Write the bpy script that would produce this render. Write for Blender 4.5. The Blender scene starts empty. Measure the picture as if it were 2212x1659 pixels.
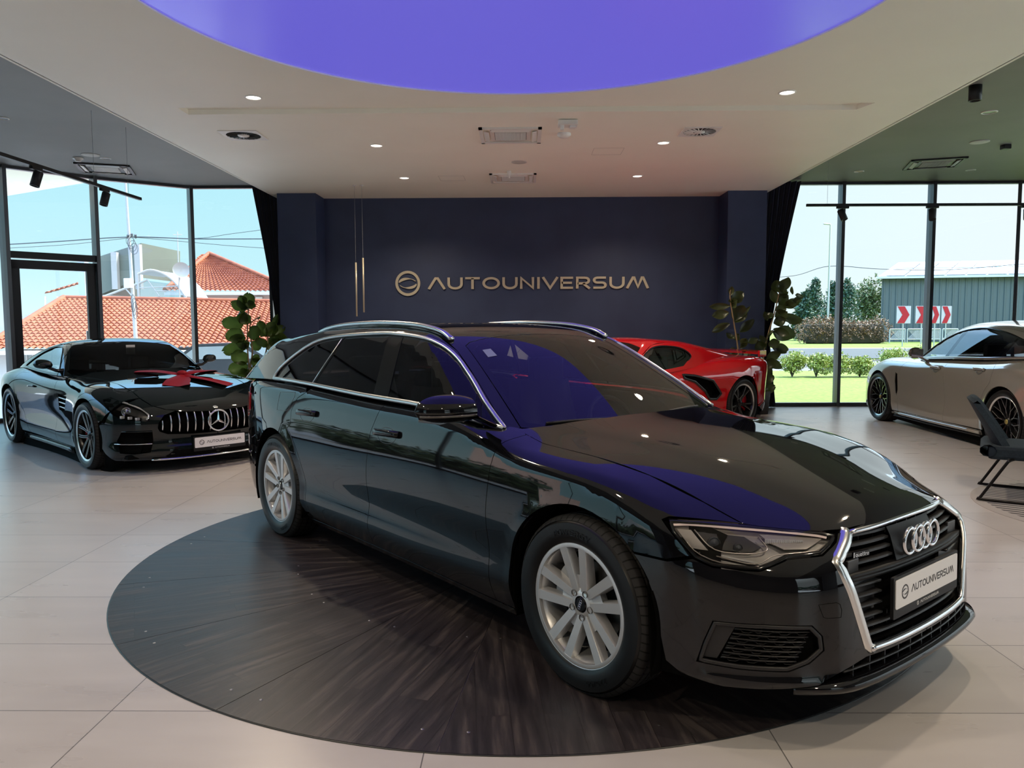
import bpy, bmesh, math, random
import numpy as np
from math import sin, cos, pi, radians as R, atan2, sqrt
from mathutils import Vector, Matrix
from mathutils.geometry import delaunay_2d_cdt
SC = bpy.context.scene
COL = SC.collection
random.seed(7)
# ---------------- camera ----------------
F_PX, PITCH, YAW, ROLL, CAM_H = 1667.44, .0781, .0131, -.0038, 1.441
cd = bpy.data.cameras.new('camera'); cam = bpy.data.objects.new('camera', cd); COL.objects.link(cam)
cd.sensor_fit = 'HORIZONTAL'; cd.sensor_width = 36; cd.lens = F_PX/2212*36; cd.clip_start = .05; cd.clip_end = 500
_fw = Vector((-sin(YAW)*cos(PITCH), cos(YAW)*cos(PITCH), -sin(PITCH)))
_r = Vector((cos(YAW), sin(YAW), 0)); _u = _r.cross(_fw)
_r2 = cos(ROLL)*_r + sin(ROLL)*_u; _u2 = -sin(ROLL)*_r + cos(ROLL)*_u
cam.matrix_world = Matrix(((_r2.x, _u2.x, -_fw.x, 0), (_r2.y, _u2.y, -_fw.y, 0), (_r2.z, _u2.z, -_fw.z, CAM_H), (0, 0, 0, 1)))
SC.camera = cam
# ---------------- view, sky, sun ----------------
SC.view_settings.view_transform = 'Standard'; SC.view_settings.look = 'None'
SC.view_settings.gamma = 1; SC.view_settings.use_curve_mapping = False
SC.view_settings.exposure = 1.2
SC.cycles.max_bounces = 8; SC.cycles.diffuse_bounces = 5; SC.cycles.glossy_bounces = 4
SC.cycles.transmission_bounces = 6; SC.cycles.transparent_max_bounces = 16
SC.cycles.caustics_reflective = False; SC.cycles.caustics_refractive = False
SC.cycles.sample_clamp_indirect = 3.0
W = bpy.data.worlds.new('sky'); SC.world = W; W.use_nodes = True
nt = W.node_tree; nt.nodes.clear()
def N(t, typ, **kw):
    n = t.nodes.new(typ)
    for k, v in kw.items():
        if k.startswith('i_'): n.inputs[int(k[2:])].default_value = v
        else: setattr(n, k, v)
    return n
_o = N(nt, 'ShaderNodeOutputWorld'); _b = N(nt, 'ShaderNodeBackground'); _tc = N(nt, 'ShaderNodeTexCoord')
_sx = N(nt, 'ShaderNodeSeparateXYZ'); nt.links.new(_tc.outputs['Generated'], _sx.inputs[0])
_cr = N(nt, 'ShaderNodeValToRGB'); nt.links.new(_sx.outputs[2], _cr.inputs[0])
el = _cr.color_ramp.elements
el[0].position = 0.0; el[0].color = (.80, .95, 1.0, 1); el[1].position = 1.0; el[1].color = (.16, .33, .75, 1)
for p, c in ((.06, (.60, .88, .96, 1)), (.18, (.50, .84, .95, 1)), (.5, (.26, .52, .90, 1))):
    e = el.new(p); e.color = c
_mr = N(nt, 'ShaderNodeMapRange'); nt.links.new(_sx.outputs[0], _mr.inputs[0])
_mr.inputs[1].default_value = -.25; _mr.inputs[2].default_value = .55
_mx = N(nt, 'ShaderNodeMix', data_type='RGBA'); nt.links.new(_mr.outputs[0], _mx.inputs[0])
nt.links.new(_cr.outputs[0], _mx.inputs[6]); _mx.inputs[7].default_value = (.93, .97, 1.0, 1)
nt.links.new(_mx.outputs[2], _b.inputs[0]); nt.links.new(_b.outputs[0], _o.inputs[0])
_st = N(nt, 'ShaderNodeMapRange', interpolation_type='SMOOTHSTEP'); nt.links.new(_sx.outputs[2], _st.inputs[0])
_st.inputs[1].default_value = .16; _st.inputs[2].default_value = .75; _st.inputs[3].default_value = .52; _st.inputs[4].default_value = 3.4
nt.links.new(_st.outputs[0], _b.inputs[1])
SUN_DIR = Vector((.45, .36, .95)).normalized()      # towards the sun: beyond the right facade
sd = bpy.data.lights.new('sun', 'SUN'); sd.energy = 5.0; sd.angle = .01; sd.color = (1, .95, .86)
so = bpy.data.objects.new('sun', sd); COL.objects.link(so)
so.rotation_euler = SUN_DIR.to_track_quat('Z', 'Y').to_euler(); so.location = (20, 30, 30)
def area(name, loc, rot, sx, sy, power, col):
    d = bpy.data.lights.new(name, 'AREA'); d.shape = 'RECTANGLE'; d.size = sx; d.size_y = sy; d.energy = power; d.color = col
    o = bpy.data.objects.new(name, d); COL.objects.link(o); o.location = loc; o.rotation_euler = rot
    return o
# ---------------- materials ----------------
MATS = {}
def mat(name, col=(.8, .8, .8), rough=.5, metal=0, spec=.5, emit=None, es=1, coat=0, alpha=1, trans=0, ior=1.45, sheen=0):
    if name in MATS: return MATS[name]
    m = bpy.data.materials.new(name); m.use_nodes = True; MATS[name] = m
    b = m.node_tree.nodes['Principled BSDF']
    b.inputs['Base Color'].default_value = (*col, 1); b.inputs['Roughness'].default_value = rough
    b.inputs['Metallic'].default_value = metal; b.inputs['Specular IOR Level'].default_value = spec
    b.inputs['IOR'].default_value = ior
    b.inputs['Coat Weight'].default_value = coat; b.inputs['Coat Roughness'].default_value = .01
    b.inputs['Transmission Weight'].default_value = trans
    if emit: b.inputs['Emission Color'].default_value = (*emit, 1); b.inputs['Emission Strength'].default_value = es
    return m
def bsdf(m): return m.node_tree.nodes['Principled BSDF']
def noise_col(m, c1, c2, scale=5, coord='Object', stretch=(1, 1, 1), detail=4, lo=.35, hi=.65, bump=0, rot=(0, 0, 0)):
    t = m.node_tree; tc = N(t, 'ShaderNodeTexCoord'); mp = N(t, 'ShaderNodeMapping')
    mp.inputs['Scale'].default_value = stretch; mp.inputs['Rotation'].default_value = rot
    nz = N(t, 'ShaderNodeTexNoise'); nz.inputs['Scale'].default_value = scale; nz.inputs['Detail'].default_value = detail
    cr = N(t, 'ShaderNodeValToRGB'); cr.color_ramp.elements[0].position = lo; cr.color_ramp.elements[1].position = hi
    cr.color_ramp.elements[0].color = (*c1, 1); cr.color_ramp.elements[1].color = (*c2, 1)
    t.links.new(tc.outputs[coord], mp.inputs[0]); t.links.new(mp.outputs[0], nz.inputs[0])
    t.links.new(nz.outputs[0], cr.inputs[0]); t.links.new(cr.outputs[0], bsdf(m).inputs['Base Color'])
    if bump:
        bp = N(t, 'ShaderNodeBump'); bp.inputs['Strength'].default_value = bump; bp.inputs['Distance'].default_value = .02
        t.links.new(nz.outputs[0], bp.inputs['Height']); t.links.new(bp.outputs[0], bsdf(m).inputs['Normal'])
    return m
def glass(name, tint=(.9, .95, .95), ior=1.5, boost=0.0, rough=0.0):
    if name in MATS: return MATS[name]
    m = bpy.data.materials.new(name); m.use_nodes = True; MATS[name] = m; t = m.node_tree; t.nodes.clear()
    o = N(t, 'ShaderNodeOutputMaterial'); tr = N(t, 'ShaderNodeBsdfTransparent'); gl = N(t, 'ShaderNodeBsdfGlossy')
    tr.inputs[0].default_value = (*tint, 1); gl.inputs['Roughness'].default_value = rough
    fr = N(t, 'ShaderNodeFresnel'); fr.inputs[0].default_value = ior; mx = N(t, 'ShaderNodeMixShader')
    ad = N(t, 'ShaderNodeMath', operation='ADD', use_clamp=True); ad.inputs[1].default_value = boost
    t.links.new(fr.outputs[0], ad.inputs[0]); t.links.new(ad.outputs[0], mx.inputs[0])
    t.links.new(tr.outputs[0], mx.inputs[1]); t.links.new(gl.outputs[0], mx.inputs[2]); t.links.new(mx.outputs[0], o.inputs[0])
    return m
# ---------------- object helpers ----------------
def tag(o, label=None, cat=None, group=None, kind=None):
    if label: o['label'] = label
    if cat: o['category'] = cat
    if group: o['group'] = group
    if kind: o['kind'] = kind
    return o
def empty(name, loc=(0, 0, 0), rz=0, label=None, cat=None, group=None, kind=None):
    o = bpy.data.objects.new(name, None); COL.objects.link(o); o.location = loc; o.rotation_euler = (0, 0, rz)
    o.empty_display_size = .1
    return tag(o, label, cat, group, kind)
class MB:
    """collects geometry for one mesh object"""
    def __init__(s): s.v = []; s.f = []; s.sm = []; s.n = {}
    def add(s, vs, fs, smooth=True, normals=None):
        b = len(s.v); s.v += [tuple(map(float, p)) for p in vs]; s.f += [tuple(i+b for i in f) for f in fs]; s.sm += [smooth]*len(fs)
        if normals is not None:
            for i, n in enumerate(normals): s.n[b+i] = tuple(map(float, n))
        return s
    def box(s, c, d, rot=None, bev=0):
        x, y, z = [a/2 for a in d]; b = min(bev, x*.49, y*.49, z*.49)
        if b <= 0:
            P = [(-x, -y, -z), (x, -y, -z), (x, y, -z), (-x, y, -z), (-x, -y, z), (x, -y, z), (x, y, z), (-x, y, z)]
            Fs = [(0, 3, 2, 1), (4, 5, 6, 7), (0, 1, 5, 4), (1, 2, 6, 5), (2, 3, 7, 6), (3, 0, 4, 7)]
        else:
            bm = bmesh.new(); bmesh.ops.create_cube(bm, size=1)
            for v in bm.verts: v.co = Vector((v.co.x*2*x, v.co.y*2*y, v.co.z*2*z))
            bmesh.ops.bevel(bm, geom=bm.edges[:], offset=b, segments=2, affect='EDGES', profile=.6)
            bm.verts.index_update(); P = [tuple(v.co) for v in bm.verts]; Fs = [tuple(v.index for v in f.verts) for f in bm.faces]; bm.free()
        M = (rot if rot is not None else Matrix.Identity(3))
        return s.add([tuple(M @ Vector(p) + Vector(c)) for p in P], Fs, False)
    def tube(s, pts, r, n=10, cap=True, smooth=True):
        pts = [Vector(p) for p in pts]; m = len(pts); rs = r if hasattr(r, '__len__') else [r]*m
        T = []
        for i in range(m):
            t = (pts[min(i+1, m-1)] - pts[max(i-1, 0)]); T.append(t.normalized() if t.length > 1e-9 else Vector((0, 0, 1)))
        a = Vector((0, 0, 1)) if abs(T[0].z) < .9 else Vector((1, 0, 0)); U = T[0].cross(a).normalized(); vs = []
        for i in range(m):
            U = (U - T[i]*U.dot(T[i])).normalized(); V = T[i].cross(U)
            for k in range(n):
                q = 2*pi*k/n; vs.append(pts[i] + (U*cos(q) + V*sin(q))*rs[i])
        fs = [(i*n+k, i*n+(k+1) % n, (i+1)*n+(k+1) % n, (i+1)*n+k) for i in range(m-1) for k in range(n)]
        s.add(vs, fs, smooth)
        if cap: s.add([vs[k] for k in range(n)], [tuple(range(n-1, -1, -1))], False); s.add([vs[(m-1)*n+k] for k in range(n)], [tuple(range(n))], False)
        return s
    def lathe(s, prof, n=32, M=None, smooth=True, a0=0, a1=2*pi):
        """prof: (radius, height) about local z; M 4x4"""
        M = M or Matrix.Identity(4); full = abs(a1-a0-2*pi) < 1e-6; m = n if full else n+1
        vs = [M @ Vector((r*cos(a0+(a1-a0)*k/n), r*sin(a0+(a1-a0)*k/n), h)) for r, h in prof for k in range(m)]
        fs = [(i*m+k, i*m+(k+1) % m, (i+1)*m+(k+1) % m, (i+1)*m+k) for i in range(len(prof)-1) for k in range(n)]
        return s.add(vs, fs, smooth)
    def prism(s, poly, h0, h1, M=None):
        M = M or Matrix.Identity(4); n = len(poly)
        vs = [M @ Vector((x, y, h0)) for x, y in poly] + [M @ Vector((x, y, h1)) for x, y in poly]
        tri = delaunay_2d_cdt([Vector(p) for p in poly], [], [tuple(range(n))], 1, 1e-7)
        s.add([M @ Vector((p.x, p.y, h1)) for p in tri[0]], [tuple(t) for t in tri[2]], False)
        s.add([M @ Vector((p.x, p.y, h0)) for p in tri[0]], [tuple(reversed(t)) for t in tri[2]], False)
        return s.add(vs, [(i, (i+1) % n, n+(i+1) % n, n+i) for i in range(n)], False)
    def grid(s, G, smooth=True):
        """G: rows of points"""
        a, b = len(G), len(G[0])
        return s.add([p for r in G for p in r], [(i*b+j, i*b+j+1, (i+1)*b+j+1, (i+1)*b+j) for i in range(a-1) for j in range(b-1)], smooth)
    def xf(s, M):
        s.v = [tuple(M @ Vector(p)) for p in s.v]; R3 = M.to_3x3(); s.n = {k: tuple((R3 @ Vector(n)).normalized()) for k, n in s.n.items()}
        if M.determinant() < 0: s.f = [tuple(reversed(f)) for f in s.f]
        return s
    def build(s, name, m, parent=None, label=None, angle=None):
        me = bpy.data.meshes.new(name); me.from_pydata(s.v, [], s.f); me.polygons.foreach_set('use_smooth', s.sm); me.update()
        for k in (m if isinstance(m, (list, tuple)) else [m]): me.materials.append(k)
        if s.n:
            vn = [s.n.get(i, (0, 0, 0)) for i in range(len(s.v))]
            if len(me.vertices) == len(vn): me.normals_split_custom_set_from_vertices(vn)
        elif angle: me.set_sharp_from_angle(angle=R(angle))
        o = bpy.data.objects.new(name, me); COL.objects.link(o)
        if parent: o.parent = parent
        if label: o['label'] = label
        return o
def Mx(loc=(0, 0, 0), rx=0, ry=0, rz=0, sc=1):
    return Matrix.Translation(loc) @ Matrix.Rotation(rz, 4, 'Z') @ Matrix.Rotation(ry, 4, 'Y') @ Matrix.Rotation(rx, 4, 'X') @ Matrix.Diagonal((*([sc]*3 if not hasattr(sc, '__len__') else sc), 1))
def copy_tree(o, parent=None):
    c = o.copy(); COL.objects.link(c)
    if parent: c.parent = parent
    for ch in [x for x in KIDS.get(o.name, [])]: copy_tree(ch, c)
    return c
KIDS = {}
def reg_tree(root):
    allo = list(bpy.data.objects); KIDS.clear()
    for o in allo:
        if o.parent: KIDS.setdefault(o.parent.name, []).append(o)
def crv(pts, n=6, closed=False):
    """Catmull-Rom through points (any dimension), returns list of tuples"""
    P = [np.array(p, float) for p in pts]; m = len(P); out = []
    rng = range(m if closed else m-1)
    for i in rng:
        if closed: p0, p1, p2, p3 = P[i-1], P[i], P[(i+1) % m], P[(i+2) % m]
        else: p1, p2 = P[i], P[i+1]; p0 = P[i-1] if i else 2*p1-p2; p3 = P[i+2] if i+2 < m else 2*p2-p1
        for k in range(n):
            t = k/n; out.append(tuple(.5*((2*p1)+(-p0+p2)*t+(2*p0-5*p1+4*p2-p3)*t*t+(-p0+3*p1-3*p2+p3)*t**3)))
    if not closed: out.append(tuple(P[-1]))
    return out
def rrect(w, h, r, n=4):
    out = []
    for cx, cy, a in ((w/2-r, h/2-r, 0), (-w/2+r, h/2-r, 90), (-w/2+r, -h/2+r, 180), (w/2-r, -h/2+r, 270)):
        out += [(cx+r*cos(R(a+90*k/n)), cy+r*sin(R(a+90*k/n))) for k in range(n+1)]
    return out
# ---------------- stroke lettering ----------------
def arc(cx, cy, rx, ry, a0, a1, n=10): return [(cx+rx*cos(R(a0+(a1-a0)*k/n)), cy+ry*sin(R(a0+(a1-a0)*k/n))) for k in range(n+1)]
GL = {  # width, strokes
 'A': (1.15, [[(0, 0), (.5, .93), (.65, .93), (1.15, 0)]]), 'U': (1.05, [[(.08, 1), (.08, .45)] + arc(.54, .42, .46, .36, 180, 360)[1:-1] + [(1.0, .45), (1.0, 1)]]),
 'T': (1.05, [[(0, .93), (1.05, .93)], [(.525, .93), (.525, 0)]]), 'O': (1.2, [arc(.6, .5, .54, .43, 0, 360, 24)]),
 'N': (1.0, [[(.08, 0), (.08, .93), (.92, .07), (.92, 1)]]), 'I': (.2, [[(.1, 0), (.1, 1)]]), 'V': (1.05, [[(0, 1), (.52, .06), (1.05, 1)]]),
 'E': (.9, [[(.9, .93), (.08, .93), (.08, .07), (.9, .07)], [(.08, .5), (.82, .5)]]),
 'R': (1.0, [[(.08, 0), (.08, .93), (.6, .93)] + arc(.66, .69, .25, .24, 90, -90, 8)[1:] + [(.1, .45)], [(.5, .45), (.98, 0)]]),
 'S': (.95, [[(.92, .93), (.3, .93)] + arc(.3, .72, .23, .21, 90, 270, 8) + [(.65, .51)] + arc(.65, .29, .24, .22, 90, -90, 8) + [(.02, .07)]]),
 'M': (1.5, [[(0, 0), (.42, .93), (.5, .93), (.78, .12), (1.06, .93), (1.14, .93), (1.5, 0)]]),
 'P': (.9, [[(.08, 0), (.08, .93), (.55, .93)] + arc(.6, .69, .25, .24, 90, -90, 8)[1:] + [(.1, .45)]]), 'W': (1.4, [[(0, 1), (.35, .07), (.7, .9), (1.05, .07), (1.4, 1)]]),
 'G': (1.1, [arc(.55, .5, .48, .43, 45, 350, 16) + [(1.03, .45), (.6, .45)]]), 'Y': (1.0, [[(0, 1), (.5, .45), (1, 1)], [(.5, .45), (.5, 0)]]),
 '2': (.8, [arc(.4, .7, .32, .25, 160, -20, 8) + [(.05, .05), (.8, .05)]]), '5': (.8, [[(.75, .95), (.12, .95), (.1, .55)] + arc(.38, .32, .34, .28, 110, -150, 10)]), '/': (.6, [[(0, 0), (.6, 1)]]),
 'q': (.8, [arc(.38, .3, .3, .28, 0, 360, 12), [(.7, .6), (.7, -.25)]]), 'u': (.75, [[(.06, .6), (.06, .25), (.2, .02), (.5, .02), (.7, .25), (.7, .6)], [(.7, .3), (.7, 0)]]),
 'a': (.8, [arc(.38, .3, .3, .28, 0, 360, 12), [(.7, .6), (.7, 0)]]), 't': (.5, [[(.2, .9), (.2, .15), (.3, .02), (.5, .02)], [(0, .6), (.48, .6)]]),
 'r': (.5, [[(.08, 0), (.08, .6)], [(.08, .35), (.25, .58), (.5, .58)]]), 'o': (.8, [arc(.38, .3, .32, .28, 0, 360, 12)]),
 'L': (.8, [[(.08, 1), (.08, .07), (.8, .07)]]), 'C': (1.0, [arc(.55, .5, .48, .43, 40, 320, 14)]), 'D': (1.0, [[(.08, .93), (.08, .07), (.5, .07)] + arc(.5, .5, .42, .43, -90, 90, 10) + [(.08, .93)]]),
 'B': (.9, [[(.08, .93), (.08, .07), (.5, .07)] + arc(.55, .28, .28, .21, -90, 90, 6) + [(.1, .5)] + [(.5, .5)] + arc(.5, .72, .24, .21, -90, 90, 6) + [(.08, .93)]]),
 '4': (.8, [[(.6, 0), (.6, 1), (0, .3), (.8, .3)]]), ' ': (.5, [])}
def ribbon2d(pts, w, closed=False):
    n = len(pts); L = []; Rr = []
    for i in range(n):
        if closed: a, c = np.array(pts[i-1]), np.array(pts[(i+1) % n])
        else: a, c = np.array(pts[max(i-1, 0)]), np.array(pts[min(i+1, n-1)])
        b = np.array(pts[i]); d1 = b-a; d2 = c-b
        l1, l2 = np.hypot(*d1), np.hypot(*d2)
        if l1 < 1e-9: d1, l1 = d2, l2
        if l2 < 1e-9: d2, l2 = d1, l1
        d1, d2 = d1/l1, d2/l2; m = d1+d2; lm = np.hypot(*m); m = m/lm if lm > .2 else d1
        nn = np.array([-m[1], m[0]]); k = min(1/max(.35, abs(nn @ np.array([-d1[1], d1[0]]))), 1.8)
        L.append(b+nn*w/2*k); Rr.append(b-nn*w/2*k)
    return L, Rr
def text_mb(mb, s, h, w, depth, M, gap=.22, sx=1.0, bold=None):
    """raised stroke text; h letter height, w stroke width, M placement (x right, y up, z out). returns width"""
    x = 0
    for ch in s:
        gw, st = GL[ch]
        for pl in st:
            cl = len(pl) > 5 and abs(pl[0][0]-pl[-1][0])+abs(pl[0][1]-pl[-1][1]) < 1e-6
            P = [((x+a*sx)*h, b*h) for a, b in (pl[:-1] if cl else pl)]
            L, Q = ribbon2d(P, w, cl); n = len(P); m = n if cl else n-1
            V = [M @ Vector((p[0], p[1], depth)) for p in L] + [M @ Vector((p[0], p[1], depth)) for p in Q]
            V += [M @ Vector((p[0], p[1], 0)) for p in L] + [M @ Vector((p[0], p[1], 0)) for p in Q]
            Fs = []
            for i in range(m):
                j = (i+1) % n
                Fs += [(i, n+i, n+j, j), (i, j, 2*n+j, 2*n+i), (n+j, n+i, 3*n+i, 3*n+j)]
            if not cl: Fs += [(0, 2*n, 3*n, n), (n-1, 2*n-1, 4*n-1, 3*n-1)]
            mb.add(V, Fs, False)
        x += gw*sx+gap
    return (x-gap)*h
def text_len(s, h, gap=.22, sx=1.0): return (sum(GL[c][0]*sx+gap for c in s)-gap)*h
def logo_mb(mb, r, depth, M, w=None):
    """ring with two crescent arcs"""
    w = w or r*.2
    def rib(P, ws, cl=False):
        n = len(P); 
        L = []; Q = []
        for i in range(n):
            a = np.array(P[i-1] if (i or cl) else P[0]); c = np.array(P[(i+1) % n] if (i < n-1 or cl) else P[-1]); d = c-a; d = d/max(np.hypot(*d), 1e-9)
            nn = np.array([-d[1], d[0]]); ww = ws[i] if hasattr(ws, '__len__') else ws
            L.append(np.array(P[i])+nn*ww/2); Q.append(np.array(P[i])-nn*ww/2)
        V = [M @ Vector((*p, depth)) for p in L] + [M @ Vector((*p, depth)) for p in Q] + [M @ Vector((*p, 0)) for p in L] + [M @ Vector((*p, 0)) for p in Q]
        Fs = []
        for i in range(n if cl else n-1):
            j = (i+1) % n; Fs += [(i, n+i, n+j, j), (i, j, 2*n+j, 2*n+i), (n+j, n+i, 3*n+i, 3*n+j)]
        mb.add(V, Fs, False)
    rib([(cos(2*pi*k/40)*(r-w/2), sin(2*pi*k/40)*(r-w/2)) for k in range(40)], w, True)
    A = arc(0, -.05*r, .72*r, .42*r, 165, 30, 16); rib(A, [w*(.25+.75*sin(pi*min(1, (k+1)/12))) for k in range(17)])
    A = arc(0, .05*r, .72*r, .42*r, -15, -150, 16); rib(A, [w*(.25+.75*sin(pi*min(1, (k+1)/12))) for k in range(17)])
def step_tools():
    paint = mat('black_gloss_paint', (.0035, .0035, .0045), .03, spec=.5, ior=1.55)
    return dict(paint=paint, chrome=mat('chrome', (.82, .82, .84), .10, 1), satin=mat('satin_aluminium', (.62, .62, .63), .28, 1),
        black=mat('black_plastic', (.008, .008, .009), .5, spec=.35), gblack=mat('gloss_black_plastic', (.006, .006, .007), .08), void=mat('void_black', (.002, .002, .002), .9, spec=.1),
        rubber=mat('tyre_rubber', (.004, .004, .0045), .38, spec=.45), alloy=mat('silver_alloy', (.62, .62, .63), .34, .65), darkmetal=mat('brake_iron', (.12, .12, .12), .4, .8),
        ws=glass('windscreen_glass', (.42, .46, .46), 1.5, .02), side=glass('side_glass', (.30, .33, .34), 1.5, .0), priv=glass('privacy_glass', (.05, .05, .055), 1.5, .0),
        lamp=glass('lamp_lens', (.93, .93, .93), 1.35), white=mat('plate_white', (.80, .79, .80), .35), int_dark=mat('dark_interior', (.012, .012, .014), .6),
        seat=mat('seat_leather', (.03, .03, .032), .45))
CM = step_tools()
# ---------------- car body engine: implicit surfaces, panels cut from them ----------------
def nat(xs):
    """matrix giving natural-spline second derivatives from values"""
    xs = np.array(xs, float); n = len(xs); A = np.zeros((n, n)); B = np.zeros((n, n)); A[0, 0] = A[-1, -1] = 1
    h = np.diff(xs)
    for i in range(1, n-1):
        A[i, i-1] = h[i-1]; A[i, i] = 2*(h[i-1]+h[i]); A[i, i+1] = h[i]
        B[i, i-1] = 6/h[i-1]; B[i, i] = -6/h[i-1]-6/h[i]; B[i, i+1] = 6/h[i]
    return xs, np.linalg.solve(A, B)
def basis(S, x):
    xs, D = S; x = np.clip(x, xs[0], xs[-1]); n = len(xs); i = np.clip(np.searchsorted(xs, x)-1, 0, n-2)
    h = xs[i+1]-xs[i]; a = (xs[i+1]-x)/h; b = 1-a; r = np.arange(len(x)); Bm = np.zeros((len(x), n))
    Bm[r, i] += a; Bm[r, i+1] += b
    return Bm + ((a**3-a)*h*h/6)[:, None]*D[i] + ((b**3-b)*h*h/6)[:, None]*D[i+1]
class S1:
    def __init__(s, *p): s.S = nat([q[0] for q in p]); s.y = np.array([q[1] for q in p], float)
    def __call__(s, x):
        x = np.asarray(x, float); sh = x.shape; return (basis(s.S, x.ravel()) @ s.y).reshape(sh)
class S2:
    def __init__(s, xs, zs, T): s.X = nat(xs); s.Z = nat(zs); s.T = np.array(T, float)   # T[z][x]
    def __call__(s, x, z): return np.einsum('ni,ji,nj->n', basis(s.X, x), s.T, basis(s.Z, z))
def smax(a, b, k): h = np.maximum(k-np.abs(a-b), 0)/k; return np.maximum(a, b)+h*h*k*.25
def sstep(x, w): return 1/(1+np.exp(-np.clip(x/w, -40, 40)))
def splus(x, w): return w*np.logaddexp(0, x/w)
class Body:
    def __init__(s, F, far=3.0, z0=.5, px=-.2, eps=6e-4): s.F = F; s.far = far; s.z0 = z0; s.px = px; s.eps = eps
    def cast(s, O, D, tmax=None, n=110):
        """march inward from O+D*tmax towards O; returns points"""
        tmax = tmax or s.far; t = np.full(len(O), tmax); dt = tmax/n; done = np.zeros(len(O), bool); hi = t.copy(); lo = t.copy()
        for k in range(n):
            a = np.where(~done)[0]
            if not len(a): break
            f = s.F(O[a]+D[a]*(t[a]-dt)[:, None]); ins = f < 0
            hi[a] = t[a]; t[a] -= dt; lo[a] = t[a]; done[a[ins]] = True
        for _ in range(22):
            m = (hi+lo)/2; f = s.F(O+D*m[:, None]); ins = f < 0; lo = np.where(ins, m, lo); hi = np.where(ins, hi, m)
        return O+D*((hi+lo)/2)[:, None]
    def grad(s, P):
        G = np.zeros_like(P)
        for i in range(3):
            d = np.zeros(3); d[i] = s.eps; G[:, i] = s.F(P+d)-s.F(P-d)
        return G/np.maximum(np.linalg.norm(G, axis=1), 1e-12)[:, None]
    # views: s side (x,z) on the y<0 side, t top (x,y), f front (y,z), b back (y,z)
    def at(s, spec):
        out = [(i, np.array(q[1:], float)) for i, q in enumerate(spec) if q[0] == 'p']
        for v in 'stfb':
            idx = [i for i, q in enumerate(spec) if q[0] == v]
            if not idx: continue
            A = np.array([[q[1], q[2]] for q in [spec[i] for i in idx]], float); n = len(A); z = np.zeros(n)
            if v == 's': O = np.stack([A[:, 0], z, A[:, 1]], 1); D = np.tile([0, -1., 0], (n, 1)); T = 1.3
            if v == 't': O = np.stack([A[:, 0], A[:, 1], z+.3], 1); D = np.tile([0, 0, 1.], (n, 1)); T = 1.5
            if v == 'f': O = np.stack([z-.3, A[:, 0], A[:, 1]], 1); D = np.tile([1., 0, 0], (n, 1)); T = 1.6
            if v == 'b': O = np.stack([z-3.3, A[:, 0], A[:, 1]], 1); D = np.tile([-1., 0, 0], (n, 1)); T = 1.6
            P = s.cast(O, D, T)
            for k, i in enumerate(idx): out.append((i, P[k]))
        return np.array([p for _, p in sorted(out, key=lambda q: q[0])])
    # parameter domains
    def fwd(s, dom, U):
        u, v = U[:, 0], U[:, 1]; n = len(u); z = np.zeros(n)
        if dom == 'rad': O = np.stack([u, z, z+s.z0], 1); D = np.stack([z, -np.cos(v/.8), np.sin(v/.8)], 1)
        elif dom == 'side': O = np.stack([u, z, v], 1); D = np.tile([0, -1., 0], (n, 1)); return s.cast(O, D, 1.3)
        elif dom == 'wrap': O = np.stack([z+s.px, z, v], 1); D = np.stack([np.cos(u), -np.sin(u), z], 1)
        elif dom == 'back': O = np.stack([z-2.6, z, v], 1); D = np.stack([-np.cos(u), -np.sin(u), z], 1); return s.cast(O, D, 2.2)
        elif dom == 'top': O = np.stack([u, v, z+.3], 1); D = np.tile([0, 0, 1.], (n, 1)); return s.cast(O, D, 1.5)
        elif dom == 'front': O = np.stack([z-.3, u, v], 1); D = np.tile([1., 0, 0], (n, 1)); return s.cast(O, D, 1.6)
        return s.cast(O, D, 1.7)
    def inv(s, dom, P):
        if dom == 'rad': return np.stack([P[:, 0], np.arctan2(P[:, 2]-s.z0, -P[:, 1])*.8], 1)
        if dom == 'side': return P[:, [0, 2]]
        if dom == 'wrap': return np.stack([np.arctan2(-P[:, 1], P[:, 0]-s.px), P[:, 2]], 1)
        if dom == 'back': return np.stack([np.arctan2(-P[:, 1], -(P[:, 0]+2.6)), P[:, 2]], 1)
        if dom == 'top': return P[:, [0, 1]]
        if dom == 'front': return P[:, [1, 2]]
def pip(poly, P):
    x, y = P[:, 0], P[:, 1]; ins = np.zeros(len(P), bool); n = len(poly)
    for i in range(n):
        (x1, y1), (x2, y2) = poly[i], poly[(i+1) % n]
        c = ((y1 > y) != (y2 > y)); xi = (x2-x1)*(y-y1)/((y2-y1) if abs(y2-y1) > 1e-12 else 1e-12)+x1; ins ^= c & (x < xi)
    return ins
def resamp(poly, h):
    out = []; n = len(poly)
    for i in range(n):
        a, b = np.array(poly[i]), np.array(poly[(i+1) % n]); L = np.hypot(*(b-a))
        if L < 1e-5: continue
        k = max(1, int(math.ceil(L/h)))
        out += [tuple(a+(b-a)*j/k) for j in range(k)]
    return out
def area2(p): return sum(p[i][0]*p[(i+1) % len(p)][1]-p[(i+1) % len(p)][0]*p[i][1] for i in range(len(p)))
def inset(poly, d):
    if area2(poly) < 0: d = -d
    L, Q = ribbon2d(poly, 2*abs(d), True); return [tuple(p) for p in (L if d > 0 else Q)]
def segdist(P, poly):
    D = np.full(len(P), 9.)
    for i in range(len(poly)):
        a = np.array(poly[i]); b = np.array(poly[(i+1) % len(poly)]); ab = b-a; t = np.clip(((P-a) @ ab)/max(ab @ ab, 1e-12), 0, 1)
        D = np.minimum(D, np.linalg.norm(P-a-t[:, None]*ab, axis=1))
    return D
MIR = Matrix.Diagonal((1, -1, 1, 1))
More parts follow.
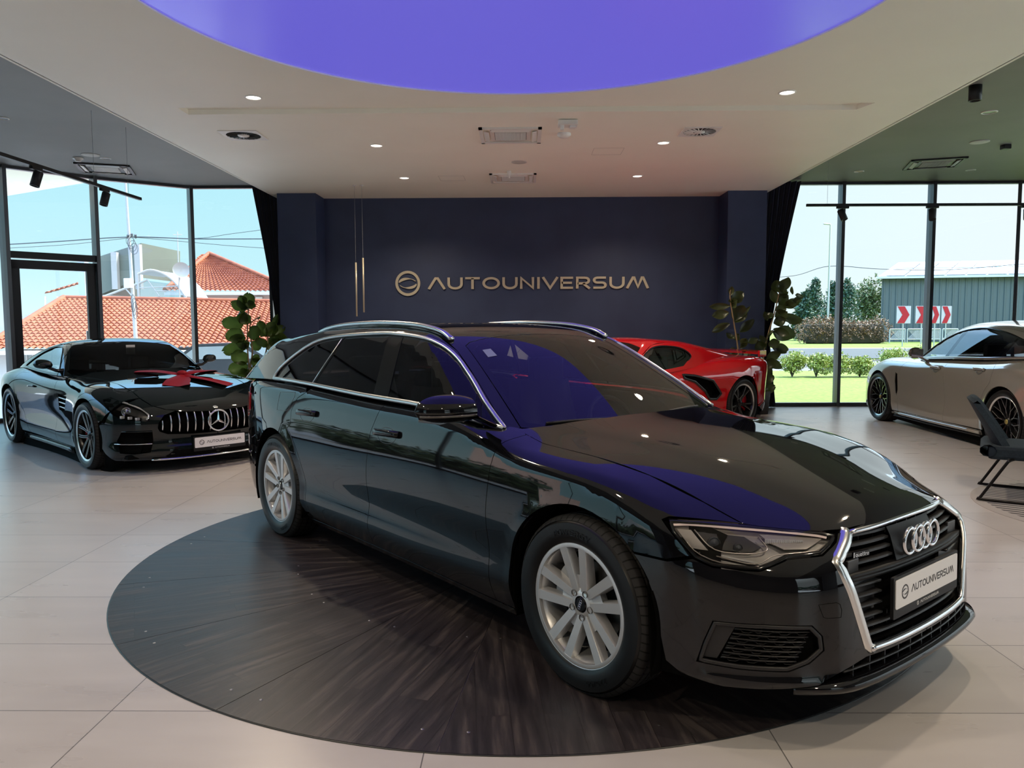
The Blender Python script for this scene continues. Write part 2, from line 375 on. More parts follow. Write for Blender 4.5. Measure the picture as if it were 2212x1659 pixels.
def panel(mb, B, dom, outline, holes=(), h=.03, off=0, lip=.012, gap=.002, bh=.018, spec=True, sides=1, lipout=False, flip=False):
    """outline / holes: lists of (view,a,b) specs, or domain points when spec=False. sides=2 adds the mirror image"""
    def toU(q): return [tuple(r) for r in B.inv(dom, B.at(q))] if spec else [tuple(r) for r in q]
    o = resamp(toU(outline), bh)
    if gap: o = inset(o, gap)
    hs = []
    for q in holes:
        r = resamp(toU(q), bh); hs.append(inset(r, -gap) if gap else r)
    O = np.array(o); lo, hi = O.min(0), O.max(0)
    gx, gy = np.meshgrid(np.arange(lo[0]+h*.5, hi[0], h), np.arange(lo[1]+h*.5, hi[1], h)); Gd = np.stack([gx.ravel(), gy.ravel()], 1)
    if len(Gd):
        k = pip(o, Gd) & (segdist(Gd, o) > h*.45)
        for q in hs: k &= ~pip(q, Gd) & (segdist(Gd, q) > h*.45)
        Gd = Gd[k]
    pts = [Vector(p) for p in o]; loops = [list(range(len(o)))]
    for q in hs: loops.append(list(range(len(pts), len(pts)+len(q)))); pts += [Vector(p) for p in q]
    edges = [(l[i], l[(i+1) % len(l)]) for l in loops for i in range(len(l))]
    pts += [Vector(p) for p in Gd]
    r = delaunay_2d_cdt(pts, edges, [], 0, 1e-6); V = np.array([tuple(p) for p in r[0]]); Fc = np.array([t for t in r[2] if len(t) == 3])
    c = V[Fc].mean(1); k = pip(o, c)
    for q in hs: k &= ~pip(q, c)
    Fc = Fc[k]; P = B.fwd(dom, V); Nn = B.grad(P)
    fn = np.cross(P[Fc[:, 1]]-P[Fc[:, 0]], P[Fc[:, 2]]-P[Fc[:, 0]]); s = np.sum(fn*Nn[Fc].mean(1), 1)
    Fc[s < 0] = Fc[s < 0][:, ::-1]
    Po = P+Nn*off
    from collections import Counter
    ed = Counter(); dirs = {}
    for t in Fc:
        for a, b in ((t[0], t[1]), (t[1], t[2]), (t[2], t[0])): ed[frozenset((a, b))] += 1; dirs[frozenset((a, b))] = (a, b)
    be = [dirs[e] for e, n in ed.items() if n == 1 and len(e) == 2]
    for sd in range(sides):
        m = np.array([1, -1 if sd else 1, 1]); FF = Fc[:, ::-1] if sd else Fc
        mb.add(Po*m, [tuple(int(i) for i in t) for t in FF], True, Nn*m)
        if lip:
            ids = sorted({i for e in be for i in e}); ix = {i: j for j, i in enumerate(ids)}; n = len(ids)
            vs = np.concatenate([Po[ids], Po[ids]-Nn[ids]*.0015, Po[ids]-Nn[ids]*lip])*m
            fs = []
            for a, b in be:
                a, b = ix[a], ix[b]; q = (b, a, n+a, n+b), (n+b, n+a, 2*n+a, 2*n+b)
                fs += [tuple(reversed(w)) for w in q] if sd else list(q)
            nv = len(vs); cv = np.zeros((nv, 3))
            # outward-in-surface normals for the folded edge
            for a, b in be:
                t = Po[b]-Po[a]; w = np.cross(t, Nn[a]); w /= max(np.linalg.norm(w), 1e-9)
                for i in (a, b):
                    for q in (ix[i], n+ix[i], 2*n+ix[i]): cv[q] += w*m
            cv[:n] += Nn[ids]*m*1.2
            cv /= np.maximum(np.linalg.norm(cv, axis=1), 1e-9)[:, None]
            mb.add(vs, fs, True, cv)
    return mb
def on_curve(B, spec, n=6, closed=False, smooth=True):
    q = spec
    if smooth: q = crvspec(spec, n, closed)
    P = B.at(q); return P, B.grad(P)
def crvspec(spec, n=6, closed=False):
    # smooth each run in its own view coordinates by going through 3D later; all points must share one view
    v = spec[0][0]; assert all(q[0] == v for q in spec)
    return [(v, *p) for p in crv([q[1:] for q in spec], n, closed)]
def sweep(mb, P, Nn, prof, closed=False, sides=1, cap=True):
    """sweep a profile [(across, out)] along P with surface normals Nn"""
    P = np.asarray(P); Nn = np.asarray(Nn); n = len(P); m = len(prof)
    T = np.roll(P, -1, 0)-np.roll(P, 1, 0)
    if not closed: T[0] = P[1]-P[0]; T[-1] = P[-1]-P[-2]
    T /= np.maximum(np.linalg.norm(T, axis=1), 1e-9)[:, None]; A = np.cross(Nn, T); A /= np.maximum(np.linalg.norm(A, axis=1), 1e-9)[:, None]
    V = np.array([P[i]+A[i]*a+Nn[i]*o for i in range(n) for a, o in prof])
    fs = [(i*m+k, ((i+1) % n)*m+k, ((i+1) % n)*m+(k+1) % m, i*m+(k+1) % m) for i in range(n if closed else n-1) for k in range(m)]
    if cap and not closed: fs += [tuple(range(m)), tuple(range((n-1)*m+m-1, (n-1)*m-1, -1))]
    for sd in range(sides):
        q = np.array([1, -1 if sd else 1, 1]); mb.add(V*q, [tuple(reversed(f)) for f in fs] if sd else fs, True)
    return mb
def rprof(w, h, b=.3, base=0):   # rounded bar profile, width w, height h above the surface
    return [(w/2, base), (w/2, h*(1-b)), (w/2*(1-b), h), (0, h*1.08), (-w/2*(1-b), h), (-w/2, h*(1-b)), (-w/2, base)]
def torus_mb(mb, c, Rr, r, ax='x', n=48, m=12, sy=1.0):
    G = []
    for i in range(n+1):
        a = 2*pi*i/n; row = []
        for k in range(m+1):
            b = 2*pi*k/m; q = Rr+r*cos(b); o = r*sin(b)*sy
            p = {'x': (o, q*cos(a), q*sin(a)), 'y': (q*cos(a), o, q*sin(a)), 'z': (q*cos(a), q*sin(a), o)}[ax]
            row.append((c[0]+p[0], c[1]+p[1], c[2]+p[2]))
        G.append(row)
    return mb.grid(G)
# --- wheels ---
def tyre_mb(mb, r, rr, w, n=72):
    """axis along local y, outer face at y=-w/2"""
    h = w/2; q = [(rr-.006, -h*.80), (rr+.004, -h*.88), (rr+.02, -h*.97), (rr+(r-rr)*.45, -h*1.0), (rr+(r-rr)*.75, -h*.97), (r-.022, -h*.90), (r-.008, -h*.80)]
    tread = []
    for k in range(4):
        c = h*(-.5+k/3.0*1.0); tread += [(r, c-.007), (r-.008, c-.004), (r-.008, c+.004), (r, c+.007)]
    prof = q+[(r-.001, -h*.68)]+tread+[(r-.001, h*.68)]+[(a, -b) for a, b in reversed(q)]
    return mb.lathe(prof, n, Mx(rx=pi/2, sc=(1, 1, -1)))
def tread_mat():
    if 'tyre_tread' in MATS: return MATS['tyre_tread']
    m = mat('tyre_tread', (.012, .012, .012), .75, spec=.3); t = m.node_tree; L = t.links; tc = N(t, 'ShaderNodeTexCoord'); sx = N(t, 'ShaderNodeSeparateXYZ'); L.new(tc.outputs['Object'], sx.inputs[0])
    def M2(op, a, b=None):
        n = N(t, 'ShaderNodeMath', operation=op)
        for i, v in enumerate((a, b)):
            if v is None: continue
            if isinstance(v, (int, float)): n.inputs[i].default_value = v
            else: L.new(v, n.inputs[i])
        return n.outputs[0]
    a = M2('MULTIPLY', M2('ARCTAN2', sx.outputs[2], sx.outputs[0]), 64/(2*pi)); f = M2('FRACT', M2('ADD', a, M2('MULTIPLY', sx.outputs[1], 7.0))); g = M2('LESS_THAN', f, .16)
    mx = N(t, 'ShaderNodeMix', data_type='RGBA'); L.new(g, mx.inputs[0]); mx.inputs[6].default_value = (.022, .021, .021, 1); mx.inputs[7].default_value = (.002, .002, .002, 1); L.new(mx.outputs[2], bsdf(m).inputs['Base Color'])  # tread colour lifted above the sidewall rubber so it looks lit
    bp = N(t, 'ShaderNodeBump'); bp.inputs['Distance'].default_value = .006; bp.inputs['Strength'].default_value = 1; L.new(M2('SUBTRACT', 1.0, g), bp.inputs['Height']); L.new(bp.outputs[0], bsdf(m).inputs['Normal'])
    return m
def tread_mb(mb, r, w, n=72):
    h = w/2; tread = []
    for k in range(4):
        c = h*(-.5+k/3.0*1.0); tread += [(r+.0005, c-.007), (r-.008, c-.004), (r-.008, c+.004), (r+.0005, c+.007)]
    return mb.lathe([(r-.020, -h*.90), (r-.006, -h*.805), (r+.0005, -h*.68)]+tread+[(r+.0005, h*.68), (r-.006, h*.80)], n, Mx(rx=pi/2, sc=(1, 1, -1)))
def blade(mb, p0, p1, w0, w1, y0, y1, d0, d1, ch=.35, nseg=5, bow=0):
    """spoke from radial points p0 to p1 in wheel plane (x,z); face at depth y, side depth d; chamfered"""
    p0, p1 = np.array(p0), np.array(p1); t = p1-p0; L = np.hypot(*t); t /= L; nn = np.array([-t[1], t[0]]); G = []
    for i in range(nseg+1):
        s = i/nseg; c = p0+(p1-p0)*s+nn*bow*sin(pi*s); w = w0+(w1-w0)*s; y = y0+(y1-y0)*s-.006*sin(pi*s)*0; d = d0+(d1-d0)*s
        row = [(-w/2*1.25, y+d), (-w/2*1.05, y+.004), (-w/2*(1-ch*.25), y), (w/2*(1-ch*.25), y), (w/2*1.05, y+.004), (w/2*1.25, y+d)]
        G.append([(c[0]+nn[0]*a, b, c[1]+nn[1]*a) for a, b in row])
    a, b = len(G), 6
    vs = [p for r_ in G for p in r_]; fs = [(i*b+j, (i+1)*b+j, (i+1)*b+j+1, i*b+j+1) for i in range(a-1) for j in range(b-1)]
    return mb.add(vs, fs, False)
def pol(r, a): return (r*cos(a), r*sin(a))
def rim_common(mb, rr, w):
    h = w/2; M = Mx(rx=pi/2, sc=(1, 1, -1))   # local z -> -y ... profile height = y
    mb.lathe([(rr-.004, -h*.86), (rr+.004, -h*.90), (rr+.008, -h*.885), (rr+.006, -h*.84)], 72, M)
    mb.lathe([(rr-.004, -h*.86), (rr-.010, -h*.80), (rr-.022, -h*.62), (rr-.03, -h*.2), (rr-.035, h*.5), (rr-.01, h*.85)], 72, M)
    return mb
# ---------------- room ----------------
def unproj(px, py, Y=None, Z=None):
    d = _fw*F_PX + _r2*(px-1106) + _u2*(829.5-py); o = Vector((0, 0, CAM_H))
    t = (Y-o.y)/d.y if Y is not None else (Z-o.z)/d.z
    return o+d*t
def struct(mb, name, m, parent=None, **k):
    o = mb.build(name, m, parent, **k)
    if not parent: o['kind'] = 'structure'
    return o
# floor tiles: procedural joints on the 0.604 x 1.208 grid
def tile_mat():
    m = mat('floor_tiles', (.42, .385, .365), .3, spec=.5); t = m.node_tree; b = bsdf(m); L = t.links
    tc = N(t, 'ShaderNodeTexCoord'); sx = N(t, 'ShaderNodeSeparateXYZ'); L.new(tc.outputs['Object'], sx.inputs[0])
    def M2(op, a, bb=None, c=None):
        n = N(t, 'ShaderNodeMath', operation=op)
        for i, v in enumerate((a, bb, c)):
            if v is None: continue
            if isinstance(v, (int, float)): n.inputs[i].default_value = v
            else: L.new(v, n.inputs[i])
        return n.outputs[0]
    def joint(co, off, sp, w):
        f = M2('FRACT', M2('DIVIDE', M2('SUBTRACT', co, off), sp)); d = M2('MULTIPLY', M2('MINIMUM', f, M2('SUBTRACT', 1.0, f)), sp)
        return M2('LESS_THAN', d, w), M2('FLOOR', M2('DIVIDE', M2('SUBTRACT', co, off), sp))
    jx, ix = joint(sx.outputs[0], -1.5424, 1.208, .0022); jy, iy = joint(sx.outputs[1], 2.7685, .604, .0022)
    j = M2('MAXIMUM', jx, jy)
    wn = N(t, 'ShaderNodeTexWhiteNoise', noise_dimensions='2D'); cb = N(t, 'ShaderNodeCombineXYZ'); L.new(ix, cb.inputs[0]); L.new(iy, cb.inputs[1]); L.new(cb.outputs[0], wn.inputs['Vector'])
    nz = N(t, 'ShaderNodeTexNoise'); nz.inputs['Scale'].default_value = 2.2; nz.inputs['Detail'].default_value = 3; mp = N(t, 'ShaderNodeMapping'); mp.inputs['Scale'].default_value = (.7, 3, 1)
    ad = N(t, 'ShaderNodeVectorMath', operation='ADD'); L.new(tc.outputs['Object'], mp.inputs[0]); L.new(mp.outputs[0], ad.inputs[0]); L.new(wn.outputs['Color'], ad.inputs[1]); L.new(ad.outputs[0], nz.inputs[0])
    cr = N(t, 'ShaderNodeValToRGB'); cr.color_ramp.elements[0].position = .25; cr.color_ramp.elements[1].position = .78
    cr.color_ramp.elements[0].color = (.44, .405, .39, 1); cr.color_ramp.elements[1].color = (.50, .465, .45, 1); L.new(nz.outputs[0], cr.inputs[0])
    hv = N(t, 'ShaderNodeHueSaturation'); L.new(cr.outputs[0], hv.inputs['Color']); L.new(M2('ADD', M2('MULTIPLY', wn.outputs['Value'], .10), .95), hv.inputs['Value'])
    mx = N(t, 'ShaderNodeMix', data_type='RGBA'); L.new(j, mx.inputs[0]); L.new(hv.outputs[0], mx.inputs[6]); mx.inputs[7].default_value = (.14, .13, .13, 1)
    L.new(mx.outputs[2], b.inputs['Base Color']); L.new(M2('ADD', M2('MULTIPLY', nz.outputs[0], .10), .24), b.inputs['Roughness'])
    bp = N(t, 'ShaderNodeBump'); bp.inputs['Strength'].default_value = .3; bp.inputs['Distance'].default_value = .002; L.new(M2('SUBTRACT', 1.0, j), bp.inputs['Height']); L.new(bp.outputs[0], b.inputs['Normal'])
    return m
FL = [(-4.3, 13.36), (-5.68, 13.36), (-6.84, 12.45), (-7.68, 11.5), (-8.5, 10.2), (-9.1, 8.4), (-9.4, 6.2), (-9.4, 3.0), (-9.4, 0), (-9.4, -3.2)]
FR = [(3.9, 13.36), (5.43, 13.36), (6.95, 13.36), (8.42, 13.36), (9.6, 12.6), (10.4, 11.4), (10.8, 9.6), (10.8, 7.0), (10.8, 4.0), (10.8, 0), (10.8, -3.2)]
HW, HG = 3.53, 3.80
poly = FL[::-1]+[(3.9, 13.36)]+FR[1:]
poly = [(x*1.003, y+.02*(1 if y > 0 else -1)) for x, y in poly]
# floor with the round opening of the turntable left to the disc on top
struct(MB().prism(poly, -.12, 0), 'floor', tile_mat())
# turntable: sixteen plank-covered sectors
TC = (-.018, 4.7815); TR = 2.308
def plank_mat():
    m = mat('dark_wood_planks', (.05, .04, .04), .38); t = m.node_tree; L = t.links; b = bsdf(m)
    uv = N(t, 'ShaderNodeUVMap'); uv.uv_map = 'UVMap'
    br = N(t, 'ShaderNodeTexBrick'); br.offset = .37; br.inputs['Scale'].default_value = 1; br.inputs['Mortar Size'].default_value = .0012; br.inputs['Mortar Smooth'].default_value = 0
    br.inputs['Brick Width'].default_value = 1.25; br.inputs['Row Height'].default_value = .125; br.inputs['Bias'].default_value = 0
    br.inputs['Color1'].default_value = (0, 0, 0, 1); br.inputs['Color2'].default_value = (1, 1, 1, 1); br.inputs['Mortar'].default_value = (.5, .5, .5, 1)
    L.new(uv.outputs[0], br.inputs[0])
    mp = N(t, 'ShaderNodeMapping'); mp.inputs['Scale'].default_value = (1.6, 16, 1); L.new(uv.outputs[0], mp.inputs[0])
    ad = N(t, 'ShaderNodeVectorMath', operation='MULTIPLY_ADD'); L.new(br.outputs[0], ad.inputs[0]); ad.inputs[1].default_value = (7, 7, 7); L.new(mp.outputs[0], ad.inputs[2])
    nz = N(t, 'ShaderNodeTexNoise'); nz.inputs['Scale'].default_value = 1.4; nz.inputs['Detail'].default_value = 9; nz.inputs['Roughness'].default_value = .62; L.new(ad.outputs[0], nz.inputs[0])
    cr = N(t, 'ShaderNodeValToRGB'); e = cr.color_ramp.elements; e[0].position = .34; e[0].color = (.016, .013, .015, 1); e[1].position = .72; e[1].color = (.085, .068, .062, 1)
    q = e.new(.52); q.color = (.032, .026, .028, 1); L.new(nz.outputs[0], cr.inputs[0])
    mx = N(t, 'ShaderNodeMix', data_type='RGBA'); L.new(br.outputs['Fac'], mx.inputs[0]); L.new(cr.outputs[0], mx.inputs[6]); mx.inputs[7].default_value = (.012, .009, .009, 1); L.new(mx.outputs[2], b.inputs['Base Color'])
    mr = N(t, 'ShaderNodeMapRange'); L.new(nz.outputs[0], mr.inputs[0]); mr.inputs[3].default_value = .28; mr.inputs[4].default_value = .44; L.new(mr.outputs[0], b.inputs['Roughness'])
    bp = N(t, 'ShaderNodeBump'); bp.inputs['Strength'].default_value = .5; bp.inputs['Distance'].default_value = .003; L.new(nz.outputs[0], bp.inputs['Height']); L.new(bp.outputs[0], b.inputs['Normal'])
    return m
tt = empty('turntable', (*TC, 0), 0, 'round dark wooden turntable set flush in the tiles under the black estate car', 'platform')
pm = plank_mat()
MB().lathe([(TR+.006, .0005), (TR+.006, .003), (TR-.004, .003)], 160).build('edge_ring', mat('turntable_edge', (.02, .02, .02), .4), tt)
for k in range(16):
    a0, a1 = R(-96.8+22.5*k), R(-96.8+22.5*(k+1)); am = (a0+a1)/2; g = .0016
    pts = [(TR*cos(a0+(a1-a0)*i/14), TR*sin(a0+(a1-a0)*i/14)) for i in range(15)]
    def cut(P, a, s): nx, ny = -sin(a)*s, cos(a)*s; return [(x+nx*g, y+ny*g) for x, y in P]
    pts[0] = cut([pts[0]], a0, 1)[0]; pts[-1] = cut([pts[-1]], a1, -1)[0]
    c0 = (cos(am)*g*5, sin(am)*g*5)
    ring = [c0]+pts; n = len(ring)
    me = bpy.data.meshes.new('deck_sector'); vs = [(x, y, .0045) for x, y in ring]+[(x, y, .0002) for x, y in ring]
    me.from_pydata(vs, [], [tuple(range(n))]+[(i, n+i, n+(i+1) % n, (i+1) % n) for i in range(n)]); me.update()
    uvl = me.uv_layers.new(name='UVMap')
    for l in me.loops:
        x, y, _ = me.vertices[l.vertex_index].co; uvl.data[l.index].uv = (x*cos(am)+y*sin(am)+k*1.37, -x*sin(am)+y*cos(am)+k*.061+.0625)
    me.materials.append(pm); o = bpy.data.objects.new('deck_sector', me); COL.objects.link(o); o.parent = tt
mb = MB()
for k in range(16):
    for a_, r_ in ((2.2, 2.17), (-2.2, 2.17), (3.3, 1.35), (-3.3, 1.35)):
        a = R(-96.8+22.5*k+a_); mb.lathe([(0, .0052), (.006, .0052), (.007, .0045)], 10, Mx((r_*cos(a), r_*sin(a), 0)))
mb.build('deck_screws', mat('screw_steel', (.35, .34, .33), .4, 1), tt)['kind'] = 'stuff'
# ceilings
white_c = mat('ceiling_paint_white', (.87, .82, .74), .55); grey_c = mat('ceiling_paint_grey', (.20, .195, .185), .6)
noise_col(white_c, (.90, .865, .755), (.92, .885, .775), 1.5); noise_col(grey_c, (.165, .155, .14), (.18, .168, .152), 1.5)
PC = (-.04, 4.79); PR = 2.46
# white dropped ceiling with round opening: 2d triangulated plate
def plate_hole(mb, outer, holes, z0, z1):
    pts = [Vector(p) for p in outer]; edges = [(i, (i+1) % len(outer)) for i in range(len(outer))]
    for h in holes:
        b = len(pts); pts += [Vector(p) for p in h]; edges += [(b+i, b+(i+1) % len(h)) for i in range(len(h))]
    r = delaunay_2d_cdt(pts, edges, [], 0, 1e-6); V = np.array([tuple(p) for p in r[0]]); F_ = [t for t in r[2] if len(t) == 3]; c = np.array([V[list(t)].mean(0) for t in F_])
    k = pip(outer, c)
    for h in holes: k &= ~pip(h, c)
    F_ = [t for t, q in zip(F_, k) if q]
    mb.add([(x, y, z0) for x, y in V], [tuple(reversed(t)) for t in F_], False); mb.add([(x, y, z1) for x, y in V], F_, False)
    for lp in [outer]+list(holes):
        n = len(lp); mb.add([(x, y, z0) for x, y in lp]+[(x, y, z1) for x, y in lp], [(i, (i+1) % n, n+(i+1) % n, n+i) for i in range(n)], False)
    return mb
XL, XR = -4.03, 3.93
circ = [(PC[0]+PR*cos(2*pi*k/128), PC[1]+PR*sin(2*pi*k/128)) for k in range(128)]
slot = [(-3.32, 7.60), (3.38, 7.60), (3.30, 7.84), (-3.32, 7.84)]
struct(plate_hole(MB(), [(XL, -3.2), (XR, -3.2), (XR, 13.1), (XL, 13.1)], [circ, slot], HW, HW+.10), 'ceiling', white_c)
struct(MB().box(((XL+XR)/2, 7.72, HW+.055), (7.0, .30, .01)), 'trim_3', white_c)
struct(MB().prism([(x*1.01, y+.1) for x, y in poly], HG, HG+.15), 'ceiling.001', grey_c)
struct(MB().box((XL-.01, 4.95, (HW+HG)/2), (.04, 16.3, HG-HW)).box((XR+.01, 4.95, (HW+HG)/2), (.04, 16.3, HG-HW)), 'trim_1', white_c)
# glowing stretch ceiling in the opening
lm = mat('violet_light_panel', (.1, .09, .4), .25, emit=(.115, .100, .56), es=.42, spec=.3)
lp = MB().prism(circ, HW+.012, HW+.03).build('round_light_panel', lm); tag(lp, 'huge round violet glowing light panel in the white ceiling above the black estate car', 'ceiling light')
# back wall with columns
navy = mat('navy_wall_paint', (.030, .042, .095), .45); noise_col(navy, (.025, .036, .085), (.031, .045, .102), 2)
struct(MB().box((-.0, 13.18, HG/2), (8.0, .3, HG)), 'wall_back', navy)
struct(MB().box((-3.60, 12.78, HW/2), (.62, .60, HW), bev=.004), 'wall_column_left', navy)
struct(MB().box((3.585, 12.78, HW/2), (.62, .60, HW), bev=.004), 'wall_column_right', navy)
# facade
alu = mat('anthracite_aluminium', (.085, .09, .10), .32, .5); gl = glass('facade_glass', (.93, .97, .97), 1.5)
ww = [0]
def bay(p0, p1, z0=0, z1=HG, door=False, mull=True):
    ww[0] += 1; p0 = Vector((*p0, 0)); p1 = Vector((*p1, 0)); d = p1-p0; L = d.length; M = Matrix.Translation(p0) @ Matrix.Rotation(atan2(d.y, d.x), 4, 'Z')
    mb = MB(); mb.box((L/2, 0, (z0+z1)/2), (L-.05, .012, z1-z0-.04)); mb.xf(M); g = struct(mb, 'window_%d' % ww[0], gl)
    mb = MB(); mb.box((0, 0, (z0+z1)/2), (.055, .20, z1-z0), bev=.003); mb.box((L/2, 0, z0+.03), (L, .09, .06)); mb.box((L/2, 0, z1-.02), (L, .09, .04)); mb.xf(M)
    mb.build('window_frame', alu, g)
    if door:
        mb = MB()
        for z in (2.50,): mb.box((L/2, 0, z), (L, .12, .10))
        mb.box((L/2, 0, 2.36), (L-.06, .07, .13)); mb.box((L/2, 0, .10), (L-.06, .07, .20)); mb.box((.10, 0, 1.2), (.13, .07, 2.4)); mb.box((L-.10, 0, 1.2), (.13, .07, 2.4))
        mb.xf(M); mb.build('door_frame', mat('door_aluminium', (.02, .021, .023), .4, .3), g)
        mb = MB(); mb.box((.16, -.08, 1.1), (.03, .03, .5), bev=.01); mb.xf(M); mb.build('door_handle', CM['satin'], g)
    return g
for i in range(len(FL)-1): bay(FL[i], FL[i+1], door=(i == 2))
for i in range(len(FR)-1): bay(FR[i], FR[i+1])
for a, b_ in ((-6.6, -3.6), (3.6, 6.6)): bay((a, -3.2), (b_, -3.2), .0, 3.1)
for n_, x0_, x1_ in ((1, -9.4, -6.6), (2, -3.6, 3.6), (3, 6.6, 10.8)): struct(MB().box(((x0_+x1_)/2, -3.25, 1.55), (x1_-x0_, .3, 3.1)), 'wall_rear_%d' % n_, mat('wall_paint_dark', (.08, .08, .09), .5))
struct(MB().box((.7, -3.25, 3.46), (20.2, .3, .72)), 'wall_front', mat('wall_paint_light', (.10, .10, .11), .6))
# curtains tied back beside the columns
def curtain(name, top0, top1, mid, zt, side, label):
    cm = mat('navy_velvet', (.010, .013, .034), .75, spec=.2); b_ = bsdf(cm); b_.inputs['Sheen Weight'].default_value = .3
    G_ = []; n = 90
    for z in np.linspace(.02, HG-.02, 40):
        t = (z-1.15)/(HG-1.15)
        if t > 0: w = mid+(1-mid)*(t**1.15)
        else: w = mid+.30*(1-mid)*min(1, -t*2.2)
        row = []
        for k in range(n+1):
            u = k/n; x = top0+(top1-top0)*w*u
            row.append((x, 13.12+.055*sin(u*pi*15+.6*sin(z*1.3+u*3))*(.45+.55*w)+.02*sin(z*2+u*9), z))
        G_.append(row)
    o = MB().grid(G_).build('curtain', cm); tag(o, label, 'curtain', 'curtains'); return o
curtain('curtain', -3.93, -4.52, .38, 3.8, -1, 'dark navy velvet curtain gathered left of the wall, behind the fiddle leaf plant')
curtain('curtain', 3.93, 4.64, .36, 3.8, 1, 'dark navy velvet curtain gathered right of the wall, behind the rubber plant')
# sign on the wall
gold = mat('gold_lettering', (.55, .47, .34), .35, .35)
sg = empty('wall_sign', (0, 13.03, 2.12), 0, 'pale gold dealer name in raised letters with a round emblem on the navy wall', 'sign')
Mw = Matrix(((1, 0, 0, 0), (0, 0, -1, 0), (0, 1, 0, 0), (0, 0, 0, 1)))
mb = MB(); logo_mb(mb, .209, .03, Mw @ Mx((-1.910, 0, 0)), .043); mb.build('emblem', gold, sg)
hh = .193; L_ = text_len('AUTOUNIVERSUM', hh, .22, 1); k_ = (2.106+1.560)/L_
xx = -1.560
for ch in 'AUTOUNIVERSUM':
    mb = MB(); text_mb(mb, ch, hh, .036, .03, Mw @ Mx((xx, -.099, 0), sc=(k_, 1, 1))); mb.build('letter', gold, sg); xx += (GL[ch][0]+.22)*hh*k_
# --- ceiling fixtures ---
whitep = mat('white_plastic', (.78, .76, .72), .4); lit = mat('lamp_diffuser', (.9, .88, .8), .4, emit=(1, .92, .78), es=2.4); darkv = mat('vent_dark', (.03, .03, .03), .6)
def spot_light(loc, e, size=1.9, col=(1, .90, .75), aim=None, r=.05):
    d = bpy.data.lights.new('lamp_beam', 'SPOT'); d.energy = e; d.spot_size = size; d.spot_blend = .6; d.color = col; d.shadow_soft_size = r
    o = bpy.data.objects.new('lamp_beam', d); COL.objects.link(o); o.location = loc
    if aim is not None: o.rotation_euler = (Vector(aim)-Vector(loc)).to_track_quat('-Z', 'Y').to_euler()
    return o
def dlight(x, y, z, r, label, on=True, rim=whitep, inner=None):
    e = empty('downlight', (x, y, z), 0, label, 'ceiling light', 'recessed downlights')
    MB().lathe([(r, 0), (r, -.006), (r*.86, -.009), (r*.82, .0)], 32).build('trim_ring', rim, e)
    MB().lathe([(r*.84, -.002), (0, -.002)], 32).build('diffuser', (lit if on else (inner or mat('lamp_off', (.10, .10, .10), .3, .6))), e)
    if on: s = spot_light((x, y, z-.03), 60, 2.5, (1, .84, .62)); s.parent = None
    return e
for (x, y), lb in (((-2.47, 7.27), 'lit round downlight at the left, just behind the violet panel'), ((2.42, 7.24), 'lit round downlight at the right, just behind the violet panel'),
    ((-1.70, 9.22), 'lit round downlight between the swirl vent with black blades and the nearer air conditioner'), ((1.65, 9.18), 'lit round downlight beside the pale swirl vent at the right'),
    ((-1.68, 11.24), 'lit round downlight nearest the navy wall, left of the farther air conditioner'), ((1.65, 11.21), 'lit round downlight nearest the navy wall, right of the farther air conditioner')):
    dlight(x, y, HW, .078, lb)
for x_, y_, lb in ((-2.9, 4.6, 'unseen round downlight added for brightness left of the violet panel'), (2.9, 4.6, 'unseen round downlight added for brightness right of the violet panel'), (-2.5, 2.0, 'unseen round downlight added for brightness above and left of the viewer'), (2.5, 2.0, 'unseen round downlight added for brightness above and right of the viewer'), (-1.7, -.6, 'unseen round downlight added for brightness behind the viewer at the left'), (1.7, -.6, 'unseen round downlight added for brightness behind the viewer at the right')):  # unseen lamps added to lift the interior brightness
    dlight(x_, y_, HW, .078, lb)
dlight(-5.92, 8.94, HG, .07, 'unlit round downlight in the grey ceiling at the left edge of the photo', False)
dlight(-5.90, 11.09, HG, .075, 'unlit ring downlight beside the round speaker in the left grey ceiling', False)
dlight(5.28, 8.99, HG, .085, 'unlit ring downlight nearest the black cylinder lamp in the right grey ceiling', False)
dlight(7.0, 12.34, HG, .075, 'unlit ring downlight right of the air conditioner near the right windows', False)
dlight(5.29, 12.39, HG, .075, 'unlit amber-tinted downlight left of the air conditioner near the right windows', False, inner=mat('amber_cover', (.45, .30, .16), .4))
def cassette(x, y, z, rz, w, label, m=whitep, frame=None):
    e = empty('air_conditioner', (x, y, z), rz, label, 'air conditioner', 'ceiling air conditioners')
    mb = MB(); mb.box((0, 0, -.006), (w*.66, w*.66, .012), bev=.004)
    for sx, sy in ((1, 0), (-1, 0), (0, 1), (0, -1)): mb.box((sx*w*.47, sy*w*.47, -.010), (w*(.06 if sx else 1), w*(.06 if sy else 1), .02))
    mb.build('casing', frame or m, e)
    mb = MB(); 
    for k in range(17): mb.box((0, w*(-.24+.48*k/16), -.017), (w*.5, w*.012, .012))
    for k in range(9): mb.box((w*(-.24+.48*k/8), 0, -.017), (w*.010, w*.5, .010))
    mb.build('grille', m, e); MB().box((0, 0, -.012), (w*.52, w*.52, .004)).build('filter', mat('filter_grey', (.22, .21, .20), .8), e)
    for k in range(4):
        mb = MB(); mb.box((0, w*.385, -.020), (w*.60, w*.075, .010), Matrix.Rotation(.25, 3, 'X'), bev=.003); mb.xf(Matrix.Rotation(k*pi/2, 4, 'Z')); mb.build('flap', m, e)
    return e
cassette(-.12, 8.76, HW, 0, .68, 'white square air conditioner in the ceiling nearer to the violet panel')
cassette(-.12, 11.28, HW, 0, .66, 'white square air conditioner in the ceiling nearer to the navy wall')
blackp = mat('black_metal', (.015, .015, .016), .45, .3)
cassette(-6.28, 11.80, HG, .35, .74, 'air conditioner with dark frame in the grey ceiling at the left', whitep, blackp)
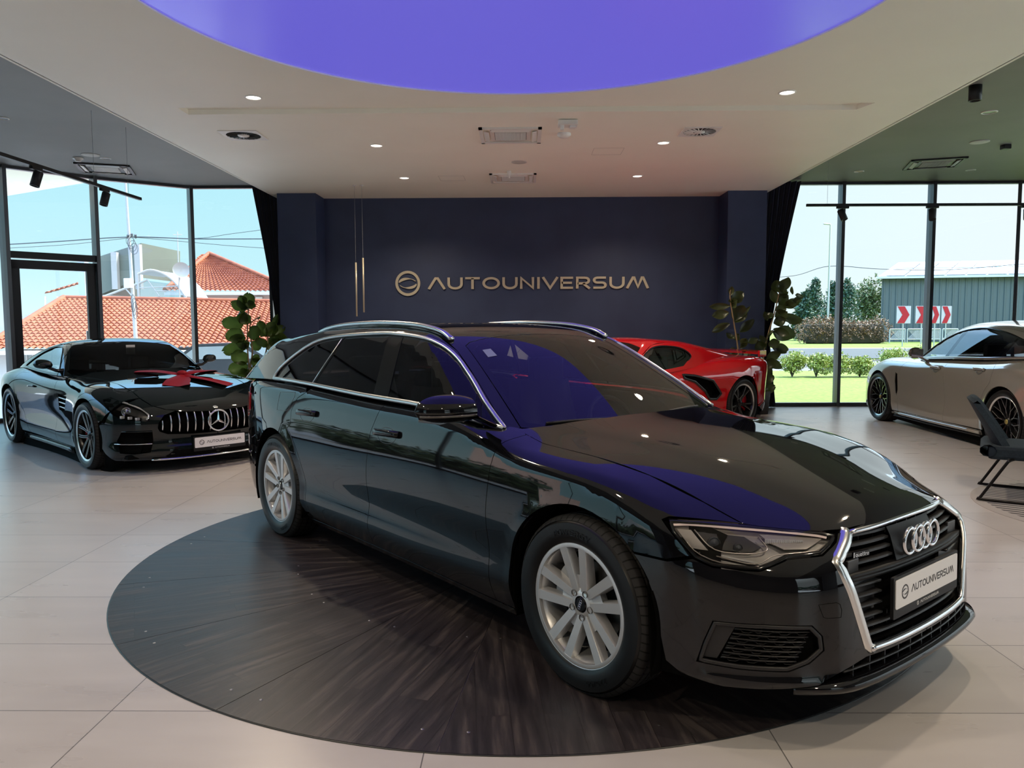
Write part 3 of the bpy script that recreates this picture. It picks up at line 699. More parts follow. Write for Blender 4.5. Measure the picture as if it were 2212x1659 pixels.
cassette(6.15, 11.80, HG, -.30, .74, 'air conditioner with dark frame in the grey ceiling at the right', mat('grey_plastic', (.35, .34, .32), .5), blackp)
def swirl(x, y, rz, w, label, blade_m, n=20):
    e = empty('swirl_vent', (x, y, HW), rz, label, 'vent', 'swirl vents')
    ring = [(w*.44*cos(2*pi*k/32), w*.44*sin(2*pi*k/32)) for k in range(32)]
    plate_hole(MB(), [(-w/2, -w/2), (w/2, -w/2), (w/2, w/2), (-w/2, w/2)], [ring], -.010, -.001).build('vent_plate', whitep, e)
    MB().lathe([(w*.45, -.001), (0, -.001)], 32).build('duct', darkv, e)
    mb = MB()
    for k in range(n):
        a = 2*pi*k/n; mb.box((w*.30*cos(a), w*.30*sin(a), -.008), (w*.26, .012, .003), Matrix.Rotation(a, 3, 'Z') @ Matrix.Rotation(.5, 3, 'X'))
    mb.build('vent_blades', blade_m, e); MB().lathe([(w*.15, -.004), (w*.14, -.014), (0, -.016)], 24).build('vent_hub', whitep, e)
swirl(-3.07, 8.68, 0, .42, 'square swirl vent with black blades in the white ceiling at the left', blackp)
swirl(1.95, 8.66, 0, .40, 'square swirl vent with pale blades in the white ceiling at the right', whitep)
def simple(name, mb, m, label, cat, **k): o = mb.build(name, m); tag(o, label, cat); return o
simple('smoke_detector', MB().lathe([(.075, 0), (.078, -.02), (.05, -.045), (0, -.05)], 24, Mx((.47, 8.71, HW))), whitep, 'white round smoke detector between the nearer air conditioner and the right vent', 'smoke detector')
e = empty('access_point', (.48, 8.18, HW), 0, 'white box with a bracket on the ceiling behind the slot, right of centre', 'access point')
MB().box((0, 0, -.03), (.20, .16, .05), bev=.01).build('housing', whitep, e); MB().box((-.06, -.02, -.075), (.04, .05, .05), bev=.005).box((.05, .0, -.065), (.06, .08, .025), bev=.005).build('bracket', whitep, e)
simple('ceiling_speaker', MB().lathe([(.10, 0), (.10, -.006), (.092, -.008), (0, -.006)], 32, Mx((-.03, 10.21, HW))), mat('speaker_mesh', (.50, .48, .44), .6), 'flat round speaker in the white ceiling between the two air conditioners', 'speaker')
simple('ceiling_speaker', MB().lathe([(.12, 0), (.12, -.006), (.11, -.010), (0, -.008)], 32, Mx((-5.98, 10.85, HG))), mat('speaker_mesh'), 'flat pale round speaker in the left grey ceiling', 'speaker')
simple('ceiling_speaker', MB().lathe([(.12, 0), (.12, -.006), (.11, -.010), (0, -.008)], 32, Mx((6.02, 10.44, HG))), mat('speaker_mesh'), 'flat pale round speaker in the right grey ceiling', 'speaker')
simple('smoke_detector', MB().lathe([(.07, 0), (.07, -.015), (.045, -.02), (.04, -.05), (0, -.055)], 24, Mx((-6.27, 11.05, HG))), whitep, 'small round smoke detector in the left grey ceiling beside the dark-framed air conditioner', 'smoke detector')
simple('motion_sensor', MB().box((6.48, 10.63, HG-.03), (.10, .10, .06), bev=.01), blackp, 'small dark square sensor in the right grey ceiling', 'sensor')
simple('surface_lamp', MB().lathe([(0, 0), (.06, 0), (.06, -.15), (.05, -.15), (.045, -.12), (0, -.12)], 24, Mx((4.55, 8.0, HG))), blackp, 'black cylinder lamp mounted under the right grey ceiling', 'ceiling light')
simple('sprinkler', MB().lathe([(.0, 0), (.028, 0), (.028, -.06), (.012, -.07), (.012, -.10), (0, -.10)], 16, Mx((-.17, 10.78, HW))), whitep, 'small white stub hanging from the ceiling just before the farther air conditioner', 'sprinkler')
for x0, y0, label in ((1.05, 9.62, 'thin access hatch outline in the white ceiling right of the speaker'), (-1.0, 11.3, 'thin access hatch outline in the white ceiling left of the farther air conditioner')):
    mb = MB(); w = .36
    for sx, sy in ((1, 0), (-1, 0), (0, 1), (0, -1)): mb.box((x0+sx*w/2, y0+sy*w/2, HW-.0008), (.003 if sx else w, .003 if sy else w, .0016))
    o = mb.build('access_hatch', mat('hatch_line', (.45, .43, .40), .6)); tag(o, label, 'hatch')
# track lights
def track(p0, p1, heads, wires, label):
    p0, p1 = Vector(p0), Vector(p1); e = empty('track_light', p0, 0, label, 'track light', 'track lights'); d = p1-p0; a = atan2(d.y, d.x)
    mb = MB(); mb.box((0, 0, 0), (d.length, .036, .034)); mb.xf(Matrix.Translation(d/2) @ Matrix.Rotation(a, 4, 'Z')); mb.build('rail', blackp, e)
    for w in wires: MB().tube([d*w, d*w+Vector((0, 0, HG-p0.z))], .0018, 5).build('wire', mat('steel_wire', (.25, .25, .25), .5, .5), e)
    for t, aim in heads:
        c = d*t; mb = MB(); mb.box((0, 0, -.03), (.16, .034, .03), Matrix.Rotation(a, 3, 'Z')); mb.tube([(0, 0, -.03), (0, 0, -.09)], .009, 8); mb.v = [tuple(Vector(v)+c) for v in mb.v]; h = mb.build('lamp_adapter', blackp, e)
        av = (Vector(aim)-(p0+c)).normalized(); Q = Matrix.Translation(c+Vector((0, 0, -.13))) @ (-av).to_track_quat('Z', 'Y').to_matrix().to_4x4()
        mb = MB(); mb.lathe([(0, .075), (.040, .075), (.044, .07), (.044, -.075), (.038, -.075), (.034, -.05), (0, -.045)], 24, Q); mb.build('lamp_head', blackp, h)
track((-4.77, 5.6, 3.0), (-4.73, 9.67, 3.0), ((.50, (-5.4, 7.0, 0)), (.80, (-5.0, 8.3, 1))), (.75, .93), 'black track light hanging over the left side with two spot heads in view')
track((3.80, 10.5, 3.0), (8.4, 10.55, 3.0), ((.105, (5.0, 9.5, .5)), (.365, (5.2, 9.5, .5)), (.64, (6.2, 9.5, .5))), (.06, .9), 'black track light hanging in front of the right windows with three spot heads')
# pendants
for x, zb, zt, lb in ((-2.52, 1.56, 2.375, 'left and lower one of the two slim tube pendants'), (-2.41, 1.62, 2.444, 'right and higher one of the two slim tube pendants')):
    e = empty('pendant_lamp', (x, 11.8, zb), 0, lb+' before the navy wall', 'pendant lamp', 'slim tube pendants')
    MB().lathe([(0, 0), (.013, 0), (.013, zt-zb), (0, zt-zb)], 16).build('tube', gold, e); MB().tube([(0, 0, zt-zb), (0, 0, HW-zb)], .0018, 6).build('cord', mat('steel_wire'), e)
    MB().lathe([(.03, HW-zb), (.03, HW-zb-.012), (0, HW-zb-.014)], 16).build('canopy', whitep, e)
# ---------------- outside ----------------
grass = mat('lawn_grass', (.22, .36, .05), .9); noise_col(grass, (.085, .13, .01), (.16, .20, .025), 14, detail=8, bump=.5)
asph = mat('asphalt', (.30, .29, .30), .85); noise_col(asph, (.10, .10, .10), (.14, .135, .135), 3)
pale = mat('pale_render', (.5, .45, .43), .8); whiter = mat('white_render', (.38, .375, .37), .8)
def U(px, py, Y): return unproj(px, py, Y)
gb = MB(); gb.prism([(3.0, 13.55), (40, 13.55), (60, 27), (3.0, 24.6)], -.30, -.10); o = gb.build('lawn', grass); o['kind'] = 'structure'
gb = MB(); gb.prism([(2.0, 24.2), (60, 26.5), (90, 34), (2.0, 37)], -.36, -.28); o = gb.build('road', asph); o['kind'] = 'structure'
gb = MB(); gb.prism([(-40, 13.5), (3.0, 13.5), (3.0, 36), (-60, 36)], -3.4, -3.0); gb.prism([(-60, -30), (60, -30), (60, -3.5), (-60, -3.5)], -.5, -.2); gb.prism([(11.0, -30), (60, -30), (60, 13.5), (11., 13.5)], -.5, -.2)
o = gb.build('ground', mat('paving', (.58, .56, .53), .85)); o['kind'] = 'structure'
gb = MB(); gb.prism([(2, 36.5), (95, 33.5), (140, 120), (-20, 120)], -.5, .25); o = gb.build('verge', grass); o['kind'] = 'structure'
o = MB().box((20, 34.9, .05), (60, .4, .45), Matrix.Rotation(-.03, 3, 'Z')).build('kerb_wall', mat('kerb_concrete', (.45, .42, .38), .9)); o['kind'] = 'structure'
gb = MB(); gb.prism([(-60, -30), (-9.6, -30), (-9.6, 13.5), (-60, 13.5)], -.5, -.2); o = gb.build('ground', asph); o['kind'] = 'structure'
# foliage helper: individual leaf cards clustered in lumps around a trunk
def leaf_cloud(mb, c, rx, ry, rz, n, s, rng, shell=.55, lean=0):
    for _ in range(n):
        a = rng.uniform(0, 2*pi); u = rng.uniform(-1, 1); r = (shell+(1-shell)*rng.random())*(1+.16*sin(5*a+7*u)); q = sqrt(1-u*u)
        p = Vector((c[0]+rx*r*q*cos(a), c[1]+ry*r*q*sin(a), c[2]+rz*r*u)); v = Vector((rng.gauss(0, 1), rng.gauss(0, 1), rng.gauss(0, 1))).normalized(); w = v.cross(Vector((rng.gauss(0, 1), rng.gauss(0, 1), 1))).normalized()
        L = s*rng.uniform(.6, 1.3); mb.add([p-v*L, p+w*L*.45, p+v*L, p-w*L*.45], [(0, 1, 2, 3)], False)
def leafm(name, a, b): m = mat(name, a, .6); noise_col(m, a, b, 3, lo=.3, hi=.7); bsdf(m).inputs['Subsurface Weight'].default_value = 0; return m
rng = random.Random(3)
con = leafm('conifer_green', (.035, .075, .05), (.075, .14, .075)); brd = leafm('broadleaf_green', (.07, .11, .04), (.18, .22, .09)); red = leafm('copper_leaves', (.11, .075, .04), (.28, .15, .08)); yel = leafm('yellow_green_leaves', (.20, .25, .035), (.36, .39, .09)); bark = mat('bark', (.10, .075, .05), .9)
def tree(name, base, h, rx, m, label, cat, group, kind='cone', n=2600, s=.16, trunk=.1):
    e = empty(name, base, 0, label, cat, group)
    MB().tube([(0, 0, -.3), (0, 0, h*.6)], [trunk, trunk*.4], 8).build('trunk', bark, e); mb = MB()
    if kind == 'cone':
        for k in range(10):
            t = k/9; leaf_cloud(mb, (rng.uniform(-.1, .1)*rx, 0, h*(.12+.80*t)), rx*(1-.72*t**1.5), rx*(1-.72*t**1.5), h*.13, n//10, s, rng)
    else:
        for k in range(9): leaf_cloud(mb, (rng.uniform(-.5, .5)*rx, rng.uniform(-.4, .4)*rx, h*rng.uniform(.35, .78)), rx*.6, rx*.55, h*.22, n//9, s, rng)
    mb.build('foliage', m, e)
def base_at(px, py, Y, z): p = U(px, py, Y); return (p.x, Y, z)
Yt = 62
for kk_, (px, tp, w, lb) in enumerate( ((1735, 640, 1.0, 'leftmost short dark conifer behind the copper hedge'), (1758, 612, 1.3, 'tall dark conifer behind the copper hedge, left of the lamp post'), (1800, 618, 1.1, 'dark conifer right beside the lamp post'), (1830, 612, 1.4, 'dark conifer seen across the first right mullion'))):
    Yt = (52, 62, 57, 67)[kk_]; z1 = U(px, tp, Yt).z; tree('conifer', base_at(px, 700, Yt, .2), z1, w, con, lb, 'tree', 'conifers beyond the road', n=3000, s=.13)
z1 = U(1878, 598, 58).z; tree('broadleaf_tree', base_at(1880, 700, 58, .2), z1, 1.25, brd, 'round pale green tree beside the dark barn', 'tree', None, 'round', 3600, .12)
z1 = U(1815, 672, 44).z
e = empty('hedge', (U(1822, 700, 44).x, 44, .2), 0, 'large rounded copper-leaved hedge beyond the road', 'hedge')
mb = MB()
for k in range(7): leaf_cloud(mb, (-1.95+.65*k, 0, .75), .75, .8, .72+.18*sin(k*1.1), 1300, .06, rng, .75)
mb.build('foliage', red, e); MB().box((0, 0, .6), (4.3, .9, 1.1), bev=.4).build('stems', mat('hedge_shade', (.05, .04, .025), .9), e)  # solid core coloured dark for the shade between the leaves
for px, tp, r_, lb in ((1712, 757, .52, 'leftmost yellow-green shrub at the lawn edge beside the curtain'), (1764, 757, .50, 'second yellow-green shrub at the lawn edge from the curtain'), (1806, 762, .50, 'yellow-green shrub seen behind the first right mullion'), (1858, 758, .62, 'yellow-green shrub at the lawn edge above the grey car bonnet'), (1935, 748, .60, 'yellow-green shrub behind the mirror of the grey car'), (1995, 748, .60, 'yellow-green shrub mostly behind the grey car windows')):
    z1 = U(px, tp, 22).z; e = empty('shrub', (U(px, 780, 22).x, 22, -.1), 0, lb, 'shrub', 'shrubs along the lawn'); mb = MB()
    for k in range(7): leaf_cloud(mb, (rng.uniform(-.2, .2), rng.uniform(-.2, .2), (z1+.1)*rng.uniform(.3, .8)), r_*.50, r_*.5, (z1+.1)*.26, 330, .04, rng, .4)
    mb.build('foliage', yel, e); mb = MB()
    for k in range(6): a = rng.uniform(0, 2*pi); mb.tube([(0, 0, 0), (.25*cos(a), .25*sin(a), (z1+.1)*.8)], [.015, .006], 5)
    mb.build('stems', bark, e)
# barn with solar roof
bx0, bx1 = U(1905, 600, 48), U(2290, 596, 46); e = empty('barn', (0, 0, 0), 0, 'dark grey metal barn with solar panels on its roof beyond the road', 'building')
bm_ = mat('barn_cladding', (.10, .125, .13), .6); d = Vector((bx1.x-bx0.x, -2, 0)); L = d.length; a = atan2(d.y, d.x); zt = bx0.z
M = Matrix.Translation((bx0.x, 48, 0)) @ Matrix.Rotation(a, 4, 'Z') @ Matrix(((1, .52, 0, 0), (0, 1, 0, 0), (0, 0, 1, 0), (0, 0, 0, 1)))
mb = MB(); mb.box((L/2, 4, zt/2), (L, 8, zt))
for k in range(int(L/.35)): mb.box((.17+.35*k, -.02, zt/2), (.06, .05, zt))
mb.xf(M); mb.build('barn_wall', bm_, e)
mb = MB(); zr = U(1908, 576, 51).z; mb.add([(-.2, -.3, zt), (L+.2, -.3, zt), (L+.2, 4, zr+.3), (-.2, 4, zr+.3), (-.2, 8.3, zt), (L+.2, 8.3, zt)], [(0, 1, 2, 3), (3, 2, 5, 4)], False); mb.box((L/2, -.3, zt), (L+.4, .08, .14)); mb.xf(M); mb.build('roof', mat('roof_sheet', (.65, .66, .68), .4, .3), e)
sl = Vector((0, 4.3, zr+.3-zt)); 
for i in range(11):
    for j in range(2):
        mb = MB(); c = Vector((.75+1.12*i, -.3, zt))+sl*(.27+.46*j)+Vector((0, -.03, .05)); mb.box(c, (1.04, 1.9, .03), Matrix.Rotation(atan2(sl.z, sl.y), 3, 'X')); mb.xf(M); mb.build('solar_panel', mat('solar_cells', (.32, .38, .45), .22, .2), e)
# chevron signs, fence
chw = mat('sign_white', (.5, .49, .48), .5); chr_ = mat('sign_red', (.40, .012, .02), .5); pst = mat('galvanised_post', (.5, .52, .52), .5, .6)
for px0, px1, lb in ((1937, 1967, 'red and white chevron sign, first from the left, nearest the hedge'), (1978, 2006, 'red and white chevron sign, second from the left'), (2011, 2030, 'red and white chevron sign half hidden by the mullion'), (2034, 2055, 'red and white chevron sign, last one at the right')):
    Y = 38; p = U((px0+px1)/2, 680, Y); w = (px1-px0)/F_PX*Y; h = 37/F_PX*Y; e = empty('chevron_sign', (p.x, Y, 0), 0, lb, 'road sign', 'chevron signs by the road')
    MB().box((0, 0, p.z), (w, .03, h), bev=.01).build('sign_board', chw, e)
    mb = MB(); q = [(-.46, -.48), (.05, -.48), (.40, 0), (.05, .48), (-.46, .48), (-.10, 0)]; mb.prism([(a*w, b*h) for a, b in q], 0, .006, Mx((0, -.022, p.z), rx=pi/2)); mb.build('chevron_mark', chr_, e)
    MB().tube([(0, .03, -.2), (0, .03, p.z+h*.45)], .03, 8).build('post', pst, e)
e = empty('garden_fence', (0, 43, 0), 0, 'white framed mesh fence panels before the barn', 'fence'); fm = mat('fence_white', (.45, .46, .46), .5)
for k in range(4):
    x0, x1 = U(1922+38*k, 720, 43).x, U(1955+38*k, 720, 43).x; z0, z1 = U(1950, 733, 43).z, U(1950, 711, 43).z; mb = MB()
    for a_, b_ in (((x0, 0, z0), (x1, 0, z0)), ((x0, 0, z1), (x1, 0, z1)), ((x0, 0, z0-.2), (x0, 0, z1)), ((x1, 0, z0-.2), (x1, 0, z1))): mb.tube([a_, b_], .028, 6)
    for i in range(14):
        xa = x0+(x1-x0)*i/14; mb.tube([(xa, 0, z0), (min(xa+(z1-z0), x1), 0, z0+min(z1-z0, x1-xa))], .008, 4); mb.tube([(xa, 0, z1), (min(xa+(z1-z0), x1), 0, z1-min(z1-z0, x1-xa))], .008, 4)
    mb.build('fence_panel', fm, e)
e = empty('street_lamp', (U(1791, 600, 50).x, 50, 0), 0, 'tall thin lamp post seen between the conifers', 'street lamp'); zt_ = U(1791, 486, 50).z
MB().tube([(0, 0, 0), (0, 0, zt_), (-.05, 0, zt_+.05), (-.45, 0, zt_+.08)], [.09, .05, .05, .05], 8).build('post', pst, e)
wm = mat('cable_black', (.05, .06, .07), .6)
def cable(pts, r, label, name='overhead_cable'):
    o = MB().tube(crv(pts, 6), r, 5).build(name, wm); tag(o, label, 'cable', 'overhead cables')
cable([U(1600, 600, 50), U(1712, 596, 50), U(1791, 575, 50), U(1900, 581, 48), U(2040, 583, 47), U(2212, 570, 46)], .02, 'thin overhead cable crossing the right windows')
# left: buildings below street level with tiled roofs
tilem = mat('terracotta_tiles', (.62, .20, .09), .75); noise_col(tilem, (.22, .045, .014), (.32, .085, .03), 2.2, detail=5, lo=.3, hi=.7)
def tiled(mb, e0, e1, r0, r1, pitch=.22, row=.34):
    """eave e0->e1, ridge r0->r1; barrel tiles running up the slope"""
    e0, e1, r0, r1 = map(Vector, (e0, e1, r0, r1)); Lw = max((e1-e0).length, (r1-r0).length); Lh = ((r0+r1)/2-(e0+e1)/2).length
    nc = int(Lw/pitch); nr = max(3, int(Lh/row)); nn = (e1-e0).cross(r0-e0).normalized()
    if nn.z < 0: nn = -nn
    G_ = []
    for j in range(nr):
        for dv, lift in ((0.0, .045), (.97, .0)):
            v = (j+dv)/nr; a = e0+(r0-e0)*v; b = e1+(r1-e1)*v; row_ = []
            for i in range(nc*6+1):
                u = i/(nc*6); ph = (i % 6)/6; row_.append(a+(b-a)*u+nn*(lift+.075*abs(sin(pi*ph))))
            G_.append(row_)
    mb.grid(G_, False)
Yn = 26.0
eL, eR = U(-40, 757, Yn), U(640, 753, Yn); rL = U(-60, 712, Yn+6.5); rP = U(240, 646, Yn+6.5); rR = U(650, 656, Yn+6.5)
e = empty('near_house', (0, 0, 0), 0, 'low house with broad orange tiled roof seen nearest behind the left windows', 'building')
mb = MB(); tiled(mb, (eL.x, Yn, eL.z), (eR.x, Yn, eR.z), (rP.x-2.0, Yn+6.5, rP.z), (rR.x, Yn+6.5, rR.z)); mb.build('roof', tilem, e)
mb = MB(); mb.tube([(rP.x-2.0, Yn+6.5, rP.z+.05), (rR.x, Yn+6.5, rR.z+.05)], .12, 8); mb.tube([(eL.x, Yn, eL.z+.02), (rP.x-2.0, Yn+6.5, rP.z+.05)], .15, 8); mb.build('ridge_tiles', tilem, e)
MB().box(((eL.x+eR.x)/2, Yn+3.4, eL.z/2-1.6), (eR.x-eL.x-.6, 6.0, eL.z+3.1)).build('house_wall', whiter, e)
MB().box(((eL.x+eR.x)/2, Yn+.05, eL.z-.08), (eR.x-eL.x, .35, .14)).build('gutter', mat('gutter_pale', (.6, .55, .52), .5), e)
for px in (60, 92, 460, 478):
    c = U(px, 785, Yn+.36); g = MB().box((c.x, Yn+.38, c.z), (.42, .06, .9)).build('window', mat('window_dark', (.25, .28, .28), .2), e)
    mb = MB(); 
    for dx in (-.22, 0, .22): mb.box((c.x+dx, Yn+.33, c.z), (.04, .04, .95))
    for dz in (-.46, .46): mb.box((c.x, Yn+.33, c.z+dz), (.5, .04, .05))
    mb.build('window_frame', whiter, g)
Yf = 40.0
e = empty('far_house', (0, 0, 0), 0, 'taller pinkish house with orange hipped roof behind the near house', 'building')
a_, b_, c_, d_ = U(300, 592, Yf+2), U(398, 630, Yf), U(640, 632, Yf), U(447, 551, Yf+6)
dd = U(452, 551, Yf+6); mb = MB(); tiled(mb, (b_.x-1, Yf, b_.z), (c_.x, Yf, c_.z), (dd.x-.4, Yf+6, dd.z), (dd.x+.2, Yf+6, dd.z), .26); 
mb.build('roof', tilem, e)
mb = MB(); tiled(mb, (b_.x-6.5, Yf+12, b_.z+.6), (b_.x-1, Yf, b_.z), (dd.x-.5, Yf+6.3, dd.z), (dd.x-.4, Yf+6, dd.z), .3); mb.build('roof', tilem, e)
mb = MB(); mb.tube([(dd.x, Yf+6, dd.z+.1), (c_.x, Yf, c_.z+.1)], .13, 8); mb.tube([(dd.x, Yf+6, dd.z+.1), (b_.x-1, Yf, b_.z+.1)], .13, 8); mb.build('ridge_tiles', tilem, e)
MB().box(((b_.x-.6+c_.x)/2, Yf+4, b_.z/2-1.8), (c_.x-b_.x+.2, 7, b_.z+3.4)).build('house_wall', mat('pink_render', (.42, .29, .26), .8), e)
MB().box(((b_.x-1+c_.x)/2, Yf+.1, b_.z-.1), (c_.x-b_.x+1, .4, .16)).build('gutter', mat('gutter_pale'), e)
v = U(559, 645, Yf+.4); MB().box((v.x, Yf+.45, v.z), (.35, .08, .2)).build('wall_vent', mat('gutter_pale'), e)
# glass canopy in front of far house
Yc = 34.0; e = empty('glass_canopy', (0, 0, 0), 0, 'arched glass canopy with white frame between the two tiled roofs', 'canopy')
fr = mat('canopy_frame', (.42, .43, .43), .5); gp_ = glass('canopy_glass', (.55, .68, .75), 1.5, .1)
arc_ = [U(298, 592, Yc), U(325, 583, Yc), U(355, 592, Yc), U(380, 612, Yc), U(400, 640, Yc)]
top = crv([tuple(p) for p in arc_], 4); mb = MB(); mb.grid([[(x, y+dy, z) for x, y, z in top] for dy in (0, 2.5)]); mb.build('vault', mat('vault_sheet', (.28, .33, .37), .4), e)
mb = MB(); mb.tube(top, .05, 6); base = [U(218, 643, Yc), U(300, 612, Yc), U(318, 604, Yc)]; mb.tube(base, .05, 6)
for a_, b_ in ((U(218, 643, Yc), U(290, 652, Yc)), (U(318, 604, Yc), U(345, 640, Yc)), (U(270, 622, Yc), U(290, 645, Yc)), (U(290, 648, Yc), U(420, 645, Yc)), (U(300, 622, Yc), U(385, 618, Yc)), (U(335, 628, Yc), U(395, 630, Yc))): mb.tube([a_, b_], .028, 6)
mb.tube([(top[0][0], top[0][1], -3), top[0]], .06, 6); mb.tube([(top[-1][0], top[-1][1], -3), top[-1]], .06, 6); mb.build('frame', fr, e); q = [U(222, 645, Yc), U(316, 606, Yc), U(385, 615, Yc), U(398, 643, Yc)]; MB().add([tuple(p) for p in q], [(0, 1, 2, 3)], False).build('glazing', gp_, e)
# grey slab-sided building, left
Yg = 44.0; e = empty('slab_building', (0, 0, 0), 0, 'tall dark olive panelled building with pale pillars behind the utility pole', 'building')
q = [U(208, 556, Yg), U(305, 525, Yg), U(305, 600, Yg), U(208, 640, Yg)]
mb = MB(); mb.add([tuple(p) for p in q]+[(p.x, p.y+5, p.z) for p in q], [(0, 3, 2, 1), (0, 1, 5, 4), (1, 2, 6, 5), (0, 4, 7, 3)], False); mb.build('facade', mat('olive_panel', (.13, .15, .13), .7), e)
for px in (247, 297): 
    a_, b_ = U(px, 545 if px < 260 else 528, Yg-.2), U(px+5, 625, Yg-.2); MB().box(((a_.x+b_.x)/2, Yg-.2, (a_.z+b_.z)/2), (.32, .3, a_.z-b_.z)).build('pillar', whiter, e)
a_ = U(311, 565, Yg+2); MB().box((a_.x, Yg+2, a_.z), (.25, .3, .7)).build('chimney', whiter, e)
# white long roof edge seen through the door
Yw = 36.0; e = empty('white_roofed_building', (0, 0, 0), 0, 'white flat-roofed building with small tiled porch seen through the glass door', 'building')
q = [U(20, 690, Yw), U(215, 636, Yw), U(215, 662, Yw), U(20, 712, Yw)]; mb = MB(); mb.add([tuple(p) for p in q]+[(p.x, p.y+4, p.z) for p in q], [(0, 3, 2, 1), (0, 1, 5, 4)], False); mb.build('roof_edge', whiter, e)
a_, b_ = U(97, 636, Yw+3), U(152, 622, Yw+3); mb = MB(); tiled(mb, (a_.x, Yw+3, a_.z), (b_.x+1, Yw+3, b_.z+.3), (a_.x+.5, Yw+4, a_.z+.35), (b_.x+1, Yw+4, b_.z+.6), .25); mb.build('porch_roof', tilem, e)
mb = MB(); 
for px in (98, 124): a_ = U(px, 640, Yw+3); b_ = U(px, 668, Yw+3); mb.tube([a_, b_], .05, 6)
mb.build('porch_post', mat('gutter_pale'), e); a_, b_ = U(172, 566, Yw+2), U(190, 640, Yw+2); MB().box(((a_.x+b_.x)/2, Yw+2, (a_.z+b_.z)/2), (b_.x-a_.x, .4, a_.z-b_.z)).build('tower', mat('grey_blue_render', (.35, .42, .55), .7), e)
# utility pole
Yp = 20.0; e = empty('utility_pole', (0, 0, 0), 0, 'leaning pale utility pole with junction box behind the left windows', 'utility pole'); a_, b_ = U(270, 380, Yp), U(297, 790, Yp)
MB().tube([b_, a_], [.055, .028], 10).build('pole', mat('pole_pale', (.40, .40, .40), .5), e)
c = U(282, 612, Yp); MB().box((c.x, Yp-.12, c.z), (.18, .14, .24), bev=.02).build('junction_box', mat('box_grey', (.62, .64, .66), .5), e)
mb = MB(); 
for px, py in ((277, 515), (285, 512), (293, 514)): c = U(px, py, Yp); mb.tube([(c.x, Yp, c.z), (c.x+.02, Yp-.05, c.z+.08)], .03, 6)
for k in range(4): c = U(284+3*k, 520+6*k, Yp); mb.tube([(c.x+.10*cos(q), Yp-.08, c.z+.14*sin(q)) for q in np.linspace(0, 2*pi, 13)], .006, 4, cap=False)
for k in range(3): c = U(292+2*k, 655+8*k, Yp); mb.tube([(c.x+.06*cos(q), Yp-.1, c.z+.22*sin(q)) for q in np.linspace(0, 2*pi, 13)], .008, 4, cap=False)
mb.build('insulators', wm, e)
cable([U(0, 529, Yp), U(120, 522, Yp), U(280, 512, Yp), U(420, 516, Yp), U(580, 516, Yp)], .014, 'main overhead cable strung across the left windows')
cable([U(20, 536, Yp), U(150, 528, Yp), U(280, 514, Yp)], .007, 'thin lower cable left of the utility pole')
cable([U(284, 512, Yp), U(420, 515, Yp), U(500, 505, Yp), U(600, 492, Yp)], .007, 'thin cable rising to the right from the utility pole')
cable([U(284, 512, Yp), U(420, 524, Yp), U(500, 531, Yp), U(600, 538, Yp)], .007, 'thin cable sagging to the right from the utility pole')
Yd = 33.0; e = empty('satellite_dish', (0, 0, 0), 0, 'pale satellite dish on a mast with aerial beside the canopy', 'satellite dish'); c = U(391, 584, Yd)
mb = MB(); mb.lathe([(0, 0), (.12, .01), (.25, .04), (.34, .08)], 28, Mx((c.x, Yd, c.z), rx=pi/2-.15, rz=.5)); mb.build('dish', mat('dish_pale', (.32, .33, .33), .5), e)
a_, b_ = U(383, 500, Yd), U(388, 642, Yd); mb = MB(); mb.tube([(b_.x, b_.y, -3.0), b_, a_], .022, 6); q0, q1 = U(374, 507, Yd), U(393, 507, Yd); mb.tube([q0, q1], .016, 5); c2 = U(385, 620, Yd); mb.tube([c2, c], .03, 5); mb.build('mast', pst, e)
# parked car roof behind the plant, hills far behind and front side backdrop
hill = mat('distant_green', (.10, .15, .08), .95)
for (x, y, w, h, lb) in ((-16, -26, 22, 3.2, 'row of trees outside behind the viewer at the left'), (14, -28, 26, 3.6, 'row of trees outside behind the viewer at the right')):
    mb = MB(); 
    for k in range(8): leaf_cloud(mb, (x-w/2+w*k/7, y, 1.6), 2.2, 1.5, 1.6+.5*sin(k*2.1), 260, .5, rng, .6)
    o = mb.build('tree_row', con); tag(o, lb, 'trees', None, 'stuff')
for (x, y, w, h, c_) in ((-30, -14, 12, 5, whiter), (-34, 6, 10, 6, mat('pink_render'))):
    e = MB().box((x, y, h/2-1), (6, w, h)).build('street_building', c_); tag(e, 'plain building across the street left of the showroom at y %d' % 0 if False else ('white building across the street to the left' if c_ is whiter else 'pink building across the street to the left'), 'building')
mb = MB()
for k in range(16): leaf_cloud(mb, (-15.5+.5*sin(k), -12+1.45*k, .65), 1.0, 1.1, .75+.12*sin(k*1.7), 300, .14, rng, .75)
mb.box((-15.6, -1, .45), (1.2, 23, 1.2), bev=.3); o = mb.build('dark_reflection_hedge', leafm('dark_hedge', (.008, .018, .006), (.02, .04, .012))); tag(o, 'dark hedge added out of view left of the showroom to darken reflections', 'hedge', None, 'stuff')  # unseen hedge added so the car sides reflect something dark
# awning outside the door
o = MB().prism([(-7.2, 13.3), (-11, 15.5), (-11, 12), (-9.2, 9.8), (-7.75, 11.6), (-6.9, 12.55)], 3.90, 4.05).build('entrance_soffit', mat('soffit_cream', (.75, .72, .60), .7)); o['kind'] = 'structure'
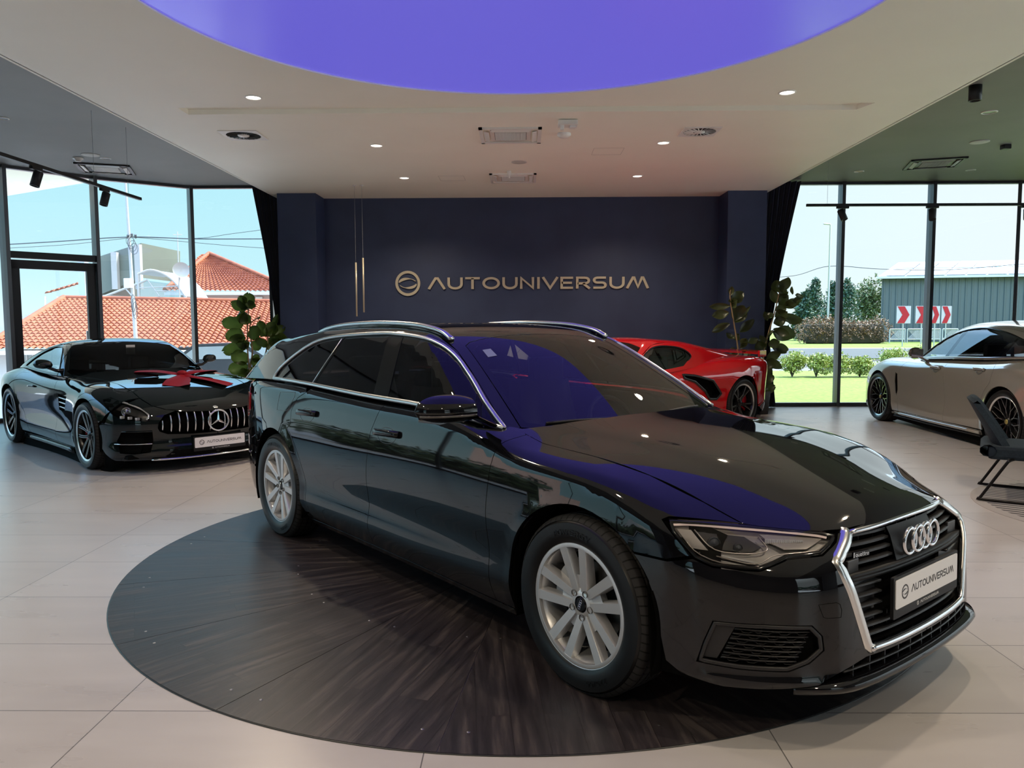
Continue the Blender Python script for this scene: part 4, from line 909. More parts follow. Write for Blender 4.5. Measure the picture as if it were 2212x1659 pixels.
# ---------------- black estate car ----------------
def interior(root, x0, x1, seats, dash_x, wheel_y, zf=.3, zs=.0, hw=.62):
    """dark cabin: floor pan, dashboard, seats with headrests, steering wheel, mirror"""
    mb = MB(); mb.box(((x0+x1)/2, 0, zf), (x1-x0, hw*2, .02))
    mb.build('cabin_floor', CM['int_dark'], root)
    mb = MB()
    prof = [(dash_x+.45, .70+zs), (dash_x+.42, .90+zs), (dash_x+.1, .955+zs), (dash_x-.12, .93+zs), (dash_x-.22, .86+zs), (dash_x-.16, .70+zs), (dash_x-.18, .5+zs)]
    mb.grid([[(x, y, z-.05*(abs(y)/hw)**4) for x, z in prof] for y in np.linspace(-hw*1.12, hw*1.12, 15)])
    mb.build('dashboard', CM['int_dark'], root)
    for sx, sy, w in seats:
        mb = MB()
        G = []
        for t in np.linspace(0, 1, 9):
            z = .52+zs+.56*t; xb = sx-.22*t-.05*sin(pi*t); ww = w/2*(1-.18*t**2)
            G.append([(xb-.06*(1 if abs(k) > .8 else 0)-.0, sy+ww*k, z) for k in (-1, -.75, -.4, 0, .4, .75, 1)])
        mb.grid(G); mb.grid([[(p[0]-.11, p[1], p[2]) for p in r] for r in G])
        mb.box((sx-.27, sy, 1.14+zs), (.1, .24, .17), bev=.04)
        mb.box((sx+.18, sy, .48+zs), (.5, w, .12), bev=.05)
        mb.build('seat', CM['seat'], root)
    mb = MB(); M = Mx((dash_x-.30, wheel_y, .84+zs), ry=-.45)
    torus_mb(mb, (0, 0, 0), .18, .014, 'x', 32, 8); mb.box((0, 0, 0), (.03, .10, .09), bev=.02); mb.box((0, 0, 0), (.015, .34, .03)); mb.box((0, 0, -.08), (.015, .03, .16)); mb.xf(M)
    mb.build('steering_wheel', CM['int_dark'], root)
def plate_mb(root, x, y0, z, w=.52, h=.112, ry=0, rows=True, surround=True, flipx=1):
    """number plate with dealer lettering; faces +x"""
    M = Mx((x, y0, z), ry=ry) @ Matrix(((0, 0, 1, 0), (1, 0, 0, 0), (0, 1, 0, 0), (0, 0, 0, 1)))   # local x->y, y->z, z->x
    hb = MB().prism(rrect(w+.02, h+.045, .006), -.012, .0, M @ Mx((0, -.012, 0))).build('plate_holder', CM['black'], root)
    MB().prism(rrect(w, h, .008), .0005, .0035, M).build('plate', CM['white'], hb)
    mb = MB(); hh = h*.25; L = text_len('AUTOUNIVERSUM', hh, .17, 1.0); k = w*.69/L
    text_mb(mb, 'AUTOUNIVERSUM', hh, hh*.17, .0006, M @ Mx((-w*.265, -hh*.5, .0036), sc=(k, 1, 1)), .17)
    logo_mb(mb, h*.25, .0006, M @ Mx((-w*.365, 0, .0036)))
    mb.build('plate_lettering', mat('ink', (.03, .03, .035), .5), hb)
    mb = MB(); hh = .010; text_mb(mb, 'AUTOUNIVERSUM', hh, hh*.2, .0006, M @ Mx((-w*.11, -h/2-.021, .0003)), .2)
    logo_mb(mb, .008, .0006, M @ Mx((-w*.15, -h/2-.016, .0003)), .0022)
    mb.build('holder_lettering', mat('ink_light', (.6, .6, .6), .5), hb)
    return hb

def audi_bodies():
    WB = -2.924; zc = .345
    # half width of the side, below the shoulder crease (rows z, columns x)
    xs = [-4.1, -3.7, -3.3, -2.924, -2.5, -2.0, -1.5, -1.0, -.5, 0, .35, .6, .8, 1.0]
    zs = [.15, .25, .33, .42, .55, .70, .82, .92, 1.1]
    T = [[.80, .84, .86, .865, .850, .845, .842, .845, .855, .86, .87, .86, .84, .80],
         [.82, .87, .90, .905, .905, .900, .900, .903, .905, .905, .90, .89, .87, .83],
         [.84, .885, .92, .925, .928, .924, .922, .924, .927, .925, .918, .90, .88, .84],
         [.85, .895, .925, .930, .922, .912, .909, .912, .922, .929, .922, .905, .885, .85],
         [.86, .905, .932, .940, .932, .925, .922, .925, .935, .940, .928, .908, .888, .855],
         [.86, .905, .932, .942, .932, .926, .924, .926, .932, .936, .922, .900, .88, .85],
         [.85, .895, .922, .930, .920, .913, .911, .913, .917, .918, .900, .878, .86, .83],
         [.83, .875, .902, .908, .900, .893, .890, .892, .895, .892, .87, .85, .84, .81],
         [.79, .83, .855, .86, .858, .853, .850, .85, .85, .84, .82, .80, .79, .76]]
    side0 = S2(xs, zs, T)
    crease = S1((-4.1, .93), (-3.3, .955), (-2.924, .96), (-2.2, .965), (-1.4, .955), (-.5, .925), (-.1, .880), (.15, .845), (.4, .775), (.6, .715), (.8, .68), (1.0, .66))
    ctr = S1((-4.1, 1.03), (-2.5, 1.08), (-1.0, 1.055), (-.7, 1.035), (-.45, 1.0), (-.2, .970), (0, .942), (.2, .907), (.425, .857), (.56, .822), (.7, .785), (.8, .757), (.86, .738), (.92, .71), (1.05, .62))
    edge = S1((-4.1, 1.02), (-2.9, 1.065), (-1.6, 1.035), (-.8, 1.0), (-.577, .962), (-.37, .930), (-.05, .905), (.2, .866), (.425, .797), (.56, .742), (.7, .712), (.8, .698), (1.0, .62))
    ye = S1((-4.1, .76), (-.7, .76), (-.37, .76), (-.05, .75), (.2, .73), (.425, .69), (.56, .645), (.7, .55), (.8, .46), (1.0, .40))
    fx = S1((.10, .60), (.16, .82), (.20, .900), (.24, .918), (.30, .922), (.40, .918), (.49, .912), (.56, .904), (.645, .880), (.716, .850), (.76, .806), (.82, .72), (1.0, .45))
    cc = S1((0, 0), (.2, .006), (.4, .032), (.5, .060), (.6, .108), (.7, .182), (.8, .300), (.86, .410), (.90, .52), (.93, .66), (.97, .95))
    rx = S1((.15, 3.90), (.3, 3.99), (.6, 4.02), (.9, 4.0), (1.1, 3.96))
    rc = S1((0, 0), (.4, .025), (.6, .09), (.7, .16), (.8, .29), (.86, .43), (.90, .56), (.94, .78), (.97, 1.0))
    def F(P):
        x, y, z = P[:, 0], np.abs(P[:, 1]), P[:, 2]
        w = side0(x, z); zc_ = crease(x)
        # flat band round each arch
        for wx in (0, WB):
            r = np.hypot(x-wx, z-zc); w = w+.16*splus(.452-r, .002)*sstep(r-.36, .01)*sstep(z-.2, .05)
        w = w-(.10+1.25*sstep(x+.38, .09))*splus(z-zc_, .010)
        sd = y-w
        # hood/top: centre profile blended to the shut line edge value at y=.76
        c, e = ctr(x), edge(x); q = y/ye(x)
        bump = .006*sstep(.47+.22*np.clip(-x, -1, .6)-y, .03)*sstep(x+.75, .05)     # raised middle of the bonnet
        g = c-(c-e)*q**2*(.75+.25*q**2)+bump-.006
        tp = (z-g)*.95
        cy = cc(np.minimum(y, .96)); dc = (cc(np.minimum(y, .955)+.005)-cc(np.minimum(y, .955)-.005))/.01
        lower = .014*sstep(z-.63, .012)*sstep(y-.52, .03)   # shelf under the headlamps
        led = .014*sstep(.636+.022*sstep(.67-y, .02)-z, .005)*sstep(y-.47, .03)+.016*np.exp(-((z-.238)/.022)**2)*sstep(y-.35, .05)
        fr = (x-(fx(z)-cy)-led)/np.sqrt(1+dc**2)
        f = smax(smax(sd, tp, .05), fr, .055)
        yr = np.minimum(y, .96); dr = (rc(yr+.005)-rc(yr-.005))/.01
        return smax(f, (-x-rx(z)+rc(yr))/np.sqrt(1+dr**2), .08)
    B = Body(F, z0=.5, px=-.2)
    # cabin
    beltw = S1((-4.1, .80), (-3.4, .845), (-2.5, .862), (-1.5, .866), (-.8, .862), (-.3, .84))
    roof = S1((-4.15, .90), (-4.0, 1.02), (-3.72, 1.26), (-3.60, 1.335), (-3.4, 1.362), (-3.0, 1.400), (-2.5, 1.440), (-2.0, 1.450), (-1.6, 1.435), (-1.38, 1.403), (-1.2, 1.340), (-.9, 1.19), (-.6, 1.022), (-.3, .845), (0, .66))
    def FG(P):
        x, y, z = P[:, 0], np.abs(P[:, 1]), P[:, 2]
        zb = edge(x); w = beltw(x)-.55*np.maximum(z-zb, -.2)-.12*np.maximum(z-zb, 0)**2
        # plan taper behind the rear doors and toward the screen
        sd = (y-w)*.9
        xx = x+.12*y**2*sstep(x+1.6, .15)-.25*y**2*sstep(-3.3-x, .1)
        rz = roof(xx); dr = (roof(xx+.005)-roof(xx-.005))/.01
        tp = (z-rz+.020*(y/.6)**2)/np.sqrt(1+dr**2)
        return smax(sd, tp, .07)
    G = Body(FG, z0=.9, px=-1.5)
    return B, G, edge, WB, zc
def resamp3(spec): return [('t', *q) for q in resamp([(q[1], q[2]) for q in spec], .05)]
def audi():
    root = empty('estate_car', (.9125, 3.5217, 0), -.8726, 'glossy black estate car with silver double-spoke wheels on the round dark wooden turntable', 'car')
    B, G, edge, WB, zc = audi_bodies()
    paint = CM['paint']
    def arcspec(cx, r, a0, a1, n=26, z=zc): return [('s', cx+r*cos(R(a0+(a1-a0)*k/n)), z+r*sin(R(a0+(a1-a0)*k/n))) for k in range(n+1)]
    RA = .398
    sill = .205
    # --- doors and wings (right side visible, mirrored) ---
    gm = [('s', -1.660, sill+.0), ('s', -1.662, .42), ('s', -1.655, .65), ('s', -1.636, .85), ('s', -1.60, .935), ('s', -1.565, 1.0), ('s', -1.55, 1.035)]
    gf = [('s', -.545, sill), ('s', -.552, .42), ('s', -.558, .62), ('s', -.548, .80), ('s', -.525, .90), ('s', -.50, .945), ('s', -.56, .962)]
    gr = [('s', -2.43, sill), ('s', -2.455, .34)]+arcspec(WB, .475, 0, 62, 10)[1:]+[('s', -2.655, .80), ('s', -2.672, .88), ('s', -2.62, .965), ('s', -2.52, 1.01), ('s', -2.42, 1.05)]
    def top_line(x0, x1, n=10): return [('s', x0+(x1-x0)*k/n, float(edge(x0+(x1-x0)*k/n))-.004) for k in range(n+1)]
    dz = .012
    mb = panel(MB(), B, 'rad', gm[::1]+top_line(-1.55, -.56)[1:-1]+gf[::-1], h=.035, sides=1); mb.build('front_door', paint, root)
    mb = panel(MB(), B, 'rad', gr[:1]+gr[1:]+top_line(-2.42, -1.55)[1:-1]+gm[::-1], h=.035, sides=1); mb.build('rear_door', paint, root)
    # mirror-image panels as parts of their own
    def both(name, dom, outline, holes=(), m=paint, body=B, **k):
        mb = panel(MB(), body, dom, outline, holes, **k); o = mb.build(name, m, root)
        mb2 = MB(); mb2.v = list(mb.v); mb2.f = list(mb.f); mb2.sm = list(mb.sm); mb2.n = dict(mb.n); mb2.xf(MIR); o2 = mb2.build(name, m, root); return o, o2
    for n in ('front_door', 'rear_door'):
        o = bpy.data.objects[n]; mb2 = MB(); mb2.v = [tuple(v.co) for v in o.data.vertices]; mb2.f = [tuple(p.vertices) for p in o.data.polygons]; mb2.sm = [True]*len(mb2.f)
        mb2.xf(MIR); mb2.build(n, paint, root)
    # front wing: from door gap round the arch to the bumper joint, up to the bonnet shut line
    shut = [('t', -.58, -.735), ('t', -.37, -.762), ('t', -.066, -.742), ('t', .196, -.719), ('t', .42, -.686), ('t', .558, -.647)]
    def p3(*q): return ('p', *q)
    wing = [gf[0], *gf[1:-1], ('t', -.60, -.77)]+shut+[p3(.452, -.778, .756), p3(.388, -.85, .762), p3(.375, -.858, .75), p3(.42, -.866, .712), p3(.495, -.848, .645), p3(.414, -.884, .621), p3(.29, -.914, .624)]+[q for q in arcspec(0, RA, 46, 180, 22)]+[('s', -RA-.002, .28), ('s', -.40, sill)]
    both('front_wing', 'rad', wing, h=.03)
    # rear quarter
    quarter = [gr[0]]+[('s', WB+RA+.045, .25)]*0+gr[1:-1]+[('t', x, -.80) for x in (-2.6, -3.0, -3.3, -3.5)]+[('t', -3.72, -.74), ('t', -3.85, -.6), ('b', -.6, .93), ('b', -.80, .80), ('s', -3.60, .60), ('s', -3.38, .42)]+arcspec(WB, RA, 165, 0, 26)+[('s', WB+RA, .3), ('s', -2.50, sill)]
    both('rear_quarter', 'rad', quarter, h=.04)
    both('rear_bumper', 'back', [('s', WB-RA-.01, .24), ('s', WB-RA+.005, .415), ('s', -3.42, .43), ('b', -.86, .60), ('b', -.5, .62), ('b', -.001, .62), ('b', -.001, .2), ('b', -.6, .2)], h=.06)
    both('tail_lamp', 'back', [('s', -3.50, .94), ('s', -3.48, .82), ('s', -3.56, .76), ('b', -.62, .80), ('b', -.62, .93)], h=.05, off=.006, m=mat('red_lens', (.35, .005, .01), .08, coat=1))
    both('tailgate', 'back', [('b', -.001, .62), ('b', -.80, .62), ('b', -.80, 1.0), ('b', -.001, 1.0)], h=.06)
    # sill and dark shells
    both('sill', 'rad', [('s', -2.5, sill-.004), ('s', -.42, sill-.004), ('s', -.43, .165), ('s', -2.48, .165)], h=.05, m=CM['gblack'])
    mb = panel(MB(), B, 'rad', [('s', WB-.50, .40), ('s', -3.75, .55), ('s', -3.8, .95)]+top_line(-3.7, -.6, 14)+[('s', -.3, .91), ('s', 0, .87), ('s', .3, .82), ('s', .55, .72), ('s', .62, .5), ('s', .55, .2)], [arcspec(0, RA+.004, 0, 345, 30), arcspec(WB, RA+.004, 0, 345, 30)], h=.08, off=-.022, lip=0, sides=2)
    mb.build('inner_shell', CM['void'], root)
    # wheel houses
    for wx in (0, WB):
        for s in (-1, 1):
            mb = MB(); mb.lathe([(RA+.002, 0), (RA+.004, .30), (.05, .32)], 40, Mx((wx, s*.915, zc), rx=pi/2*(1 if s > 0 else -1), sc=(1, 1, 1)), a0=-.4 if s > 0 else -.4-0, a1=pi+.4)
            if s < 0: mb.v = [(v[0], v[1], zc+abs(v[2]-zc) if v[2] < zc-.16 else v[2]) for v in mb.v]
            mb.build('wheel_arch_liner', CM['void'], root)
    # bonnet
    hood = [('t', -.42, -.001), ('t', -.44, -.3), ('t', -.49, -.55), ('t', -.56, -.70)]+shut+[('t', .66, -.555), ('t', .745, -.46), ('t', .79, -.37), ('t', .822, -.24), ('t', .838, -.12), ('t', .842, -.001)]
    full = hood+[('t', q[1], -q[2]) for q in hood[::-1]]
    panel(MB(), B, 'top', full, h=.03).build('bonnet', paint, root)
    # --- nose: bumper cover wraps from arch to grille ---
    hlo = [p3(.388, -.848, .757), p3(.42, -.864, .715), p3(.502, -.845, .640), p3(.558, -.818, .621), p3(.676, -.725, .617), p3(.723, -.634, .652), p3(.79, -.531, .659), p3(.797, -.455, .690), p3(.785, -.425, .709), p3(.735, -.465, .719), p3(.66, -.534, .728), p3(.552, -.652, .739), p3(.452, -.778, .753)]
    go = [(-.362, .712), (-.508, .630), (-.495, .58), (-.402, .335), (-.385, .314)]     # grille frame, y,z
    fog = [p3(.569, -.828, .436), p3(.70, -.73, .440), p3(.80, -.612, .437), p3(.822, -.583, .40), p3(.826, -.578, .352), p3(.801, -.622, .311), p3(.759, -.678, .284), p3(.64, -.785, .283), p3(.525, -.854, .288), p3(.545, -.846, .36)]
    bump_o = [p3(.288, -.915, .620), p3(.414, -.884, .617), p3(.498, -.850, .638), p3(.558, -.820, .617), p3(.676, -.727, .613), p3(.725, -.636, .648), p3(.792, -.533, .655), p3(.80, -.455, .687), p3(.79, -.42, .710)]+[('f', -.30, .724), ('f', -.15, .731), ('f', -.001, .733), ('f', -.001, .719), ('f', -.2, .717)]+[('f', y, z) for y, z in go]+[('f', -.38, .312), ('f', -.001, .306), ('f', -.001, .296), ('f', -.40, .296), ('f', -.50, .275), ('f', -.585, .250), p3(.813, -.595, .237), p3(.694, -.738, .219), p3(.597, -.809, .213), p3(.469, -.869, .232), p3(.415, -.885, .262)]+arcspec(0, RA, 3, 44, 10)
    both('front_bumper', 'wrap', bump_o, [fog], h=.025)
    # lower air intake lip (splitter)
    sp = [(-.64, .222), (-.60, .226), (-.52, .230), (-.40, .232), (-.2, .233), (0, .234)]
    allsp = sp+[(-y, z) for y, z in sp[-2::-1]]
    P, Nn = on_curve(B, [('f', y, z) for y, z in allsp], 5); P[:, 0] -= .045*(np.abs(P[:, 1])/.64)**8
    sweep(MB(), P, np.tile([0, 0, 1.], (len(P), 1)), [(.05, -.03), (-.025, -.022), (-.034, -.004), (-.025, .010), (.05, .012)]).build('front_splitter', paint, root)
    # headlamps
    lampg = mat('lamp_housing', (.26, .25, .245), .35, .3); lampd = mat('lamp_dark', (.03, .03, .03), .25)
    def ribbon(mb, spec, w, h, base=0, body=B, closed=False, sides=1, smooth=False, off=0):
        pts = crvspec(spec, 6, closed) if smooth else spec
        P = body.at(pts); P2 = []
        # densify in 3d then reproject through the same view
        v = pts[0][0]; ii = {'s': (0, 2), 't': (0, 1), 'f': (1, 2), 'b': (1, 2)}[v]
        poly = [tuple(q[1:]) for q in pts]; d = []
        for i in range(len(poly) if closed else len(poly)-1):
            a, b = np.array(poly[i]), np.array(poly[(i+1) % len(poly)]); k = max(1, int(np.hypot(*(b-a))/.025)); d += [tuple(a+(b-a)*j/k) for j in range(k)]
        if not closed: d.append(poly[-1])
        P = body.at([(v, *q) for q in d]); n_ = body.grad(P); P = P+n_*off
        sweep(mb, P, n_, rprof(w, h, base=base), closed, sides); return mb
    for sgn in (1, -1):
        M_ = Matrix.Diagonal((1, sgn, 1, 1))
        def bld(mb, name, m, par=None):
            if sgn < 0: mb.xf(M_)
            return mb.build(name, m, par or root)
        hl = bld(panel(MB(), B, 'wrap', hlo, h=.02, gap=.004, off=.001, lip=.0), 'headlamp', CM['lamp'])
        bld(panel(MB(), B, 'wrap', hlo, h=.03, gap=.001, off=-.034, lip=0), 'lamp_bowl', lampg, hl)
        mb = MB(); Uh = np.array(resamp([tuple(u) for u in B.inv('wrap', B.at(hlo))], .02)); P = B.fwd('wrap', Uh); n_ = B.grad(P); A = P-n_*.001; C = P-n_*.04
        n = len(P); mb.add(np.concatenate([A, C]), [(i, (i+1) % n, n+(i+1) % n, n+i) for i in range(n)])
        Pi = B.fwd('wrap', np.array(resamp(inset([tuple(u) for u in B.inv('wrap', B.at(hlo))], .006), .015))); n_ = B.grad(Pi); sweep(mb, Pi-n_*.006, n_, rprof(.012, .004), True)
        bld(mb, 'lamp_rim', CM['gblack'], hl)
        def sub(pts, off, name, m, h=.02, lip=.004): bld(panel(MB(), B, 'wrap', pts, h=h, gap=0, off=off, lip=lip), name, m, hl)
        sub([p3(.470, -.80, .732), p3(.592, -.677, .716), p3(.644, -.66, .690), p3(.636, -.706, .675), p3(.547, -.791, .68)], -.024, 'dark_chamber', lampd)
        sub([p3(.615, -.625, .720), p3(.70, -.525, .713), p3(.755, -.465, .708), p3(.745, -.545, .682), p3(.70, -.61, .682), p3(.66, -.63, .70)], -.020, 'indicator_bezel', mat('bezel_grey', (.34, .32, .31), .3, .3))
        sub([p3(.425, -.845, .735), p3(.455, -.80, .735), p3(.525, -.80, .672), p3(.485, -.845, .672)], -.022, 'corner_reflector', mat('reflector_grey', (.40, .37, .36), .5))
        mb = MB()
        for k in range(18):
            y = -.635+.0058*k; p = B.at([('f', y, .700)])[0]; n_ = B.grad(np.array([p]))[0]; c = p-n_*.020; mb.box((c[0], c[1], c[2]+.004), (.006, .0028, .016-.0006*k))
        bld(mb, 'lamp_prism', mat('lamp_prism', (.80, .82, .88), .12), hl)
        top_ = [(.410, -.845, .741), (.452, -.785, .741), (.552, -.66, .727), (.66, -.545, .716), (.735, -.475, .708), (.765, -.452, .702)]
        P = np.array(crv(top_, 6)); n_ = B.grad(P); sweep(MB(), P, n_, rprof(.006, .006)) if 0 else None
        mb = MB(); sweep(mb, P-n_*.012, n_, rprof(.0065, .006)); bld(mb, 'light_strip', mat('light_strip', (.85, .70, .62), .3, emit=(1, .72, .58), es=.16), hl)
        mb = MB()
        for pl in ([(.47, -.80, .735), (.55, -.792, .676), (.636, -.706, .669), (.665, -.655, .683), (.62, -.64, .716)], [(.56, -.80, .655), (.66, -.72, .640), (.70, -.655, .668), (.77, -.53, .676), (.775, -.47, .692)], [(.44, -.845, .715), (.52, -.835, .652), (.66, -.735, .632), (.71, -.645, .660), (.78, -.53, .667)]):
            P = np.array(crv(pl, 4)); n_ = B.grad(P); sweep(mb, P-n_*.022, n_, rprof(.004, .003))
        bld(mb, 'lamp_contours', mat('bezel_light', (.55, .50, .47), .25, .5), hl)
        for (x_, y_, z_, rr_) in ((.536, -.777, .699, .020), (.597, -.725, .688, .014)):
            P = np.array([[x_, y_, z_]]); n_ = B.grad(P)[0]; c = P[0]-n_*.026; Mq = Matrix.Translation(Vector(c)) @ Vector((.75, -.55, .1)).normalized().to_track_quat('Z', 'Y').to_matrix().to_4x4()
            mb = MB(); mb.lathe([(rr_*1.15, -.004), (rr_*1.12, .006), (rr_, .007), (rr_*.98, .002), (rr_*.7, .008), (0, .012)], 24, Mq); bld(mb, 'projector', mat('projector_glass', (.10, .11, .13), .05, .6), hl)
        mb = MB(); G_ = []
        for t in np.linspace(0, 1, 12):
            q = np.array([(.515+.165*t, -.838+.125*t, .668-.024*t)]); n_ = B.grad(q)[0]; G_.append([tuple(q[0]-n_*(.028+.006*abs(b))+np.array([0, 0, .0115*b-.004])) for b in (-1, -.5, 0, .5, 1)])
        mb.grid(G_); bld(mb, 'low_reflector', CM['chrome'], hl)
        # fog grille
        fg = bld(panel(MB(), B, 'wrap', fog, h=.03, gap=0, off=-.03, lip=0), 'fog_grille', CM['void'])
        mb = MB(); U = B.inv('wrap', B.at(fog)); U = np.array(resamp(inset([tuple(u) for u in U], -.001), .015)); P = B.fwd('wrap', U); n_ = B.grad(P); n = len(P); A = P+n_*.001; C = P-n_*.032
        U2 = np.array(resamp(inset([tuple(u) for u in B.inv('wrap', B.at(fog))], .012), .015))
        mb.add(np.concatenate([A, C]), [(i, (i+1) % n, n+(i+1) % n, n+i) for i in range(n)]); bld(mb, 'fog_rim', CM['black'], fg)
        sweepP = B.fwd('wrap', np.array(resamp(inset([tuple(u) for u in B.inv('wrap', B.at(fog))], .007), .012))); n_ = B.grad(sweepP)
        mb = MB(); sweep(mb, sweepP-n_*.008, n_, rprof(.014, .008), True); bld(mb, 'fog_surround', mat('grille_grey', (.018, .017, .018), .38), fg)
        bar = mat('grille_grey')
        mb = MB()
        panel(mb, B, 'wrap', [p3(.575, -.827, .424), p3(.63, -.79, .424), p3(.585, -.827, .305), p3(.540, -.850, .303)], h=.03, gap=0, off=-.014, lip=.012)
        FA, FB_, FC, FD = [np.array(q) for q in ((.630, -.79, .422), (.803, -.612, .418), (.59, -.82, .302), (.775, -.66, .302))]
        def fp(u, v): 
            q = (FA*(1-u)+FB_*u)*(1-v)+(FC*(1-u)+FD*u)*v; th = atan2(-q[1], q[0]+.2); return (th, q[2])
        for j in range(7):
            v = (j+.3)/7; P = B.fwd('wrap', np.array([fp(u, v) for u in np.linspace(.0, 1, 14)])); n_ = B.grad(P)
            sweep(mb, P-n_*.017, n_, rprof(.0045, .008))
            if j < 7:
                Z = [fp(u, v+(.075+(.030 if ((k+3*(j % 2))//3) % 2 else -.030))) for k, u in enumerate(np.linspace(0, 1, 25))]
                P = B.fwd('wrap', np.array(Z)); n_ = B.grad(P); sweep(mb, P-n_*.022, n_, rprof(.003, .006))
        bld(mb, 'fog_slats', bar, fg)
        p = np.array([.691, -.743, .414]); nn = B.grad(np.array([p]))[0]; Mq = Matrix.Translation(Vector(p)-Vector(nn)*.02) @ Vector(nn).to_track_quat('Z', 'Y').to_matrix().to_4x4()
        mb = MB(); mb.lathe([(.013, 0), (.013, .012), (.011, .014), (.009, .011), (0, .011)], 20, Mq); bld(mb, 'parking_sensor', CM['black'], fg)
        # tow / washer covers: thin raised outlines
        mb = MB(); ribbon(mb, [('f', -.596, .506), ('f', -.582, .463), ('f', -.57, .458), ('f', -.52, .456), ('f', -.516, .48), ('f', -.522, .500), ('f', -.535, .508)][::1], .002, .0006, closed=True)
        if sgn > 0: bld(mb, 'tow_cover', CM['void'])
    # chrome frame around the grille
    gp = [(-.370, .716), (-.505, .634), (-.492, .58), (-.400, .335), (-.385, .318), (-.365, .312)]
    for sgn in (1, -1):
        mb = MB(); d = []
        for i in range(len(gp)-1):
            a, b = np.array(gp[i]), np.array(gp[i+1]); k = max(1, int(np.hypot(*(b-a))/.02)); d += [tuple(a+(b-a)*j/k) for j in range(k)]
        d.append(gp[-1]); P = B.at([('f', *q) for q in d]); n_ = B.grad(P)
        A = np.array([1, 0, 0.])*.6+n_*.4; A /= np.linalg.norm(A, axis=1)[:, None]
        sweep(mb, P, A, [(.024, -.006), (.024, .005), (.017, .011), (-.008, .007), (-.017, -.010), (-.017, -.035)]);
        if sgn < 0: mb.xf(MIR)
        mb.build('grille_frame', mat('satin_chrome', (.78, .77, .75), .22, 1), root)
    mb = MB(); ys = np.linspace(-.365, .365, 36); P = B.at([('f', y, .709+.010*(1-(y/.365)**2)) for y in ys]); n_ = B.grad(P); A = np.tile([.8, 0, .6], (len(P), 1))
    sweep(mb, P, A, [(.008, -.008), (.008, .004), (-.002, .006), (-.008, .0), (-.008, -.02)]); mb.build('grille_top_strip', CM['chrome'], root)
    mb = MB(); ys = np.linspace(-.385, .385, 36); P = B.at([('f', y, .322) for y in ys]); n_ = B.grad(P)
    sweep(mb, P, n_, [(.012, -.02), (.014, .006), (.006, .014), (-.006, .012), (-.014, -.004), (-.014, -.02)]); mb.build('grille_bottom_strip', CM['chrome'], root)
    # grille field
    def gx(y, z, d): return B.at([('f', y, z)])[0][0]-d
    gpoly = [(-.362, .706), (-.495, .632), (-.484, .58), (-.395, .335), (-.37, .315), (.37, .315), (.395, .335), (.484, .58), (.495, .632), (.362, .706), (.2, .713), (0, .716), (-.2, .713)]
    gr_ = panel(MB(), B, 'front', [('f', *q) for q in gpoly], h=.05, gap=0, off=-.075, lip=0).build('grille', CM['void'], root)
    mb = MB(); U = np.array(resamp(gpoly, .02)); P = B.fwd('front', U); n = len(P); mb.add(np.concatenate([P-[.006, 0, 0], P-[.08, 0, 0]]), [(i, (i+1) % n, n+(i+1) % n, n+i) for i in range(n)]); mb.build('grille_wall', CM['black'], gr_)
    def hw_at(z): # half width of the opening
        return float(np.interp(z, [.315, .335, .58, .634, .716], [.37, .39, .478, .488, .35]))
    def slat(z, y0, y1, d0=.028, w=.020, h=.014, endlift=True):
        ys = np.linspace(y0, y1, max(8, int(abs(y1-y0)/.03))); P = np.array([B.at([('f', y, z)])[0] for y in ys])-[d0, 0, 0]
        up = np.zeros(len(ys))
        A = np.tile([1., 0, 0], (len(ys), 1)); mb = MB()
        sweep(mb, P+np.stack([up*0, up*0, up], 1), A, [(-h/2, -w), (-h/2+.002, 0), (-.001, .002), (.0, -.004), (.001, .002), (h/2-.002, 0), (h/2, -w)]); return mb
    bar2 = mat('grille_slat', (.03, .03, .032), .32)
    for z in (.692, .664, .636, .606, .568):
        w_ = hw_at(z)-.010
        if z > .60:
            slat(z, -w_, -.165).build('grille_slat', bar2, gr_); slat(z, .165, w_).build('grille_slat', bar2, gr_)
        else: slat(z, -w_, w_, .012, .04, .03).build('grille_slat', CM['black'], gr_)
    slat(.708, -.34, .34).build('grille_slat', bar2, gr_)
    for z in (.535, .498, .461, .424, .390, .358):
        w_ = hw_at(z)-.012
        if z > .40:
            for a, b in ((-w_, -.275), (.275, w_)): slat(z, a, b, .022, .03, .012).build('grille_slat', bar2, gr_)
        else: slat(z, -w_, w_, .022).build('grille_slat', bar2, gr_)
    for k in range(-4, 5):
        if True:
            y = k*.088
            for z0, z1 in ((.60, .70), (.335, .40)):
                x = gx(y, z1, .06); MB().box((x-.02, y, (z0+z1)/2), (.04, .006, z1-z0)).build('grille_brace', bar2, gr_)
    for y0 in (-.395, .395):   # backing of solid panels beside the plate and camera covers
        P_ = gx(y0, .47, .042); MB().box((P_, y0*.93, .47), (.012, .20, .16)).build('blank_panel', bar2, gr_)
        P_ = gx(y0*1.05, .60, .028); MB().box((P_, y0*1.03, .598), (.012, .075, .055), bev=.006).build('sensor_cover', bar2, gr_)
    mb = MB(); x = gx(0, .68, 0)
    G_ = []
    for z in np.linspace(.585, .700, 5): G_.append([(gx(y, z, .018), y, z) for y in np.linspace(-.165, .165, 9)])
    mb.grid(G_); mb.build('emblem_base', CM['black'], gr_)
    mb = MB()
    for k in range(4):
        y = (-1.5+k)*.0615; xk = B.at([('f', y, .645)])[0][0]+.010; torus_mb(mb, (xk+.002*(k % 2), y, .645), .0465, .0075, 'x', 48, 10, 1.0)
    mb.build('ring_emblem', CM['chrome'], gr_)
    # small badge
    Mf = lambda x, y, z: Mx((x, y, z)) @ Matrix(((0, 0, 1, 0), (1, 0, 0, 0), (0, 1, 0, 0), (0, 0, 0, 1)))
